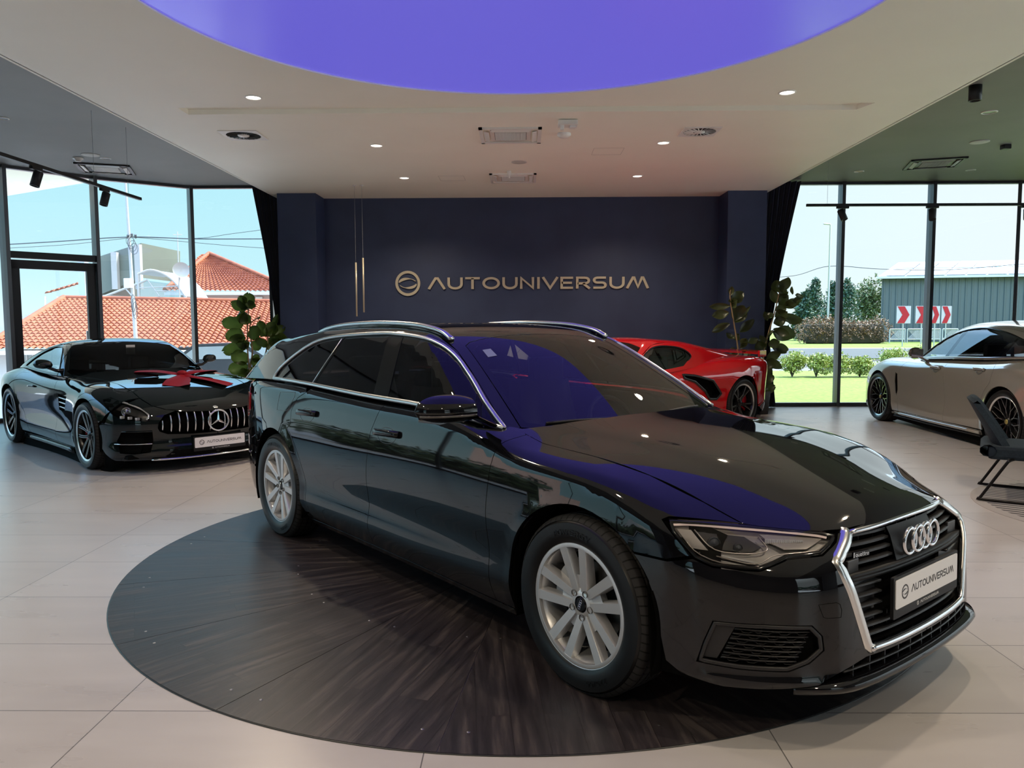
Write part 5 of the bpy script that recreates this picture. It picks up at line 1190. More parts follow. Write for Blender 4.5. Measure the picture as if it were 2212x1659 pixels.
    x = gx(-.40, .645, .002); Mq = Mf(x, -.425, .636) @ Matrix.Rotation(-.20, 4, 'Y')
    mb = MB(); mb.prism([(0, 0), (.082, 0), (.082, .020), (0, .020)], -.006, 0, Mq); bd = mb.build('badge', CM['gblack'], gr_)
    mb = MB(); text_mb(mb, 'quattro', .0135, .0019, .001, Mq @ Mx((.010, .004, 0)), .15, .90); mb.prism([(.001, .001), (.005, .001), (.005, .019), (.001, .019)], 0, .001, Mq); mb.build('badge_lettering', CM['chrome'], bd)
    plate_mb(root, gx(0, .5, -.006), .0, .487, ry=-.02, h=.104)
    # lower intake
    li = panel(MB(), B, 'front', [('f', -.57, .232), ('f', -.40, .292), ('f', 0, .296), ('f', .40, .292), ('f', .57, .232)], h=.05, gap=0, off=-.05, lip=0).build('lower_intake', CM['void'], root)
    mb = MB()
    for k in range(-5, 6): mb.box((gx(k*.09, .26, .03), k*.09, .262), (.03, .006, .06))
    for z in (.262,):
        P = B.at([('f', y, z) for y in np.linspace(-.5, .5, 24)])-[.02, 0, 0]; sweep(mb, P, np.tile([1., 0, 0], (24, 1)), rprof(.008, .01))
    mb.build('intake_bars', bar2, li)
    # --- greenhouse ---
    dlo = crv([(-3.085, 1.065), (-3.065, 1.138), (-2.891, 1.251), (-2.681, 1.333), (-2.375, 1.367), (-1.963, 1.385), (-1.752, 1.383), (-1.452, 1.363), (-1.242, 1.31), (-1.039, 1.209), (-.815, 1.076), (-.628, .964)], 4)
    bel = [(-.628, .962)]+[(x, float(edge(x))+.005) for x in np.linspace(-.75, -3.085, 14)]
    dl_s = [('s', *q) for q in dlo]; be_s = [('s', *q) for q in bel[1:]]
    outline_dlo = dl_s+be_s[:-1]
    # windscreen outline in top view
    wsb = [(-.40, 0), (-.42, .2), (-.48, .45), (-.60, .695)]; wst = [(-1.235, .548), (-1.265, .50), (-1.29, .36), (-1.30, .2), (-1.305, 0)]
    wso = [('t', x, -y) for x, y in wsb]+[('t', x, -y) for x, y in wst]; wsf = wso[::-1]+[('t', q[1], -q[2]) for q in wso[1:-1]]
    wsf = [('t', x, -y) for x, y in wst]; wsf = [('t', x, -y) for x, y in wsb]+[('t', x, -y) for x, y in wst]
    wsf = wsf+[('t', x, y) for x, y in wst[::-1][1:]]+[('t', x, y) for x, y in wsb[::-1][:-1]]
    panel(MB(), G, 'top', wsf, h=.04, gap=.003, off=-.001, lip=.004).build('windscreen', CM['ws'], root)
    inn = inset([(q[1], q[2]) for q in resamp3(wsf)], .045); U_ = [(q[1], q[2]) for q in wsf]
    panel(MB(), G, 'top', wsf, [[('t', *q) for q in inn]], h=.05, gap=.001, off=-.008, lip=0).build('windscreen_border', mat('glass_border', (.004, .004, .005), .3, spec=.3), root)
    # roof skin with cutouts handled by outline: between side window tops
    rail_line = [('t', x, -y) for x, y in ((-.60, .765), (-.75, .735), (-.98, .675), (-1.2, .625), (-1.45, .60), (-1.7, .59), (-2.1, .588), (-2.5, .59), (-2.8, .60), (-3.0, .61), (-3.3, .62), (-3.62, .63))]
    rl2 = [('t', q[1], -q[2]) for q in rail_line]
    hdr = [('t', x, -y) for x, y in wsb[-1:]+wst]; hdr2 = [('t', q[1], -q[2]) for q in hdr]
    roofo = rail_line+[('t', -3.66, -.3), ('t', -3.67, 0), ('t', -3.66, .3)]+rl2[::-1]+[('t', -.602, .698)]+hdr2[1:-1]+hdr[::-1][:-1]+[('t', -.602, -.698)]
    panel(MB(), G, 'top', roofo, h=.04, gap=.001).build('roof', paint, root)
    # side frames: everything between rail line and belt, minus the glass
    sideo = [('t', q[1], q[2]) for q in rail_line]+[('s', -3.80, 1.18), ('s', -3.98, 1.02)]+[('s', x, float(edge(x))-.004) for x in np.linspace(-3.9, -.62, 20)]
    both('roof_frame', 'rad', sideo, [outline_dlo], body=G, h=.035, gap=.001)
    both('rear_glass', 'back', [('b', -.001, 1.01), ('b', -.70, 1.03), ('b', -.60, 1.27), ('b', -.001, 1.30)], body=G, h=.06, m=CM['priv'])
    # window panes split by pillars
    def clipx(poly, x0, x1):
        def cl(P, xv, keep):
            out = []
            for i in range(len(P)):
                a, b = P[i], P[(i+1) % len(P)]; fa, fb = keep*(a[0]-xv(a[1])), keep*(b[0]-xv(b[1]))
                if fa >= 0: out.append(a)
                if fa*fb < 0:
                    t = fa/(fa-fb); out.append((a[0]+(b[0]-a[0])*t, a[1]+(b[1]-a[1])*t))
            return out
        return cl(cl(poly, x0, 1), x1, -1)
    full_ = [(q[1], q[2]) for q in outline_dlo]
    ln = lambda a, b: (lambda z: a[0]+(b[0]-a[0])*(z-a[1])/(b[1]-a[1]))
    p1 = ln((-2.470, 1.06), (-2.365, 1.37)); p2 = ln((-1.595, 1.03), (-1.760, 1.38)); p3 = ln((-.715, .98), (-.825, 1.075)); neg = lambda z: -9.+0*z; posi = lambda z: 9.+0*z
    sh = lambda f, d: (lambda z: f(z)+d)
    for nm, a, b, m in (('quarter_window', neg, sh(p1, -.018), CM['priv']), ('rear_door_window', sh(p1, .018), sh(p2, -.085), CM['priv']), ('front_door_window', sh(p2, .075), sh(p3, -.008), CM['side']), ('corner_window', sh(p3, .008), posi, CM['side'])):
        both(nm, 'side', [('s', *q) for q in clipx(full_, a, b)], body=G, h=.06, gap=.001, off=-.006, lip=0, m=m)
    for nm, a, b in (('pillar_trim', sh(p1, -.018), sh(p1, .018)), ('pillar_trim', sh(p2, -.085), sh(p2, .075)), ('pillar_trim', sh(p3, -.008), sh(p3, .008))):
        both(nm, 'side', [('s', *q) for q in clipx(full_, a, b)], body=G, h=.06, gap=0, off=-.004, lip=.01, m=mat('pillar_black', (.003, .003, .003), .25, spec=.25))
    # chrome surround
    mb = MB(); top = [q for q in dlo]; P = G.at([('s', *q) for q in crv(top[::2]+[top[-1]], 2)]); n_ = G.grad(P); sweep(mb, P, n_, rprof(.020, .010, base=-.006))
    low = bel; P = G.at([('s', *q) for q in low]); n_ = G.grad(P); sweep(mb, P-[0, 0, .002], n_, rprof(.022, .012, base=-.006))
    P = G.at([('s', p1(z)+.0, z) for z in (1.07, 1.15, 1.25, 1.35)]); n_ = G.grad(P); sweep(mb, P, n_, rprof(.009, .003))
    o = mb.build('window_surround', CM['satin'], root)
    mb2 = MB(); mb2.v = list(mb.v); mb2.f = list(mb.f); mb2.sm = list(mb.sm); mb2.xf(MIR); mb2.build('window_surround', CM['satin'], root)
    # roof rails
    for s in (-1, 1):
        mb = MB(); q = crv([(-2.96, .60, 1.345), (-2.88, .60, 1.382), (-2.72, .594, 1.418), (-2.45, .588, 1.441), (-2.05, .584, 1.450), (-1.7, .584, 1.440), (-1.5, .586, 1.420), (-1.38, .588, 1.396), (-1.30, .592, 1.362)], 5)
        P = np.array([(a, s*b, c) for a, b, c in q]); sweep(mb, P, np.tile([0, 0, 1.], (len(P), 1)), [(.016, -.014), (.017, .004), (.008, .012), (-.010, .012), (-.017, .004), (-.016, -.014)])
        mb.build('roof_rail', CM['chrome'] if 0 else mat('rail_aluminium', (.66, .66, .68), .2, 1), root)
        # body under the rail closes the gap
        mb = MB(); Pg = G.at([('t', a, -b) for a, b, c in q]); Pl = P.copy(); Pl[:, 2] -= .012
        Pg[:, 1] = s*np.abs(Pg[:, 1]); mb.grid([list(map(tuple, Pl+[0, -.010*s, 0])), list(map(tuple, Pg+[0, -.010*s, -.004]))]); mb.grid([list(map(tuple, Pl+[0, .010*s, 0])), list(map(tuple, Pg+[0, .010*s, -.004]))]); mb.build('rail_base', CM['paint'], root)
    mb = MB(); q = G.at([('t', -3.05, 0)])[0]
    mb.grid([[(q[0]+a, b*(1-abs(a)/.12), q[2]-.004+c*max(0, 1-abs(a+.02)/.1)) for a in np.linspace(-.09, .09, 9)] for b, c in ((-.03, 0), (-.012, .045), (0, .062), (.012, .045), (.03, 0))]); mb.build('roof_antenna', paint, root)
    # door handles
    for s in (1, -1):
        for hx, hz in ((-1.46, .862), (-2.44, .885)):
            mb = MB(); M_ = Matrix.Diagonal((1, s, 1, 1))
            P = B.at([('s', hx+.125*k, hz+.004*k) for k in np.linspace(-1, 1, 13)]); n_ = B.grad(P)
            lift = np.array([.006+.036*(1-abs(k)**3.5) for k in np.linspace(-1, 1, 13)])
            sweep(mb, P+n_*lift[:, None]-n_*.004, n_, [(.019, -.002), (.016, .009), (0, .014), (-.016, .009), (-.019, -.002), (0, -.009)])
            cq = crv([(hx+.095*cos(a), hz-.012+.042*sin(a)) for a in np.linspace(0, 2*pi, 13)[:-1]], 3, True)
            if s < 0: mb.xf(M_)
            h_ = mb.build('door_handle', paint, root)
            mb = MB(); P = B.at([('s', *c) for c in cq]); n_ = B.grad(P); sweep(mb, P, n_, [(.003, -.001), (0, .0012), (-.003, -.001)], True)
            P = B.at([('s', hx+.128*k, hz+.017+.004*k) for k in np.linspace(-.9, .9, 9)]); 
            if s < 0: mb.xf(M_)
            mb.build('handle_recess', mat('shut_line', (.05, .05, .055), .3), h_)
    # fuel flap outline
    mb = MB(); ribbon(mb, [('s', -2.90, .985), ('s', -2.68, 1.0), ('s', -2.665, .975), ('s', -2.72, .885), ('s', -2.76, .872), ('s', -2.89, .868)], .003, .0008, closed=True); mb.build('fuel_flap', mat('shut_line'), root)
    # door mirror on the visible side (the far one is folded out of sight)
    for s in (1,):
        mb = MB(); G_ = []
        for i, t in enumerate(np.linspace(0, 1, 15)):      # along y outward
            y = .918+.255*t; e = (1-(2*abs(t-.38)/1.24)**2.4); e = max(e, .0)**.5
            zc_ = 1.050+.006*t; hh = .074*e; dd = .085*e
            G_.append([(-.705-.05*t+dd*sin(a)*(1 if sin(a) > 0 else .55), -y, zc_+hh*cos(a)*(1.0 if cos(a) > 0 else .72)) for a in np.linspace(0, 2*pi, 21)])
        mb.grid(G_)
        if s < 0: mb.xf(MIR)
        m_ = mb.build('door_mirror', paint, root)
        mb = MB(); q = [(-.705-.05*t+.087*max(0, 1-(2*abs(t-.38)/1.24)**2.4)**.5, -(.918+.255*t), 1.037) for t in np.linspace(.03, .97, 15)]
        sweep(mb, np.array(q), np.tile([1., 0, 0], (15, 1)), rprof(.010, .005)); 
        if s < 0: mb.xf(MIR)
        mb.build('mirror_indicator', mat('smoked_strip', (.10, .09, .08), .15), m_)
        mb = MB(); mb.grid([[(-.765-.008*cos(b)-.02*a, -(1.03+.10*a), 1.045+.058*b*(1-.3*abs(a))) for b in (-1, 0, 1)] for a in np.linspace(-1, 1, 7)])
        if s < 0: mb.xf(MIR)
        mb.build('mirror_glass', CM['chrome'], m_)
        mb = MB(); mb.grid([[(-.64+.05*cos(a), -.84-.10*t, .985+.045*t+.012*sin(a)) for a in np.linspace(0, 2*pi, 11)] for t in (0, .5, 1)])
        if s < 0: mb.xf(MIR)
        mb.build('mirror_foot', CM['gblack'], m_)
    # wipers, cowl
    mb = MB(); mb.grid([[(-.40-.12*(y/.7)**2+dx, y, z-.03*(y/.7)**2) for y in np.linspace(-.72, .72, 15)] for dx, z in ((.03, .955), (-.03, .965), (-.10, .96))]); mb.build('cowl', CM['black'], root)
    for (y0, y1, xa, xb) in ((-.56, -.06, -.575, -.485), (.04, .58, -.48, -.58)):
        mb = MB(); P = G.at([('t', xa+(xb-xa)*t, y0+(y1-y0)*t) for t in np.linspace(0, 1, 12)]); n_ = G.grad(P); sweep(mb, P, n_, rprof(.014, .012))
        mb.build('wiper', CM['black'], root)
    interior(root, -3.4, -.3, ((-1.35, -.37, .5), (-1.35, .37, .5), (-2.35, -.38, .52), (-2.35, .38, .52)), -.72, .37)
    # sticker on the screen (plain pale square)
    P = G.at([('t', -1.10, -.50), ('t', -1.10, -.44), ('t', -1.17, -.43), ('t', -1.17, -.485)]); n_ = G.grad(P)
    MB().add(P+n_*.0006, [(0, 1, 2, 3)], False).build('windscreen_sticker', mat('sticker', (.25, .28, .40), .6), root)
    # wheels
    def wheel(wx, s, rot):
        mb = MB(); rr = .243; rim_common(mb, rr, .225)
        yf = -.088
        for k in range(5):
            a = rot+2*pi*k/5
            for d in (-1, 1):
                p0 = pol(.050, a+d*.45); p1 = pol(rr-.004, a+d*.235)
                blade(mb, p0, p1, .032, .041, yf+.010, yf-.011, .050, .035, nseg=6, ch=.15)
            # web joining the pair near the hub
            q = [pol(.05, a-.45), pol(.05, a+.45), pol(.115, a+.17), pol(.115, a-.17)]
            mb.prism([q[0], q[1], q[2], q[3]], 0, .03, Mx((0, yf+.018, 0), rx=pi/2, sc=(1, 1, -1)))
        mb.lathe([(rr-.018, yf+.004), (rr-.016, yf-.011), (rr-.003, yf-.0125), (rr+.005, yf-.009), (rr+.006, yf+.01)], 72, Mx(rx=pi/2, sc=(1, 1, -1)))
        mb.lathe([(.033, yf+.008), (.050, yf+.010), (.066, yf+.022), (.070, yf+.06)], 40, Mx(rx=pi/2, sc=(1, 1, -1)))
        mb.lathe([(0, yf+.03), (.034, yf+.03)], 30, Mx(rx=pi/2, sc=(1, 1, -1)))
        if s > 0: mb.xf(MIR)
        w = mb.build('wheel', CM['alloy'], root, angle=35); w.location = (wx, s*.815*1.0, zc)
        def sb(mb, n, m):
            if s > 0: mb.xf(MIR)
            return mb.build(n, m, w, angle=35)
        mb = MB(); mb.lathe([(0, yf+.004), (.025, yf+.005), (.031, yf+.012), (.032, yf+.03)], 32, Mx(rx=pi/2, sc=(1, 1, -1))); sb(mb, 'centre_cap', CM['gblack'])
        mb = MB()
        for k in range(4): torus_mb(mb, ((-1.5+k)*.0095*cos(1.2), yf+.003, (-1.5+k)*.0095*sin(1.2)), .0065, .0012, 'y', 16, 6)
        sb(mb, 'cap_emblem', CM['chrome'])
        for k in range(5):
            mb = MB(); a = rot+2*pi*(k+.5)/5; x, z = pol(.052, a); mb.lathe([(.013, yf+.004), (.0125, yf+.03), (0, yf+.03)], 14, Mx((x, 0, z), rx=pi/2, sc=(1, 1, -1))); sb(mb, 'bolt', CM['darkmetal'])
        mb = tyre_mb(MB(), .351, rr, .232)
        if rot or True:
            # raised sidewall lettering
            for txt, a0, rad, hh in (('POWERGY', 112, .288, .022), ('225/55', 305, .292, .019)):
                aa = a0
                for ch in txt:
                    gw = GL[ch][0]; M_ = Mx(rx=pi/2, sc=(1, 1, 1))
                    ang = R(aa if txt[0] == 'P' else aa-180)
                    th_ = R(aa); c = (rad*cos(th_), -.1185, rad*sin(th_))
                    Ml = Matrix.Translation(c) @ Matrix.Rotation(-(th_-pi/2), 4, 'Y') @ Mx((-gw*hh/2, 0, -hh/2), rx=pi/2)
                    text_mb(mb, ch, hh, .0032, .0012, Ml); aa -= (gw+.30)*hh/rad*180/pi
        sb(mb, 'tyre', CM['rubber']); sb(tread_mb(MB(), .353, .232), 'tread', tread_mat())
        mb = MB(); mb.lathe([(.07, .01), (.075, -.01), (.16, -.012), (.16, .012), (.07, .012)], 40, Mx(rx=pi/2, sc=(1, 1, -1))); sb(mb, 'brake_disc', CM['darkmetal'])
        mb = MB(); mb.lathe([(.10, -.05), (.172, -.05), (.176, -.02), (.176, .04), (.10, .04)], 14, Mx(rx=pi/2, sc=(1, 1, -1)), a0=R(115), a1=R(190)); sb(mb, 'brake_caliper', mat('caliper_grey', (.32, .32, .33), .4, .5))
        mb = MB(); mb.lathe([(.10, .06), (.205, .06), (.205, .02)], 40, Mx(rx=pi/2, sc=(1, 1, -1))); sb(mb, 'inner_barrel', CM['void'])
    wheel(0, -1, R(98)); wheel(0, 1, .4); wheel(WB, -1, R(84+0)); wheel(WB, 1, 1.)
    return root

# ---------------- generic shell and wheel for the other cars ----------------
def shell(c):
    side0 = S2(*c['side'])
    def F(P):
        x, y, z = P[:, 0], np.abs(P[:, 1]), P[:, 2]
        w = side0(x, z); q = z-c['crease'](x)
        for wx, zc, rb in c['arches']:
            r = np.hypot(x-wx, z-zc); w = w+c.get('lipk', .15)*splus(rb-r, .004)*sstep(z-.12, .04)*sstep(r-rb+.12, .01)
        w = w-c.get('slope', 1.2)*splus(q, c.get('soft', .03))
        for f in c.get('mods', ()): w = w+f(x, z)
        sd = (y-w)*.95
        ct, e = c['ctr'](x), c['edge'](x); t = y/c['ye'](x)
        g = ct-(ct-e)*t**2*(.75+.25*t**2)
        for f in c.get('tmods', ()): g = g+f(x, y)
        tp = (z-g)*.95; yc = np.minimum(y, .96); cc = c['cc']; cy = cc(yc); dc = (cc(yc+.005)-cc(yc-.005))/.01
        fr = (x-(c['fx'](z)-cy))/np.sqrt(1+dc**2)
        rc = c['rc']; ry = rc(yc); dr = (rc(yc+.005)-rc(yc-.005))/.01
        rr = (c['rx'](z)+ry-x)/np.sqrt(1+dr**2)
        f = smax(smax(sd, tp, c.get('kt', .08)), fr, .06)
        return smax(f, rr, .06)
    B = Body(F, z0=c.get('z0', .45), px=c.get('px', -.2))
    def FG(P):
        x, y, z = P[:, 0], np.abs(P[:, 1]), P[:, 2]; h = z-c['zb'](x)
        w = c['beltw'](x)-c['tumb']*np.maximum(h, -.25)-c.get('tumb2', .1)*np.maximum(h, 0)**2
        xx = x+c.get('sweep', .12)*y**2*sstep(x-c['xtop'], .12)-c.get('rsweep', .1)*y**2*sstep(c['xtop']-.6-x, .2)
        roof = c['roof']; rz = roof(xx); dr = (roof(xx+.005)-roof(xx-.005))/.01
        tp = (z-rz+c.get('crown', .03)*(y/.6)**2)/np.sqrt(1+dr**2)
        return smax((y-w)*.9, tp, c.get('kg', .09))
    return B, Body(FG, z0=.75, px=-1.5)
def wheel2(root, x, s, yc, zc, rr, tr, w, style, rot=.3):
    """yc: centre plane half track"""
    M0 = Mx(rx=pi/2, sc=(1, 1, -1)); mb = MB(); h = w/2; yf = -h*.70
    dark = mat('black_alloy', (.012, .012, .013), .25, .3); silver = mat('bright_alloy', (.70, .70, .71), .22, 1)
    def bld(mb, n, m, par=None, **k):
        if s > 0: mb.xf(MIR)
        return mb.build(n, m, par, **k)
    mb.lathe([(rr-.004, -h*.86), (rr-.012, -h*.80), (rr-.022, -h*.5), (rr-.03, h*.5), (rr-.01, h*.85)], 56, M0)
    mb.lathe([(0, yf+.008), (.03, yf+.006), (.05, yf+.02), (.06, yf+.05)], 28, M0)
    lips = MB()
    if style == 'twin':      # five pairs of slim spokes with bright edges
        for k in range(5):
            a = rot+2*pi*k/5
            for d in (-1, 1):
                p0, p1 = pol(.045, a+d*.5), pol(rr-.008, a+d*.20); blade(mb, p0, p1, .020, .022, yf+.018, yf-.012, .04, .03, nseg=4, bow=d*.008)
                for e_ in (-1, 1):
                    t = np.array(p1)-np.array(p0); t /= np.hypot(*t); nn = np.array([-t[1], t[0]])*e_*.0095
                    blade(lips, np.array(p0)+nn, np.array(p1)+nn*1.2, .0035, .0045, yf+.0165, yf-.0145, .004, .004, nseg=4, bow=d*.008)
    elif style == 'mesh':    # many crossing thin spokes
        for k in range(10):
            a = rot+2*pi*k/10; m_ = pol(.135, a)
            blade(mb, pol(.04, a), m_, .026, .018, yf+.02, yf+.004, .04, .035, nseg=2)
            for d in (-1, 1): blade(mb, m_, pol(rr-.006, a+d*.20), .013, .012, yf+.004, yf-.012, .03, .025, nseg=3)
            blade(lips, pol(.09, a), m_, .004, .004, yf+.010, yf+.002, .004, .004, nseg=1)
            for d in (-1, 1): blade(lips, m_, pol(rr-.01, a+d*.20), .003, .003, yf+.002, yf-.014, .003, .003, nseg=2)
    else:                    # five tapered split spokes
        for k in range(5):
            a = rot+2*pi*k/5
            blade(mb, pol(.04, a), pol(.13, a), .055, .040, yf+.03, yf+.012, .04, .035, nseg=2)
            for d in (-1, 1):
                blade(mb, pol(.11, a+d*.08), pol(rr-.006, a+d*.17), .026, .024, yf+.014, yf-.010, .035, .03, nseg=3)
                blade(lips, pol(.11, a+d*.16), pol(rr-.008, a+d*.215), .003, .004, yf+.012, yf-.012, .004, .004, nseg=3)
    wl = bld(mb, 'wheel', dark, root, angle=35); wl.location = (x, s*yc, zc)
    lips.lathe([(rr-.014, -h*.85), (rr-.006, -h*.88), (rr+.003, -h*.905), (rr+.008, -h*.885), (rr+.006, -h*.84)], 56, M0); bld(lips, 'rim_edge', silver, wl, angle=35)
    bld(tyre_mb(MB(), tr-.001, rr, w, 56), 'tyre', CM['rubber'], wl, angle=35); bld(tread_mb(MB(), tr, w, 56), 'tread', tread_mat(), wl, angle=35)
    mb = MB(); mb.lathe([(.06, 0), (rr*.74, 0), (rr*.74, .02), (.06, .02)], 36, M0); bld(mb, 'brake_disc', mat('disc_iron', (.10, .10, .10), .45, .6), wl)
    mb = MB(); mb.lathe([(.10, -.05), (rr*.80, -.05), (rr*.80, .03)], 12, M0, a0=R(150), a1=R(215)); bld(mb, 'brake_caliper', mat('red_caliper', (.5, .01, .02), .35) if style != 'mesh' else mat('grey_caliper', (.08, .08, .08), .4), wl)
    mb = MB(); mb.lathe([(0, yf+.003), (.026, yf+.003), (.030, yf+.01)], 20, M0); bld(mb, 'centre_cap', mat('gold_cap', (.45, .36, .12), .3, .6) if style == 'mesh' else CM['gblack'], wl)
    mb = MB(); mb.lathe([(.05, .06), (rr-.03, .06)], 32, M0); bld(mb, 'inner_barrel', CM['void'], wl)
    return wl
def parts_of(root, B, G, paint):
    def both(name, dom, outline, holes=(), m=None, body=None, sides=2, **k):
        mb = panel(MB(), body or B, dom, outline, holes, **k); o = mb.build(name, m or paint, root); r = [o]
        if sides == 2:
            m2 = MB(); m2.v = list(mb.v); m2.f = list(mb.f); m2.sm = list(mb.sm); m2.n = dict(mb.n); m2.xf(MIR); r.append(m2.build(name, m or paint, root))
        return r
    def strip(name, pts, w, h, m, body=None, dom=None, off=0, closed=False, par=None, mirror=True, n=4, prof=None):
        b = body or B; P = b.at(pts)
        if n: 
            U = b.inv(dom or 'rad', P); U = np.array(crv([tuple(u) for u in U], n, closed)); P = b.fwd(dom or 'rad', U)
        N_ = b.grad(P); out = []
        for sg in ((1, -1) if mirror else (1,)):
            mb = MB(); sweep(mb, P+N_*off, N_, prof or rprof(w, h), closed)
            if sg < 0: mb.xf(MIR)
            out.append(mb.build(name, m, par or root))
        return out
    return both, strip
def arcs(cx, cz, r, a0, a1, n=22): return [('s', cx+r*cos(R(a0+(a1-a0)*k/n)), cz+r*sin(R(a0+(a1-a0)*k/n))) for k in range(n+1)]
def liners(root, xs_, zc, ra, yo=.90):
    for wx in xs_:
        for s in (-1, 1):
            mb = MB(); mb.lathe([(ra+.002, 0), (ra+.004, .32), (.05, .34)], 32, Mx((wx, s*yo, zc), rx=pi/2*(1 if s > 0 else -1)), a0=-.4, a1=pi+.4)
            if s < 0: mb.v = [(v[0], v[1], zc+abs(v[2]-zc) if v[2] < zc-.16 else v[2]) for v in mb.v]
            mb.build('wheel_arch_liner', CM['void'], root)
def under(root, B, x0, x1, holes, top, yh=.80):
    mb = panel(MB(), B, 'rad', [('s', x0, .16), ('s', x0, top(x0))]+[('s', x, top(x)) for x in np.linspace(x0, x1, 14)[1:]]+[('s', x1, .18)], holes, h=.09, off=-.03, lip=0, sides=2); mb.build('inner_shell', CM['void'], root)
    MB().box(((x0+x1)/2, 0, .17), (x1-x0-.1, yh*2, .03)).build('underfloor', CM['void'], root)
def mirror_part(root, x, y0, z, w, h, d, paint, ang=0):
    for s in (1, -1):
        mb = MB(); G_ = []
        for t in np.linspace(0, 1, 11):
            e = max(0, 1-(2*abs(t-.5))**2.4)**.5; G_.append([(x-.03*t+d*e*sin(a)*(1 if sin(a) > 0 else .5), -(y0+w*t), z+.01*t+h*e*cos(a)*(1 if cos(a) > 0 else .7)) for a in np.linspace(0, 2*pi, 17)])
        mb.grid(G_)
        if s < 0: mb.xf(MIR)
        m_ = mb.build('door_mirror', paint, root)
        mb = MB(); mb.tube([(x, -(y0+.06), z-.02), (x+.03, -(y0-.02), z-.06), (x+.02, -(y0-.10), z-.07)], [.018, .018, .03], 8)
        if s < 0: mb.xf(MIR)
        mb.build('mirror_foot', CM['gblack'], m_)

# ---------------- dark green-black sports coupe ----------------
GT_LOC, GT_RZ = (-3.7285, 8.2929, 0), -.748
def coupe_bodies():
    c = dict(side=([-3.75, -3.3, -2.63, -2.1, -1.5, -.9, -.4, 0, .3, .6, .9], [.12, .25, .40, .55, .70, .82, .95],
      [[.80, .87, .92, .90, .875, .875, .90, .92, .90, .87, .82], [.85, .92, .960, .940, .925, .925, .935, .950, .935, .91, .85], [.88, .945, .980, .935, .905, .905, .930, .962, .95, .915, .85],
       [.88, .95, .985, .935, .900, .902, .930, .966, .95, .905, .84], [.86, .93, .982, .935, .905, .908, .932, .960, .94, .88, .81], [.82, .89, .955, .925, .900, .903, .922, .945, .91, .84, .76], [.76, .83, .91, .895, .88, .885, .895, .91, .86, .78, .68]]),
      crease=S1((-3.75, .76), (-3.2, .83), (-2.63, .86), (-2.0, .81), (-1.4, .79), (-.8, .79), (-.4, .785), (0, .765), (.3, .71), (.6, .62), (.9, .52)), slope=1.1, soft=.035,
      arches=[(0, .34, .43), (-2.63, .345, .43)], lipk=.10,
      ctr=S1((-3.75, .86), (-3.3, .93), (-2.6, .98), (-1.6, .97), (-1.2, .955), (-.9, .935), (-.5, .905), (0, .855), (.4, .785), (.7, .70), (.85, .645), (.95, .59)),
      edge=S1((-3.75, .80), (-3.2, .88), (-2.63, .925), (-2.0, .905), (-1.4, .885), (-.9, .875), (-.4, .855), (0, .83), (.3, .775), (.6, .68), (.85, .57), (1, .5)), ye=S1((-3.8, .78), (0, .78), (.6, .72), (1, .6)),
      fx=S1((.08, .70), (.13, .84), (.19, .92), (.30, .905), (.45, .92), (.58, .90), (.65, .85), (.72, .74), (.8, .5)), cc=S1((0, 0), (.3, .025), (.5, .075), (.65, .145), (.75, .22), (.85, .35), (.92, .50), (.97, .75)),
      rx=S1((.1, -3.4), (.3, -3.6), (.6, -3.66), (.8, -3.64), (.95, -3.5)), rc=S1((0, 0), (.5, .05), (.75, .16), (.9, .38), (.97, .7)), kt=.12,
      zb=S1((-3.7, .88), (-2.6, .93), (-1.4, .90), (-.8, .88)), beltw=S1((-3.7, .60), (-3.2, .70), (-2.6, .79), (-2.0, .815), (-1.4, .81), (-.9, .775), (-.6, .72)), tumb=.62, xtop=-1.5, crown=.045, kg=.10, sweep=.18,
      roof=S1((-3.8, .84), (-3.4, .955), (-3.0, 1.065), (-2.5, 1.19), (-2.1, 1.255), (-1.8, 1.282), (-1.55, 1.268), (-1.38, 1.22), (-1.1, 1.06), (-.9, .935), (-.6, .74)))
    return (*shell(c), c)
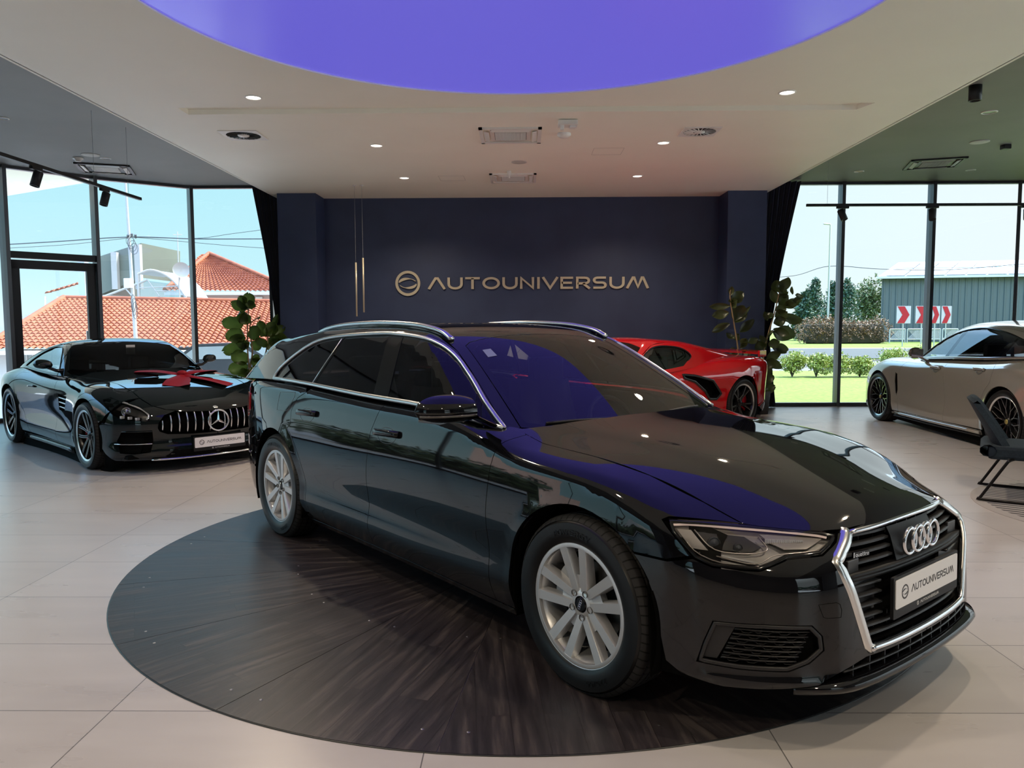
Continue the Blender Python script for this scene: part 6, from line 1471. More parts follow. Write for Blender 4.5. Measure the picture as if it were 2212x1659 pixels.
def coupe():
    B, G, c = coupe_bodies(); WB = -2.63; zc = .338; RA = .375
    root = empty('sports_coupe', GT_LOC, GT_RZ, 'black sports coupe with vertical-bar grille, star emblem and a red bow on its bonnet', 'car')
    paint = mat('black_green_paint', (.004, .007, .008), .03, spec=.5, ior=1.55); both, strip = parts_of(root, B, G, paint)
    eg = lambda x: float(c['edge'](x))
    dgap_f = [('s', -1.00, .17), ('s', -1.02, .40), ('s', -1.05, .60), ('s', -1.09, .76), ('s', -1.20, .83), ('s', -1.24, .885)]
    dgap_r = [('s', -1.95, .19), ('s', -2.12, .42), ('s', -2.34, .60), ('s', -2.42, .75), ('s', -2.43, .84), ('s', -2.38, .91)]
    both('front_wing', 'rad', [('t', -1.12, -.73), ('t', -.80, -.71), ('t', -.4, -.66), ('t', 0, -.62), ('t', .35, -.60), ('t', .52, -.60)]+[('s', .50, .62), ('s', .40, .52)]+arcs(0, zc, RA, 25, 180)+[('s', -RA, .17)]+dgap_f, h=.04,
         holes=[[('s', -.62, .69), ('s', -.93, .70), ('s', -.93, .53), ('s', -.74, .525)]])
    both('fender_vent', 'rad', [('s', -.60, .71), ('s', -.95, .72), ('s', -.95, .51), ('s', -.72, .50)], h=.06, off=-.03, lip=0, m=CM['void'])
    for z, xx_ in ((.655, -.64), (.605, -.67), (.555, -.70)): strip('vent_fin', [('s', xx_, z), ('s', -.80, z+.004), ('s', -.93, z+.008)], .014, .010, CM['satin'], off=-.012)
    both('door', 'rad', dgap_f[:]+[('s', x, eg(x)+.005) for x in (-1.4, -1.7, -2.0, -2.2)]+dgap_r[::-1], h=.05)
    both('rear_quarter', 'rad', dgap_r+[('s', x, eg(x)+.005) for x in (-2.6, -3.0, -3.4)]+[('s', -3.58, .7), ('s', -3.5, .4)]+arcs(WB, zc+.005, RA+.01, 165, 0)+[('s', WB+RA+.02, .19)], h=.05)
    both('side_skirt', 'rad', [('s', -.42, .165), ('s', -.42, .12), ('s', -2.2, .12), ('s', -2.2, .165)], h=.06, m=CM['gblack'])
    strip('skirt_blade', [('s', -.45, .135), ('s', -1.2, .13), ('s', -2.15, .14)], .05, .03, paint)
    both('rear_bumper', 'back', [('s', -3.2, .25), ('s', -3.5, .7), ('b', -.6, .8), ('b', -.001, .8), ('b', -.001, .25)], h=.08)
    hl = COUPE_HL
    grl = [(-.471, .392), (-.535, .42), (-.550, .45), (-.54, .50), (-.49, .567), (-.38, .603), (-.2, .614), (0, .617)]
    inta = [('p', .795, -.60, .425), ('p', .61, -.816, .413), ('p', .565, -.842, .33), ('p', .60, -.828, .215), ('p', .70, -.74, .205), ('p', .795, -.624, .222), ('p', .80, -.60, .32)]
    bum = [('s', .45, .50), ('s', .40, .50)]+arcs(0, zc, RA, 20, -12, 5)+[('s', .42, .20), ('s', .50, .13), ('f', -.80, .13), ('f', -.5, .135), ('f', -.001, .14), ('f', -.001, .372)]+[('f', y, z) for y, z in ((-.28, .374), (-.475, .388), (-.540, .417), (-.556, .45), (-.546, .502), (-.495, .571), (-.384, .607), (-.2, .618), (0, .621))]+[('t', .895, -.001), ('t', .86, -.30), ('t', .80, -.46), ('t', .70, -.56), ('t', .52, -.60), ('s', .50, .62)]
    both('front_bumper', 'wrap', bum, [hl, inta], h=.04)
    both('side_intake', 'wrap', inta, off=-.05, h=.06, gap=0, lip=0, m=CM['void'])
    for z, y0, y1 in ((.424, -.60, -.81), (.300, -.60, -.855)): strip('intake_strip', [('f', y0+(y1-y0)*t, z) for t in np.linspace(0, 1, 7)], .010, .010, CM['chrome'] if z < .35 else paint, dom='front', n=0, off=.004)
    bon = [('t', -.90, -.001), ('t', -.94, -.35), ('t', -1.02, -.60), ('t', -1.12, -.73), ('t', -.80, -.71), ('t', -.4, -.66), ('t', 0, -.62), ('t', .35, -.60), ('t', .52, -.60), ('t', .70, -.56), ('t', .80, -.46), ('t', .86, -.30), ('t', .895, -.001)]
    both('bonnet', 'top', bon+[('t', q[1], -q[2]) for q in bon[::-1]], h=.05, sides=1)
    # headlamps
    for sg in (1, -1):
        def bl(mb, n, m, p=None):
            if sg < 0: mb.xf(MIR)
            return mb.build(n, m, p or root)
        h_ = bl(panel(MB(), B, 'wrap', hl, h=.03, gap=.002, lip=0), 'headlamp', CM['lamp']); bl(panel(MB(), B, 'wrap', hl, h=.04, gap=0, off=-.04, lip=0), 'lamp_bowl', mat('lamp_dark'), h_)
        mb = MB(); Uh = np.array(resamp([tuple(u) for u in B.inv('wrap', B.at(hl))], .03)); P = B.fwd('wrap', Uh); n_ = B.grad(P); A = P; C = P-n_*.045; n = len(P); mb.add(np.concatenate([A, C]), [(i, (i+1) % n, n+(i+1) % n, n+i) for i in range(n)]); bl(mb, 'lamp_rim', CM['gblack'], h_)
        top = COUPE_DRL; P = B.fwd('wrap', B.inv('wrap', B.at([('p', *q) for q in crv(top, 5)]))); n_ = B.grad(P); mb = MB(); sweep(mb, P-n_*.012, n_, rprof(.018, .008)); bl(mb, 'light_strip', mat('drl_glass', (.75, .78, .8), .15, .4), h_)
        p = np.array(COUPE_PROJ); n_ = B.grad(np.array([p]))[0]; Mq = Matrix.Translation(Vector(p-n_*.035)) @ Vector((.9, -.4, .1)).normalized().to_track_quat('Z', 'Y').to_matrix().to_4x4(); mb = MB(); mb.lathe([(.045, -.005), (.044, .01), (.034, .012), (.03, .005), (.018, .016), (0, .02)], 24, Mq); bl(mb, 'projector', mat('projector_chrome', (.5, .52, .54), .12, .9), h_)
        mb = MB()
        for q in COUPE_LEDS:
            q = np.array(q); n_ = B.grad(np.array([q]))[0]; mb.box(q-n_*.02, (.03, .04, .028), bev=.008)
        bl(mb, 'led_blocks', mat('drl_glass'), h_)
    # grille with vertical bars
    gp = grl+[(-y, z) for y, z in grl[::-1][1:]]+[(.28, .376), (-.28, .376)]
    g_ = panel(MB(), B, 'front', [('f', *q) for q in gp], h=.05, gap=0, off=-.07, lip=0).build('grille', CM['void'], root)
    def tp_(y): return float(np.interp(abs(y), [0, .2, .38, .49, .54, .55], [.617, .614, .603, .567, .50, .45]))
    def bt_(y): return float(np.interp(abs(y), [0, .28, .47, .535, .55], [.376, .376, .392, .42, .45]))
    for k in range(-7, 8):
        y = k*.0735
        if k == 0: continue
        z0, z1 = bt_(y)+.012, tp_(y)-.014; zz = np.linspace(z0, z1, 8)
        P = B.at([('f', y, z) for z in zz]); P = P-np.array([.012, 0, 0])+np.stack([.006*np.sin(np.linspace(0, pi, 8)), 0*zz, 0*zz], 1); mb = MB(); sweep(mb, P, np.tile([1., 0, 0], (8, 1)), [(.007, -.03), (.006, .004), (0, .008), (-.006, .004), (-.007, -.03)]); mb.build('grille_bar', CM['chrome'], g_)
    x = B.at([('f', 0, .48)])[0][0]; mb = MB(); torus_mb(mb, (x+.008, 0, .487), .102, .009, 'x', 48, 8); mb.build('emblem_ring', CM['chrome'], g_)
    mb = MB()
    for a in (90, 210, 330):
        t = np.array([cos(R(a)), sin(R(a))]); nn = np.array([-t[1], t[0]]); c0 = np.array([0, .487])
        q = [c0+t*.099, c0+nn*.016-t*.008, c0-nn*.016-t*.008]; ap = c0; v = [(x+.006, *p_) for p_ in q]+[(x+.020, *ap)]; mb.add(v, [(0, 1, 3), (0, 3, 2), (1, 2, 3)], False)
    mb.build('emblem_star', CM['chrome'], g_)
    plate_mb(root, B.at([('f', 0, .27)])[0][0]+.012, .01, .282, h=.10)
    strip('front_splitter', [('f', y, .150) for y in np.linspace(-.60, .60, 17)], .02, .02, CM['chrome'], dom='front', n=0, mirror=False)
    both('lower_intake', 'front', [('f', -.50, .165), ('f', -.42, .24), ('f', .42, .24), ('f', .50, .165)], h=.06, off=.0015, gap=0, lip=0, m=CM['void'], sides=1)
    # small badge on the bonnet tip
    p = B.at([('t', .865, 0)])[0]; MB().lathe([(.0, .003), (.020, .003), (.026, .0)], 20, Mx(tuple(p), ry=.5)).build('badge', CM['chrome'], root)
    # cabin
    dlo = crv([(-2.55, .95), (-2.40, 1.02), (-2.23, 1.09), (-2.08, 1.145), (-1.9, 1.185), (-1.72, 1.19), (-1.58, 1.155), (-1.42, 1.05), (-1.25, .915)], 4)
    dl = [('s', *q) for q in dlo]+[('s', x_, eg(x_)+.02) for x_ in (-1.4, -1.7, -2.0, -2.4)]
    wsb = [(-.88, 0), (-.91, .3), (-1.0, .55), (-1.13, .715)]; wst = [(-1.64, .535), (-1.67, .50), (-1.68, .3), (-1.69, 0)]
    wsf = [('t', x_, -y) for x_, y in wsb+wst]+[('t', x_, y) for x_, y in (wsb+wst)[::-1][1:-1]]+[('t', -.86, .0)]
    wsf = [('t', x_, -y) for x_, y in wsb]+[('t', x_, -y) for x_, y in wst]+[('t', x_, y) for x_, y in wst[::-1][1:]]+[('t', x_, y) for x_, y in wsb[::-1][:-1]]
    panel(MB(), G, 'top', wsf, h=.05, gap=.002, lip=.003).build('windscreen', glass('coupe_glass', (.12, .13, .13), 1.5, .02), root)
    rl = [(-1.14, .745), (-1.35, .665), (-1.6, .60), (-2.0, .565), (-2.4, .575), (-2.8, .585), (-3.2, .56), (-3.5, .5)]
    ro = [('t', x_, -y) for x_, y in rl]+[('t', -3.6, 0)]+[('t', x_, y) for x_, y in rl[::-1]]+[('t', -1.135, .72)]+[('t', x_, y) for x_, y in wst]+[('t', x_, -y) for x_, y in wst[::-1][1:]]+[('t', -1.135, -.72)]
    panel(MB(), G, 'top', ro, h=.05, gap=.001).build('roof', paint, root)
    sd_ = [('t', x_, -y) for x_, y in rl]+[('s', x_, eg(x_)-.002) for x_ in np.linspace(-3.5, -1.0, 12)]
    both('roof_frame', 'rad', sd_, [dl], body=G, h=.04, gap=.001)
    both('side_window', 'side', dl, body=G, h=.07, gap=.001, off=-.005, lip=0, m=glass('coupe_side_glass', (.35, .38, .38), 1.5, .22))
    strip('window_surround', [('s', *q) for q in dlo], .014, .006, CM['gblack'], body=G, dom='side', n=0)
    both('rear_deck', 'rad', [('t', -2.0, -.80), ('t', -2.0, -.6), ('t', -3.5, -.5), ('t', -3.5, -.75)], h=.06, gap=0)
    mirror_part(root, -1.25, .85, 1.0, .19, .062, .07, paint)
    liners(root, (0, WB), zc, RA, .93); under(root, B, -3.5, .75, [arcs(0, zc, RA+.004, 0, 345, 26), arcs(WB, zc, RA+.012, 0, 345, 26)], lambda x: eg(x)-.06)
    interior(root, -2.4, -.8, ((-1.75, -.36, .5), (-1.75, .36, .5)), -1.12, .36, zs=-.18, hw=.6)
    MB().box((-1.30, 0, 1.15), (.01, .10, .11)).build('hanging_tag', mat('tag_grey', (.5, .5, .52), .5), root)
    for hx in (-1.86,): strip('door_handle', [('s', hx-.09, .735), ('s', hx, .74), ('s', hx+.09, .738)], .022, .018, paint)
    for wx, yy, rr_, tr, w_ in ((0, .828, .252, .338, .265), (WB, .822, .262, .343, .305)):
        for s in (-1, 1): wheel2(root, wx, s, yy, tr, rr_, tr, w_, 'twin', .5 if wx == 0 else .2)
    return root
COUPE_HL = [('p', .313, -.869, .718), ('p', .352, -.805, .738), ('p', .50, -.735, .700), ('p', .658, -.663, .658), ('p', .781, -.601, .577), ('p', .790, -.612, .54), ('p', .787, -.627, .517), ('p', .749, -.689, .525), ('p', .615, -.813, .542), ('p', .481, -.876, .609), ('p', .392, -.881, .67)]
COUPE_DRL = [(.42, -.79, .718), (.552, -.722, .688), (.70, -.65, .634), (.768, -.618, .580), (.772, -.64, .535)]
COUPE_PROJ = (.607, -.777, .628)
COUPE_LEDS = [(.608, -.814, .563), (.672, -.766, .556), (.726, -.714, .547)]
def bow():
    """large red gift bow lying on the bonnet of the coupe"""
    B, G, c = coupe_bodies(); root = empty('gift_bow', (0, 0, 0), 0, 'large red fabric gift bow lying on the bonnet of the black sports coupe', 'bow')
    Mr = Matrix.Translation(GT_LOC) @ Matrix.Rotation(GT_RZ, 4, 'Z'); cl = mat('red_satin', (.20, .002, .010), .65, spec=.2); 
    cx, cy = BOW_C
    def ribb(name, pts, w, ws=None):
        q = crv(pts, 5); P = B.at([('t', a, b) for a, b, _ in q]); P[:, 2] += np.array([h_ for _, _, h_ in q])+.006; n = len(P); G_ = []; G2 = []
        for i in range(n):
            t = P[min(i+1, n-1)]-P[max(i-1, 0)]; t[2] = 0; t /= np.linalg.norm(t)+1e-9; nn = np.array([-t[1], t[0], 0]); ww = w if ws is None else np.interp(i/(n-1), np.linspace(0, 1, len(ws)), ws)
            row = [P[i]+nn*ww*k/2+np.array([0, 0, .010*cos(k*3.0+i*.3)-.006*abs(k)*0]) for k in np.linspace(-1, 1, 9)]
            # keep above the bonnet
            base = B.at([('t', r[0], r[1]) for r in row]); row = [np.array([r[0], r[1], max(r[2], b_[2]+.004)]) for r, b_ in zip(row, base)]
            G_.append(row); G2.append([r-np.array([0, 0, .003]) for r in row])
        mb = MB(); mb.grid(G_); mb.grid(G2); mb.xf(Mr); return mb.build(name, cl, root)
    L = BOW_L
    ribb('bow_loop', [(cx, cy, .03), (cx+L[0][0]*.5, cy+L[0][1]*.5, .055), (cx+L[0][0], cy+L[0][1], .04), (cx+L[0][0]*.5, cy+L[0][1]*.5, .01)], .30, [.10, .30, .28, .14])
    ribb('bow_loop', [(cx, cy, .03), (cx+L[1][0]*.5, cy+L[1][1]*.5, .055), (cx+L[1][0], cy+L[1][1], .04), (cx+L[1][0]*.5, cy+L[1][1]*.5, .01)], .30, [.10, .30, .28, .14])
    ribb('bow_tail', [(cx, cy, .03), (cx+L[2][0]*.5, cy+L[2][1]*.5, .02), (cx+L[2][0], cy+L[2][1], .004)], .2, [.10, .24, .27])
    ribb('bow_tail', [(cx, cy, .03), (cx+L[3][0]*.5, cy+L[3][1]*.5, .02), (cx+L[3][0], cy+L[3][1], .004)], .2, [.09, .18, .20])
    p = B.at([('t', cx, cy)])[0]; mb = MB(); G_ = [[(p[0]+.055*cos(a)*cos(b), p[1]+.06*sin(a)*cos(b), p[2]+.045+.035*sin(b)) for a in np.linspace(0, 2*pi, 15)] for b in np.linspace(-pi/2, pi/2, 8)]; mb.grid(G_); mb.xf(Mr); mb.build('bow_knot', cl, root)
BOW_C = (-.08, .08); BOW_L = ((-.22, -.42), (-.07, .38), (.40, -.24), (.47, .30))
# ---------------- silver grey four-door sports saloon ----------------
PA_LOC, PA_RZ = (6.1677, 11.3601, 0), 1.571
def saloon_bodies():
    c = dict(side=([-4.2, -3.6, -2.95, -2.4, -1.8, -1.1, -.5, 0, .35, .65, .95], [.14, .26, .40, .55, .70, .84, 1.0],
      [[.82, .88, .91, .89, .885, .885, .89, .90, .89, .87, .80], [.86, .92, .955, .925, .915, .915, .92, .935, .925, .90, .84], [.87, .935, .970, .925, .905, .908, .925, .950, .94, .905, .85],
       [.87, .94, .975, .930, .908, .910, .928, .958, .94, .90, .84], [.86, .93, .972, .940, .918, .920, .935, .955, .93, .885, .82], [.84, .91, .955, .94, .925, .925, .932, .94, .905, .86, .79], [.80, .87, .92, .915, .90, .90, .90, .90, .86, .81, .74]]),
      crease=S1((-4.2, .88), (-3.5, .93), (-2.95, .94), (-2.3, .915), (-1.5, .89), (-.8, .87), (0, .865), (.35, .79), (.65, .70), (.95, .6)), slope=1.0, soft=.04,
      arches=[(0, .355, .45), (-2.95, .355, .45)], lipk=.10,
      ctr=S1((-4.2, 1.0), (-3.4, 1.07), (-2.4, 1.05), (-1.2, 1.01), (-.8, .99), (-.4, .965), (0, .925), (.4, .85), (.7, .755), (.85, .69), (.95, .63)),
      edge=S1((-4.2, .98), (-3.4, 1.055), (-2.6, 1.02), (-1.6, .985), (-1.0, .955), (-.6, .945), (-.4, .94), (0, .925), (.3, .865), (.6, .76), (.85, .63), (1, .55)), ye=S1((-4.2, .8), (0, .79), (.6, .74), (1, .6)),
      fx=S1((.10, .76), (.16, .88), (.24, .93), (.45, .93), (.60, .90), (.70, .84), (.78, .72), (.9, .4)), cc=S1((0, 0), (.3, .02), (.5, .06), (.65, .13), (.75, .2), (.85, .34), (.92, .5), (.97, .75)),
      rx=S1((.1, -3.9), (.3, -4.05), (.6, -4.11), (.9, -4.06), (1.05, -3.95)), rc=S1((0, 0), (.5, .04), (.75, .14), (.9, .36), (.97, .7)), kt=.12,
      zb=S1((-4.1, 1.06), (-2.6, 1.02), (-1.4, .97), (-.8, .95)), beltw=S1((-4.1, .62), (-3.5, .74), (-2.9, .82), (-2.2, .845), (-1.4, .84), (-.9, .81), (-.5, .75)), tumb=.58, xtop=-1.6, crown=.04, kg=.10,
      roof=S1((-4.2, .90), (-3.9, 1.02), (-3.5, 1.19), (-3.0, 1.33), (-2.5, 1.42), (-2.0, 1.455), (-1.7, 1.452), (-1.4, 1.40), (-1.05, 1.24), (-.75, 1.06), (-.4, .84)))
    return (*shell(c), c)
def saloon():
    B, G, c = saloon_bodies(); WB = -2.95; zc = .355; RA = .385
    root = empty('sports_saloon', PA_LOC, PA_RZ, 'glossy silver grey four-door sports saloon with black mesh wheels, cut off by the right edge', 'car')
    paint = mat('silver_grey_paint', (.36, .34, .30), .12, metal=.35, spec=.6, coat=.8); both, strip = parts_of(root, B, G, paint); eg = lambda x: float(c['edge'](x))
    gf = [('s', -.55, .20), ('s', -.56, .5), ('s', -.555, .70), ('s', -.64, .86), ('s', -.74, .935)]
    gm = [('s', -1.70, .20), ('s', -1.72, .45), ('s', -1.70, .70), ('s', -1.68, .88), ('s', -1.62, .975)]
    gr = [('s', -2.46, .21), ('s', -2.50, .36)]+arcs(WB, zc, .46, 8, 55, 8)+[('s', -2.72, .78), ('s', -2.72, .90), ('s', -2.60, 1.01)]
    lop = lambda a, b, n=5: [('s', x, eg(x)+.012) for x in np.linspace(a, b, n+2)[1:-1]]
    vent = [('s', -.49, .74), ('s', -.54, .72), ('s', -.545, .50), ('s', -.52, .42), ('s', -.485, .46), ('s', -.47, .62)]
    both('front_wing', 'rad', [('t', -.74, -.80), ('t', -.4, -.70), ('t', 0, -.64), ('t', .35, -.62), ('t', .55, -.60)]+[('s', .52, .66), ('s', .42, .60)]+arcs(0, zc, RA, 28, 180)+[('s', -RA, .20)]+gf, [vent], h=.045)
    both('side_vent', 'rad', [('s', -.48, .76), ('s', -.555, .74), ('s', -.56, .48), ('s', -.52, .40), ('s', -.475, .44), ('s', -.46, .62)], off=-.04, lip=0, h=.06, m=CM['void'])
    both('front_door', 'rad', gf+lop(-.74, -1.62)+gm[::-1], h=.045)
    both('rear_door', 'rad', gm+lop(-1.62, -2.60)+gr[::-1], h=.045)
    both('rear_quarter', 'rad', gr+lop(-2.60, -4.0, 7)+[('s', -4.0, .7), ('s', -3.95, .4)]+arcs(WB, zc, RA, 165, 0)+[('s', WB+RA+.02, .21)], h=.05)
    both('side_skirt', 'rad', [('s', -.42, .195), ('s', -.42, .14), ('s', -2.5, .14), ('s', -2.5, .195)], h=.06)
    strip('skirt_blade', [('s', -.42, .175), ('s', -1.4, .170), ('s', -2.5, .175)], .035, .03, paint); strip('skirt_trim', [('s', -.44, .13), ('s', -1.4, .125), ('s', -2.5, .13)], .02, .025, CM['black'])
    both('rear_bumper', 'back', [('s', -3.4, .25), ('s', -3.9, .7), ('b', -.6, .75), ('b', -.001, .75), ('b', -.001, .25)], h=.08)
    both('front_bumper', 'wrap', [('s', .52, .64), ('s', .42, .60)]+arcs(0, zc, RA, 28, -10, 6)+[('s', .43, .2), ('s', .55, .15), ('f', -.6, .15), ('f', -.001, .15), ('f', -.001, .62), ('f', -.5, .62), ('f', -.7, .56)], h=.06)
    both('headlamp', 'wrap', [('s', .52, .66), ('s', .45, .72), ('f', -.72, .70), ('f', -.60, .68), ('f', -.62, .58), ('f', -.72, .57)], h=.05, m=mat('lamp_cover', (.2, .21, .22), .05, .2))
    bon = [('t', -.66, -.001), ('t', -.68, -.4), ('t', -.74, -.68), ('t', -.4, -.70), ('t', 0, -.64), ('t', .35, -.62), ('t', .55, -.60), ('t', .70, -.4), ('t', .75, -.001)]
    both('bonnet', 'top', bon+[('t', q[1], -q[2]) for q in bon[::-1]], h=.07, sides=1)
    dlo = crv([(-3.42, 1.09), (-3.15, 1.165), (-2.83, 1.245), (-2.5, 1.315), (-2.1, 1.362), (-1.79, 1.357), (-1.5, 1.31), (-1.27, 1.225), (-1.08, 1.115), (-.93, .985)], 4)
    dl = [('s', *q) for q in dlo]+[('s', x_, eg(x_)+.02) for x_ in (-1.1, -1.5, -2.0, -2.6, -3.1)]
    wsb = [(-.64, 0), (-.66, .3), (-.74, .55), (-.84, .71)]; wst = [(-1.46, .545), (-1.50, .3), (-1.52, 0)]
    wsf = [('t', x_, -y) for x_, y in wsb]+[('t', x_, -y) for x_, y in wst]+[('t', x_, y) for x_, y in wst[::-1][1:]]+[('t', x_, y) for x_, y in wsb[::-1][:-1]]
    panel(MB(), G, 'top', wsf, h=.06, gap=.002, lip=.003).build('windscreen', CM['ws'], root)
    rl = [(-.85, .755), (-1.1, .67), (-1.5, .62), (-2.0, .60), (-2.5, .60), (-3.0, .60), (-3.4, .585), (-3.8, .54)]
    ro = [('t', x_, -y) for x_, y in rl]+[('t', -3.95, 0)]+[('t', x_, y) for x_, y in rl[::-1]]+[('t', -.845, .715)]+[('t', x_, y) for x_, y in wst]+[('t', x_, -y) for x_, y in wst[::-1][1:]]+[('t', -.845, -.715)]
    panel(MB(), G, 'top', ro, h=.06, gap=.001).build('roof', paint, root)
    sd_ = [('t', x_, -y) for x_, y in rl]+[('s', x_, eg(x_)-.002) for x_ in np.linspace(-3.8, -.86, 14)]
    both('roof_frame', 'rad', sd_, [dl], body=G, h=.05, gap=.001)
    full_ = [(q[1], q[2]) for q in dl]
    def cx(x0a, x0b, x1a, x1b):
        def cl(P, a, b_, keep):
            f = lambda q: keep*(q[0]-(a+(b_-a)*(q[1]-.95)/.38)); out = []
            for i in range(len(P)):
                p, q = P[i], P[(i+1) % len(P)]; u, v = f(p), f(q)
                if u >= 0: out.append(p)
                if u*v < 0: t = u/(u-v); out.append((p[0]+(q[0]-p[0])*t, p[1]+(q[1]-p[1])*t))
            return out
        return [('s', *q) for q in cl(cl(full_, x0a, x0b, 1), x1a, x1b, -1)]
    gs = glass('saloon_glass', (.80, .84, .84), 1.5, .08); gs2 = glass('saloon_rear_glass', (.40, .43, .44), 1.5, .06)
    for nm, q, m in (('front_door_window', cx(-1.52, -1.60, 9, 9), gs), ('rear_door_window', cx(-2.62, -2.75, -1.60, -1.68), gs2), ('quarter_window', cx(-9, -9, -2.66, -2.79), gs2), ('pillar_trim', cx(-1.60, -1.68, -1.52, -1.60), CM['gblack']), ('pillar_trim', cx(-2.66, -2.79, -2.62, -2.75), CM['gblack'])):
        both(nm, 'side', q, body=G, h=.08, gap=0, off=-.004, lip=0, m=m)
    strip('window_surround', [('s', *q) for q in dlo], .018, .006, CM['gblack'], body=G, dom='side', n=0)
    strip('belt_strip', [('s', x_, eg(x_)+.016) for x_ in np.linspace(-3.35, -.95, 14)], .012, .006, CM['chrome'], body=G, dom='side', n=0)
    # mirror
    for s in (1, -1):
        mb = MB(); G_ = []
        for t in np.linspace(0, 1, 11):
            e = max(0, 1-(2*abs(t-.5))**2.4)**.5; G_.append([(-1.14-.03*t+.075*e*sin(a)*(.5 if sin(a) < 0 else 1), -(.90+.20*t), 1.035+.075*e*cos(a)*(1 if cos(a) > 0 else .75)) for a in np.linspace(0, 2*pi, 17)])
        mb.grid(G_)
        if s < 0: mb.xf(MIR)
        m_ = mb.build('door_mirror', mat('bronze_shell', (.12, .105, .085), .08, .5), root)
        mb = MB(); mb.grid([[(-1.205-.01*a, -(1.0+.08*a), 1.035+.055*b) for b in (-1, 1)] for a in (-1, 0, 1)])
        if s < 0: mb.xf(MIR)
        mb.build('mirror_glass', CM['chrome'], m_)
        mb = MB(); mb.grid([[(-1.10+.06*cos(a), -.82-.13*t, .925+.075*t+.014*sin(a)) for a in np.linspace(0, 2*pi, 11)] for t in (0, .5, 1)])
        if s < 0: mb.xf(MIR)
        mb.build('mirror_foot', paint, m_)
    for hx, hz in ((-1.50, .855), (-2.46, .892)):
        strip('door_handle', [('s', hx-.11, hz), ('s', hx-.05, hz+.004), ('s', hx+.05, hz+.004), ('s', hx+.11, hz)], .032, .030, paint); strip('handle_recess', [('s', hx-.07, hz-.02), ('s', hx, hz-.045), ('s', hx+.07, hz-.02)], .022, .001, mat('shade_line', (.10, .095, .085), .4))  # flat dark strip paints the shade below each handle
    liners(root, (0, WB), zc, RA, .91); under(root, B, -3.9, .75, [arcs(0, zc, RA+.004, 0, 345, 26), arcs(WB, zc, RA+.004, 0, 345, 26)], lambda x: eg(x)-.07)
    interior(root, -3.3, -.7, ((-1.55, -.37, .5), (-1.55, .37, .5), (-2.5, -.38, .5), (-2.5, .38, .5)), -1.0, .37, zs=-.06)
    for wx, w_ in ((0, .275), (WB, .315)):
        for s in (-1, 1): wheel2(root, wx, s, .955-w_/2, zc, .275, zc, w_, 'mesh', .2)
    # side badge lettering as small dark dashes is unreadable in the photo: plain thin line
    return root
# ---------------- red mid-engined sports car ----------------
RC_LOC, RC_RZ = (.345, 9.412, 0), 3.8651
def racer_bodies():
    c = dict(side=([-3.75, -3.3, -2.72, -2.3, -1.8, -1.2, -.6, 0, .4, .7, 1.0], [.12, .25, .40, .55, .70, .84, .98],
      [[.80, .88, .92, .90, .88, .88, .89, .92, .90, .86, .78], [.86, .93, .960, .93, .91, .91, .92, .945, .93, .88, .80], [.88, .95, .975, .93, .895, .89, .91, .955, .93, .88, .79],
       [.89, .955, .980, .94, .895, .88, .905, .955, .92, .85, .76], [.89, .955, .982, .945, .90, .885, .905, .94, .89, .81, .7], [.88, .94, .965, .93, .90, .885, .895, .90, .84, .75, .62], [.84, .90, .93, .90, .87, .86, .86, .84, .78, .68, .55]]),
      crease=S1((-3.75, .83), (-3.3, .86), (-2.72, .84), (-2.2, .80), (-1.4, .76), (-.6, .76), (0, .74), (.5, .62), (1, .5)), slope=1.0, soft=.04,
      arches=[(0, .335, .43), (-2.72, .345, .44)], lipk=.10,
      ctr=S1((-3.75, .96), (-3.4, .985), (-2.9, .99), (-2.2, .96), (-1.2, .90), (-.7, .85), (0, .74), (.5, .62), (.9, .46), (1.05, .38)),
      edge=S1((-3.75, .93), (-3.3, .955), (-2.72, .955), (-2.2, .92), (-1.4, .85), (-.6, .82), (0, .80), (.5, .64), (.9, .46), (1.1, .35)), ye=S1((-3.8, .80), (0, .78), (1, .6)),
      fx=S1((.08, .8), (.15, 1.0), (.25, 1.02), (.40, 1.0), (.5, .90), (.6, .7), (.8, .2)), cc=S1((0, 0), (.3, .04), (.5, .11), (.65, .2), (.75, .28), (.85, .42), (.92, .6), (.97, .8)),
      rx=S1((.1, -3.4), (.2, -3.52), (.4, -3.58), (.6, -3.60), (.8, -3.63), (.95, -3.62)), rc=S1((0, 0), (.5, .03), (.75, .09), (.88, .22), (.95, .5), (1.0, .8)), kt=.10,
      zb=S1((-3.7, .95), (-2.6, .94), (-2.0, .89), (-1.4, .85), (-.6, .82)), beltw=S1((-3.7, .45), (-3.2, .55), (-2.6, .66), (-2.0, .76), (-1.4, .80), (-.9, .78), (-.5, .70)), tumb=.60, xtop=-1.0, crown=.04, kg=.10,
      roof=S1((-3.7, .90), (-3.3, .985), (-2.9, 1.06), (-2.4, 1.15), (-1.9, 1.225), (-1.5, 1.25), (-1.2, 1.235), (-.95, 1.12), (-.6, .95), (-.3, .80), (0, .6)))
    return (*shell(c), c)
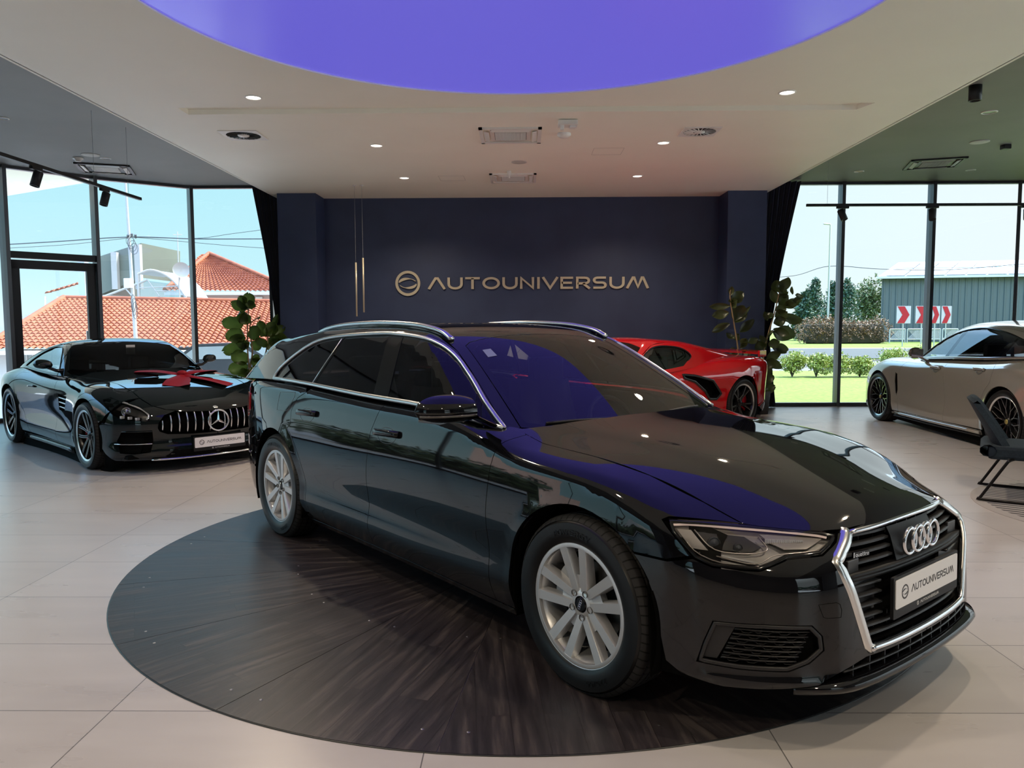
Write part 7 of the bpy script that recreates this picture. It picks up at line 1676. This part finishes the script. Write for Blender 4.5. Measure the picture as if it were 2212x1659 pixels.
def racer():
    B, G, c = racer_bodies(); WB = -2.722; zc = .345; RA = .385
    root = empty('red_sports_car', RC_LOC, RC_RZ, 'bright red mid-engined sports car with rear wing and black five-spoke wheels before the navy wall', 'car')
    paint = mat('red_paint', (.45, .006, .010), .08, spec=.6, coat=1.0); both, strip = parts_of(root, B, G, paint); eg = lambda x: float(c['edge'](x))
    intake = RACER_INTAKE
    gd = [('s', -1.46, .17), ('s', -1.46, .50), ('s', -1.44, .75), ('s', -1.40, .85)]
    gf = [('s', -.62, .17), ('s', -.64, .50), ('s', -.60, .78), ('s', -.62, .83)]
    both('door', 'rad', gf+[('s', x, eg(x)+.01) for x in (-.8, -1.0, -1.2)]+gd[::-1], [[q for q in RACER_INTAKE2]] if 0 else [], h=.05)
    both('rear_quarter', 'rad', gd+[('t', -1.5, -.76), ('t', -1.9, -.72), ('t', -2.3, -.68), ('t', -2.8, -.66), ('t', -3.3, -.64), ('t', -3.56, -.62)]+[('s', -3.50, .80), ('s', -3.42, .55), ('s', -3.28, .34), ('s', -3.12, .30)]+arcs(WB, zc, RA, 175, 0)+[('s', WB+RA+.02, .17)], [intake], h=.04)
    both('air_intake', 'rad', intake, off=-.09, gap=-.02, lip=0, h=.06, m=CM['void'])
    P = np.array(resamp([tuple(u) for u in B.inv('rad', B.at(intake))], .03)); P = B.fwd('rad', P); n_ = B.grad(P); n = len(P)
    for sg in (1, -1):
        mb = MB(); mb.add(np.concatenate([P, P-n_*.10]), [(i, (i+1) % n, n+(i+1) % n, n+i) for i in range(n)]); sweep(mb, P, n_, rprof(.030, .016), True)
        if sg < 0: mb.xf(MIR)
        mb.build('intake_blade', CM['gblack'], root)
    both('front_wing', 'rad', [('t', -.62, -.78), ('t', -.3, -.66), ('t', .2, -.62), ('t', .6, -.55)]+[('s', .55, .45)]+arcs(0, .335, .375, 10, 180)+[('s', -.375, .17)]+gf, h=.06)
    both('front_bumper', 'wrap', [('s', .55, .45)]+arcs(0, .335, .375, 10, -12, 4)+[('s', .5, .13), ('f', -.6, .12), ('f', -.001, .12), ('f', -.001, .42), ('f', -.5, .42)], h=.07)
    both('side_skirt', 'rad', [('s', -.40, .165), ('s', -.40, .12), ('s', -2.3, .12), ('s', -2.3, .165)], h=.07, m=CM['gblack'])
    bon = [('t', -.55, -.001), ('t', -.60, -.5), ('t', -.62, -.74), ('t', -.3, -.66), ('t', .2, -.62), ('t', .6, -.55), ('t', .80, -.3), ('t', .84, -.001)]
    both('bonnet', 'top', bon+[('t', q[1], -q[2]) for q in bon[::-1]], h=.08, sides=1)
    dk = [('t', -2.0, -.001), ('t', -1.95, -.6), ('t', -1.9, -.72), ('t', -2.3, -.68), ('t', -2.8, -.66), ('t', -3.3, -.64), ('t', -3.56, -.62), ('t', -3.6, -.3), ('t', -3.6, -.001)]
    both('engine_deck', 'top', dk+[('t', q[1], -q[2]) for q in dk[::-1]], h=.07, sides=1)
    both('rear_bumper', 'back', [('s', -3.12, .28), ('s', -3.28, .33), ('s', -3.42, .55), ('s', -3.50, .80), ('b', -.64, .93), ('b', -.001, .95), ('b', -.001, .20), ('b', -.7, .18)], [RACER_LAMP], h=.05)
    both('tail_lamp', 'back', RACER_LAMP, h=.05, off=.002, m=mat('red_lens'))
    both('rear_diffuser', 'back', [('s', -3.14, .27), ('s', -3.30, .32), ('b', -.7, .30), ('b', -.001, .32), ('b', -.001, .16), ('b', -.7, .14)], h=.06, off=.006, m=CM['gblack'])
    # wing on the tail
    wy = np.linspace(-.77, .77, 21); mb = MB(); mb.grid([[(-3.52+dx+.06*(abs(y)/.8)**2, y, 1.03+dz-.015*(abs(y)/.8)**2) for y in wy] for dx, dz in ((.13, -.02), (.05, .0), (-.05, .022), (-.052, .012), (.05, -.018), (.13, -.025), (.13, -.02))]); mb.build('rear_wing', paint, root)
    for s in (-1, 1): MB().box((-3.45, s*.775, 1.0), (.18, .03, .09), bev=.01).build('wing_end', paint, root); MB().box((-3.44, s*.5, .99), (.10, .03, .07)).build('wing_stay', CM['gblack'], root)
    dlo = RACER_DLO; dl = [('s', *q) for q in dlo]+[('s', x_, eg(x_)+.025) for x_ in np.linspace(dlo[-1][0], dlo[0][0], 8)[1:-1]]
    wsb = [(-.40, 0), (-.44, .3), (-.52, .55), (-.62, .68)]; wst = [(-1.05, .53), (-1.10, .3), (-1.12, 0)]
    wsf = [('t', x_, -y) for x_, y in wsb]+[('t', x_, -y) for x_, y in wst]+[('t', x_, y) for x_, y in wst[::-1][1:]]+[('t', x_, y) for x_, y in wsb[::-1][:-1]]
    panel(MB(), G, 'top', wsf, h=.06, gap=.002, lip=.003).build('windscreen', CM['ws'], root)
    rl = [(-.63, .72), (-.9, .64), (-1.2, .58), (-1.6, .55), (-2.0, .55), (-2.4, .53), (-2.8, .47), (-3.2, .40), (-3.45, .3)]
    ro = [('t', x_, -y) for x_, y in rl]+[('t', -3.5, 0)]+[('t', x_, y) for x_, y in rl[::-1]]+[('t', -.625, .683)]+[('t', x_, y) for x_, y in wst]+[('t', x_, -y) for x_, y in wst[::-1][1:]]+[('t', -.625, -.683)]
    panel(MB(), G, 'top', ro, h=.06, gap=.001).build('roof', paint, root)
    sd_ = [('t', x_, -y) for x_, y in rl]+[('s', x_, eg(x_)-.02) for x_ in np.linspace(-3.3, -.62, 14)]
    both('roof_frame', 'rad', sd_, [dl], body=G, h=.045, gap=.001)
    both('side_window', 'side', dl, body=G, h=.07, gap=0, off=-.006, lip=0, m=glass('racer_glass', (.10, .12, .12), 1.5, .16))
    strip('window_surround', [('s', *q) for q in dlo], .016, .006, CM['gblack'], body=G, dom='side', n=0)
    liners(root, (0, WB), zc, RA, .91); under(root, B, -3.4, .8, [arcs(0, zc, RA+.004, 0, 345, 26), arcs(WB, zc, RA+.004, 0, 345, 26), RACER_INTAKE], lambda x: eg(x)-.08)
    interior(root, -2.0, -.5, ((-1.35, -.36, .5), (-1.35, .36, .5)), -.72, .36, zs=-.22, hw=.6)
    for wx, rr_, tr, w_ in ((0, .25, .335, .25), (WB, .262, .345, .305)):
        for s in (-1, 1): wheel2(root, wx, s, .965-w_/2, tr, rr_, tr, w_, 'five', .9)
    return root
RACER_INTAKE = [('s', -1.50, .785), ('s', -1.71, .766), ('s', -2.05, .69), ('s', -2.22, .51), ('s', -2.137, .441), ('s', -2.0, .45), ('s', -1.90, .56), ('s', -1.70, .69), ('s', -1.5, .745)]
RACER_LAMP = [('b', -.50, .86), ('b', -.84, .84), ('b', -.86, .74), ('b', -.56, .76)]
RACER_DLO = crv([(-1.76, .955), (-1.865, 1.00), (-1.87, 1.04), (-1.80, 1.09), (-1.67, 1.128), (-1.42, 1.148), (-1.20, 1.132), (-1.04, 1.07), (-.90, .98), (-.76, .90)], 4)
# ---------------- plants, chair, rug ----------------
fig = mat('fig_leaf', (.05, .10, .015), .38, spec=.4); noise_col(fig, (.020, .042, .008), (.050, .085, .016), 4)
rub = mat('rubber_leaf', (.03, .05, .02), .28, spec=.5); noise_col(rub, (.018, .028, .014), (.07, .09, .03), 3); stemm = mat('plant_stem', (.28, .20, .11), .7); potm = mat('charcoal_pot', (.05, .05, .055), .6); soil = mat('soil', (.03, .02, .015), .9)
for m_ in (fig, rub):
    t = m_.node_tree; o_ = [n for n in t.nodes if n.type == 'OUTPUT_MATERIAL'][0]; tr = N(t, 'ShaderNodeBsdfTranslucent'); tr.inputs[0].default_value = (.14, .20, .035, 1) if m_ is fig else (.20, .22, .07, 1); mx = N(t, 'ShaderNodeMixShader'); mx.inputs[0].default_value = .32
    t.links.new(bsdf(m_).outputs[0], mx.inputs[1]); t.links.new(tr.outputs[0], mx.inputs[2]); t.links.new(mx.outputs[0], o_.inputs[0])
def leaf(mb, base, tip, w, nrm, kind, rng, vein=None):
    base, tip = Vector(base), Vector(tip); t = tip-base; L = t.length; t.normalize(); nrm = Vector(nrm); nrm = (nrm-t*nrm.dot(t)).normalized(); s = t.cross(nrm)
    G_ = []; n = 9; ph = rng.uniform(0, 6)
    for i in range(n+1):
        u = i/n
        if kind == 'fig': ww = w*(.10+.9*sin(pi*min(1, u**.75*.96+.02))**.7*(.72+.28*u)*(1-.25*max(0, .45-abs(u-.42))*2)) if 0 < i < n else w*.06
        else: ww = w*max(.04, sin(pi*(u*.96+.02)))**.75
        row = []
        for k in (-1, -.5, 0, .5, 1):
            p = base+t*L*u+s*(ww*k/2)+nrm*(.16*w*k*k+.10*L*sin(pi*u)*-1+(.06*w*sin(ph+u*11+k*2) if kind == 'fig' and abs(k) > .6 else 0)); row.append(p)
        G_.append(row)
    mb.grid(G_); return mb
def plant(name, base, label, cat, stems, leaves, kind, lm, seed, pot_r=.17, pot_h=.36):
    """stems: polylines local; leaves: (attach, tip, width)"""
    rng = random.Random(seed); e = empty(name, base, 0, label, cat)
    MB().lathe([(0, 0), (pot_r*.8, 0), (pot_r, pot_h), (pot_r*.93, pot_h), (pot_r*.9, pot_h-.04)], 32).build('pot', potm, e); MB().lathe([(0, pot_h-.04), (pot_r*.93, pot_h-.04)], 24).build('soil', soil, e)
    mb = MB()
    for st in stems: q = crv(st, 4); mb.tube(q, [.016-.008*i/len(q) for i in range(len(q))], 7)
    mb.build('stem', stemm, e); mb = MB()
    for a, b, w in leaves:
        a, b = Vector(a), Vector(b); leaf(mb, a, b, w, (rng.uniform(-.4, .4), -1, rng.uniform(-.3, .5)), kind, rng)
    mb.build('foliage', lm, e, angle=None); return e
def pxl(base, Y, rows, jit, seed):
    rng = random.Random(seed); out = []
    for x0, y0, x1, y1, w in rows:
        d0 = rng.uniform(-jit, jit)*.3; d1 = rng.uniform(-jit, jit); a = unproj(x0, y0, Y+d0); b = unproj(x1, y1, Y+d1); out.append(((a.x-base[0], a.y-base[1], a.z), (b.x-base[0], b.y-base[1], b.z), w))
    return out
def ps(base, Y, pts): return [(unproj(x, y, Y).x-base[0], Y-base[1], unproj(x, y, Y).z) for x, y in pts]
bF = (unproj(540, 900, 12.35).x, 12.35, 0)
S = 12.35/F_PX
z6 = lambda x, y: (440+x/7.214, 600+y/7.214)
rowsF = []
for a, b, w in (((690, 500), (560, 300), 26), ((690, 480), (440, 400), 22), ((700, 480), (700, 245), 24), ((700, 480), (790, 380), 20), ((640, 700), (290, 700), 26), ((640, 700), (560, 520), 22), ((660, 720), (640, 540), 22), ((640, 900), (350, 900), 28), ((660, 930), (400, 960), 18), ((670, 1050), (320, 1150), 26), ((670, 1080), (540, 960), 22), ((690, 1300), (420, 1180), 28), ((690, 1380), (380, 1440), 26), ((700, 1420), (600, 1560), 24),
    ((760, 960), (840, 740), 24), ((760, 980), (870, 1120), 20), ((980, 920), (860, 690), 22), ((990, 920), (1120, 700), 26), ((1000, 900), (1260, 760), 18), ((1010, 860), (1160, 570), 12), ((1030, 1040), (1310, 930), 28), ((1030, 1050), (1240, 1160), 26), ((990, 1060), (820, 930), 20), ((960, 1200), (1200, 1290), 26), ((760, 1250), (950, 1400), 24), ((760, 1400), (960, 1560), 28), ((980, 1060), (1230, 1040), 26), ((760, 1260), (880, 1270), 18), ((850, 640), (880, 600), 7), ((700, 1500), (560, 1680), 26), ((720, 1520), (900, 1700), 26), ((700, 1100), (600, 1020), 22)):
    rowsF.append((*z6(*a), *z6(*b), w*S*1.55))
plant('fiddle_leaf_fig', bF, 'fiddle leaf fig with big green leaves before the left curtain', 'plant', [[(0, 0, .3), (0, 0, .6)]+ps(bF, 12.35, [z6(720, 1560), z6(690, 1200), z6(680, 900), z6(700, 480)]), ps(bF, 12.35, [z6(720, 1400), z6(760, 1150), z6(720, 750), z6(850, 620)]), ps(bF, 12.35, [z6(730, 1500), z6(930, 1260), z6(990, 1050), z6(1000, 880)])], pxl(bF, 12.35, rowsF, .16, 5), 'fig', fig, 4)
z4 = lambda x, y: (1480+x/6.9125, 560+y/6.9125)
S = 12.1/F_PX; bR = (unproj(1597, 870, 12.0).x, 12.0, 0)
rr_ = []
for a, b, w in (((680, 540), (700, 405), 7), ((690, 640), (860, 500), 15), ((640, 630), (770, 610), 6), ((690, 700), (780, 610), 13), ((670, 700), (360, 710), 9), ((650, 800), (400, 850), 12), ((740, 940), (870, 690), 20), ((740, 930), (975, 705), 6), ((660, 960), (395, 1085), 10), ((815, 1090), (1025, 905), 11), ((740, 1190), (610, 1110), 8), ((740, 1210), (800, 1120), 9), ((830, 1280), (910, 1180), 12), ((930, 1250), (1085, 1190), 9), ((820, 1330), (930, 1230), 7), ((770, 1390), (640, 1360), 10), ((790, 1450), (980, 1400), 10), ((780, 1500), (600, 1480), 12), ((800, 1520), (990, 1560), 12)):
    rr_.append((*z4(*a), *z4(*b), w*S*1.75))
plant('rubber_plant', bR, 'thin young rubber plant against the right blue column', 'plant', [[(0, 0, .3), (0, 0, .5)]+ps(bR, 12.0, [z4(800, 1450), z4(770, 1200), z4(720, 900), z4(670, 560), z4(690, 420)])], pxl(bR, 12.0, rr_, .12, 9), 'rub', rub, 3, .15)
bQ = (unproj(1640, 870, 12.25).x, 12.25, 0); rr_ = []
for a, b, w in (((1400, 500), (1350, 320), 15), ((1420, 480), (1540, 265), 16), ((1430, 480), (1400, 330), 12), ((1400, 560), (1520, 480), 12), ((1370, 660), (1290, 450), 11), ((1390, 680), (1520, 530), 15), ((1500, 700), (1700, 610), 12), ((1600, 600), (1730, 625), 8), ((1640, 530), (1760, 570), 7), ((1600, 530), (1590, 410), 5), ((1340, 760), (1510, 740), 12), ((1480, 700), (1660, 650), 12), ((1330, 860), (1170, 830), 11), ((1350, 870), (1530, 780), 16), ((1390, 850), (1740, 900), 11), ((1500, 900), (1740, 930), 10), ((1320, 960), (1500, 900), 13), ((1240, 1140), (1290, 1060), 15), ((1320, 1040), (1570, 1140), 10), ((1300, 1080), (1630, 1130), 20), ((1200, 1300), (1110, 1140), 11), ((1170, 1380), (1080, 1220), 14), ((1250, 1280), (1420, 1230), 12), ((1260, 1270), (1510, 1400), 10), ((1300, 1300), (1540, 1350), 12), ((1200, 1500), (1420, 1390), 13), ((1200, 1500), (1440, 1620), 12), ((1190, 1520), (1350, 1600), 15), ((1190, 1300), (1150, 1150), 9), ((1230, 920), (1180, 780), 6), ((1170, 1650), (1280, 1700), 13), ((1170, 1600), (1060, 1560), 10), ((1160, 1800), (1330, 1760), 13), ((1160, 1850), (1060, 1760), 12), ((1170, 1950), (1340, 1900), 13)):
    rr_.append((*z4(*a), *z4(*b), w*S*1.8))
plant('rubber_plant', bQ, 'taller leafy rubber plant before the right curtain', 'plant', [[(0, 0, .3), (0, 0, .45)]+ps(bQ, 12.25, [z4(1160, 1750), z4(1170, 1450), z4(1230, 1150), z4(1320, 850), z4(1410, 490)])], pxl(bQ, 12.25, rr_, .16, 12), 'rub', rub, 8, .17)
# round striped rug
rg = mat('striped_rug', (.5, .5, .5), .95); t = rg.node_tree; tc = N(t, 'ShaderNodeTexCoord'); mp = N(t, 'ShaderNodeMapping'); mp.inputs['Rotation'].default_value = (0, 0, .62)
sx = N(t, 'ShaderNodeSeparateXYZ'); t.links.new(tc.outputs['Object'], mp.inputs[0]); t.links.new(mp.outputs[0], sx.inputs[0]); ml = N(t, 'ShaderNodeMath', operation='MULTIPLY'); ml.inputs[1].default_value = 1/.072; t.links.new(sx.outputs[1], ml.inputs[0]); fr_ = N(t, 'ShaderNodeMath', operation='FRACT'); t.links.new(ml.outputs[0], fr_.inputs[0]); gt = N(t, 'ShaderNodeMath', operation='GREATER_THAN'); gt.inputs[1].default_value = .52; t.links.new(fr_.outputs[0], gt.inputs[0])
ln_ = N(t, 'ShaderNodeVectorMath', operation='LENGTH'); t.links.new(tc.outputs['Object'], ln_.inputs[0]); g2 = N(t, 'ShaderNodeMath', operation='LESS_THAN'); g2.inputs[1].default_value = 1.06; t.links.new(ln_.outputs['Value'], g2.inputs[0]); m3 = N(t, 'ShaderNodeMath', operation='MULTIPLY'); t.links.new(gt.outputs[0], m3.inputs[0]); t.links.new(g2.outputs[0], m3.inputs[1])
mx = N(t, 'ShaderNodeMix', data_type='RGBA'); t.links.new(m3.outputs[0], mx.inputs[0]); mx.inputs[6].default_value = (.36, .34, .32, 1); mx.inputs[7].default_value = (.07, .07, .072, 1); t.links.new(mx.outputs[2], bsdf(rg).inputs['Base Color'])
o = MB().lathe([(1.14, 0), (1.14, .008), (0, .010)], 96).build('round_rug', rg); o.location = (4.72, 5.82, .0005); tag(o, 'round grey rug with thin dark stripes under the lounge chair', 'rug')
# lounge chair
e = empty('lounge_chair', (4.10, 6.30, .011), R(-31), 'dark teal lounge chair on a black sled frame at the right edge', 'chair'); tl = mat('teal_fabric', (.012, .022, .030), .85); noise_col(tl, (.010, .018, .026), (.016, .028, .038), 60)
mb = MB(); sh_ = lambda a, z: None; G1 = []; G2 = []
for v in np.linspace(0, 1, 12):
    r1 = []; r2 = []
    for u in np.linspace(-1, 1, 17):
        ww = .27-.05*v; y = ww*sin(u*1.25)/sin(1.25); wrap = .09*(1-cos(u*1.5))*(1-.35*v); x = -.22-.20*v**1.1+wrap; z = .40+.40*v-.03*abs(u)**3*v; r1.append((x, y, z)); r2.append((x+.055, y*.86, z-.008*v))
    G1.append(r1); G2.append(r2)
mb.grid(G1); mb.grid(G2); mb.grid([G1[-1], [((a[0]+b[0])/2, (a[1]+b[1])/2, a[2]+.018) for a, b in zip(G1[-1], G2[-1])], G2[-1]]); mb.grid([[r[0] for r in G1], [r[0] for r in G2]]); mb.grid([[r[-1] for r in G1], [r[-1] for r in G2]]); mb.build('backrest', tl, e)
MB().box((.05, 0, .385), (.60, .58, .11), bev=.045).build('seat', tl, e)
MB().grid([[(-.25+.06*cos(a), -.30+.60*k, .40+.05*sin(a)) for a in np.linspace(0, 2*pi, 10)] for k in (0, .5, 1)]).build('seat_roll', tl, e)
fm2 = mat('chair_frame', (.012, .010, .010), .35, .5)
for s in (-1, 1):
    MB().tube(crv([(-.06, s*.24, .34), (-.10, s*.325, .335), (-.13, s*.34, .30), (-.27, s*.345, .06), (-.29, s*.345, .025), (-.26, s*.345, .012), (.30, s*.345, .012), (.33, s*.345, .03), (.30, s*.33, .30), (.26, s*.27, .335)], 5), .0115, 10).build('sled_leg', fm2, e)
MB().tube(crv([(-.10, -.325, .335), (-.12, -.2, .335), (-.12, .2, .335), (-.10, .325, .335)], 4), .0115, 8).build('cross_bar', mat('chair_bar_steel', (.45, .45, .45), .25, .9), e)
# parked car outside behind the fig
e = empty('parked_car', (unproj(505, 780, 21).x, 21, -3.0+2.55), 0, 'dark grey parked car seen through the left window behind the fiddle leaf fig', 'car')
pr = [(-1.9, .3), (-1.9, .75), (-1.3, .95), (-.75, 1.38), (.55, 1.42), (1.2, 1.0), (2.0, .85), (2.05, .3)]; MB().prism(pr, -.8, .8, Mx(rx=pi/2)).build('car_body', mat('grey_car_paint', (.06, .065, .07), .2, .4), e); MB().prism([(-1.15, .98), (-.70, 1.31), (.50, 1.34), (1.0, 1.0)], -.81, .81, Mx(rx=pi/2)).build('car_windows', mat('window_dark'), e)
for x in (-1.25, 1.3): MB().lathe([(0, -.82), (.31, -.82), (.31, .82), (0, .82)], 20, Mx((x, 0, .31), rx=pi/2)).build('wheels', CM['rubber'], e)
audi(); coupe(); saloon(); racer(); bow()
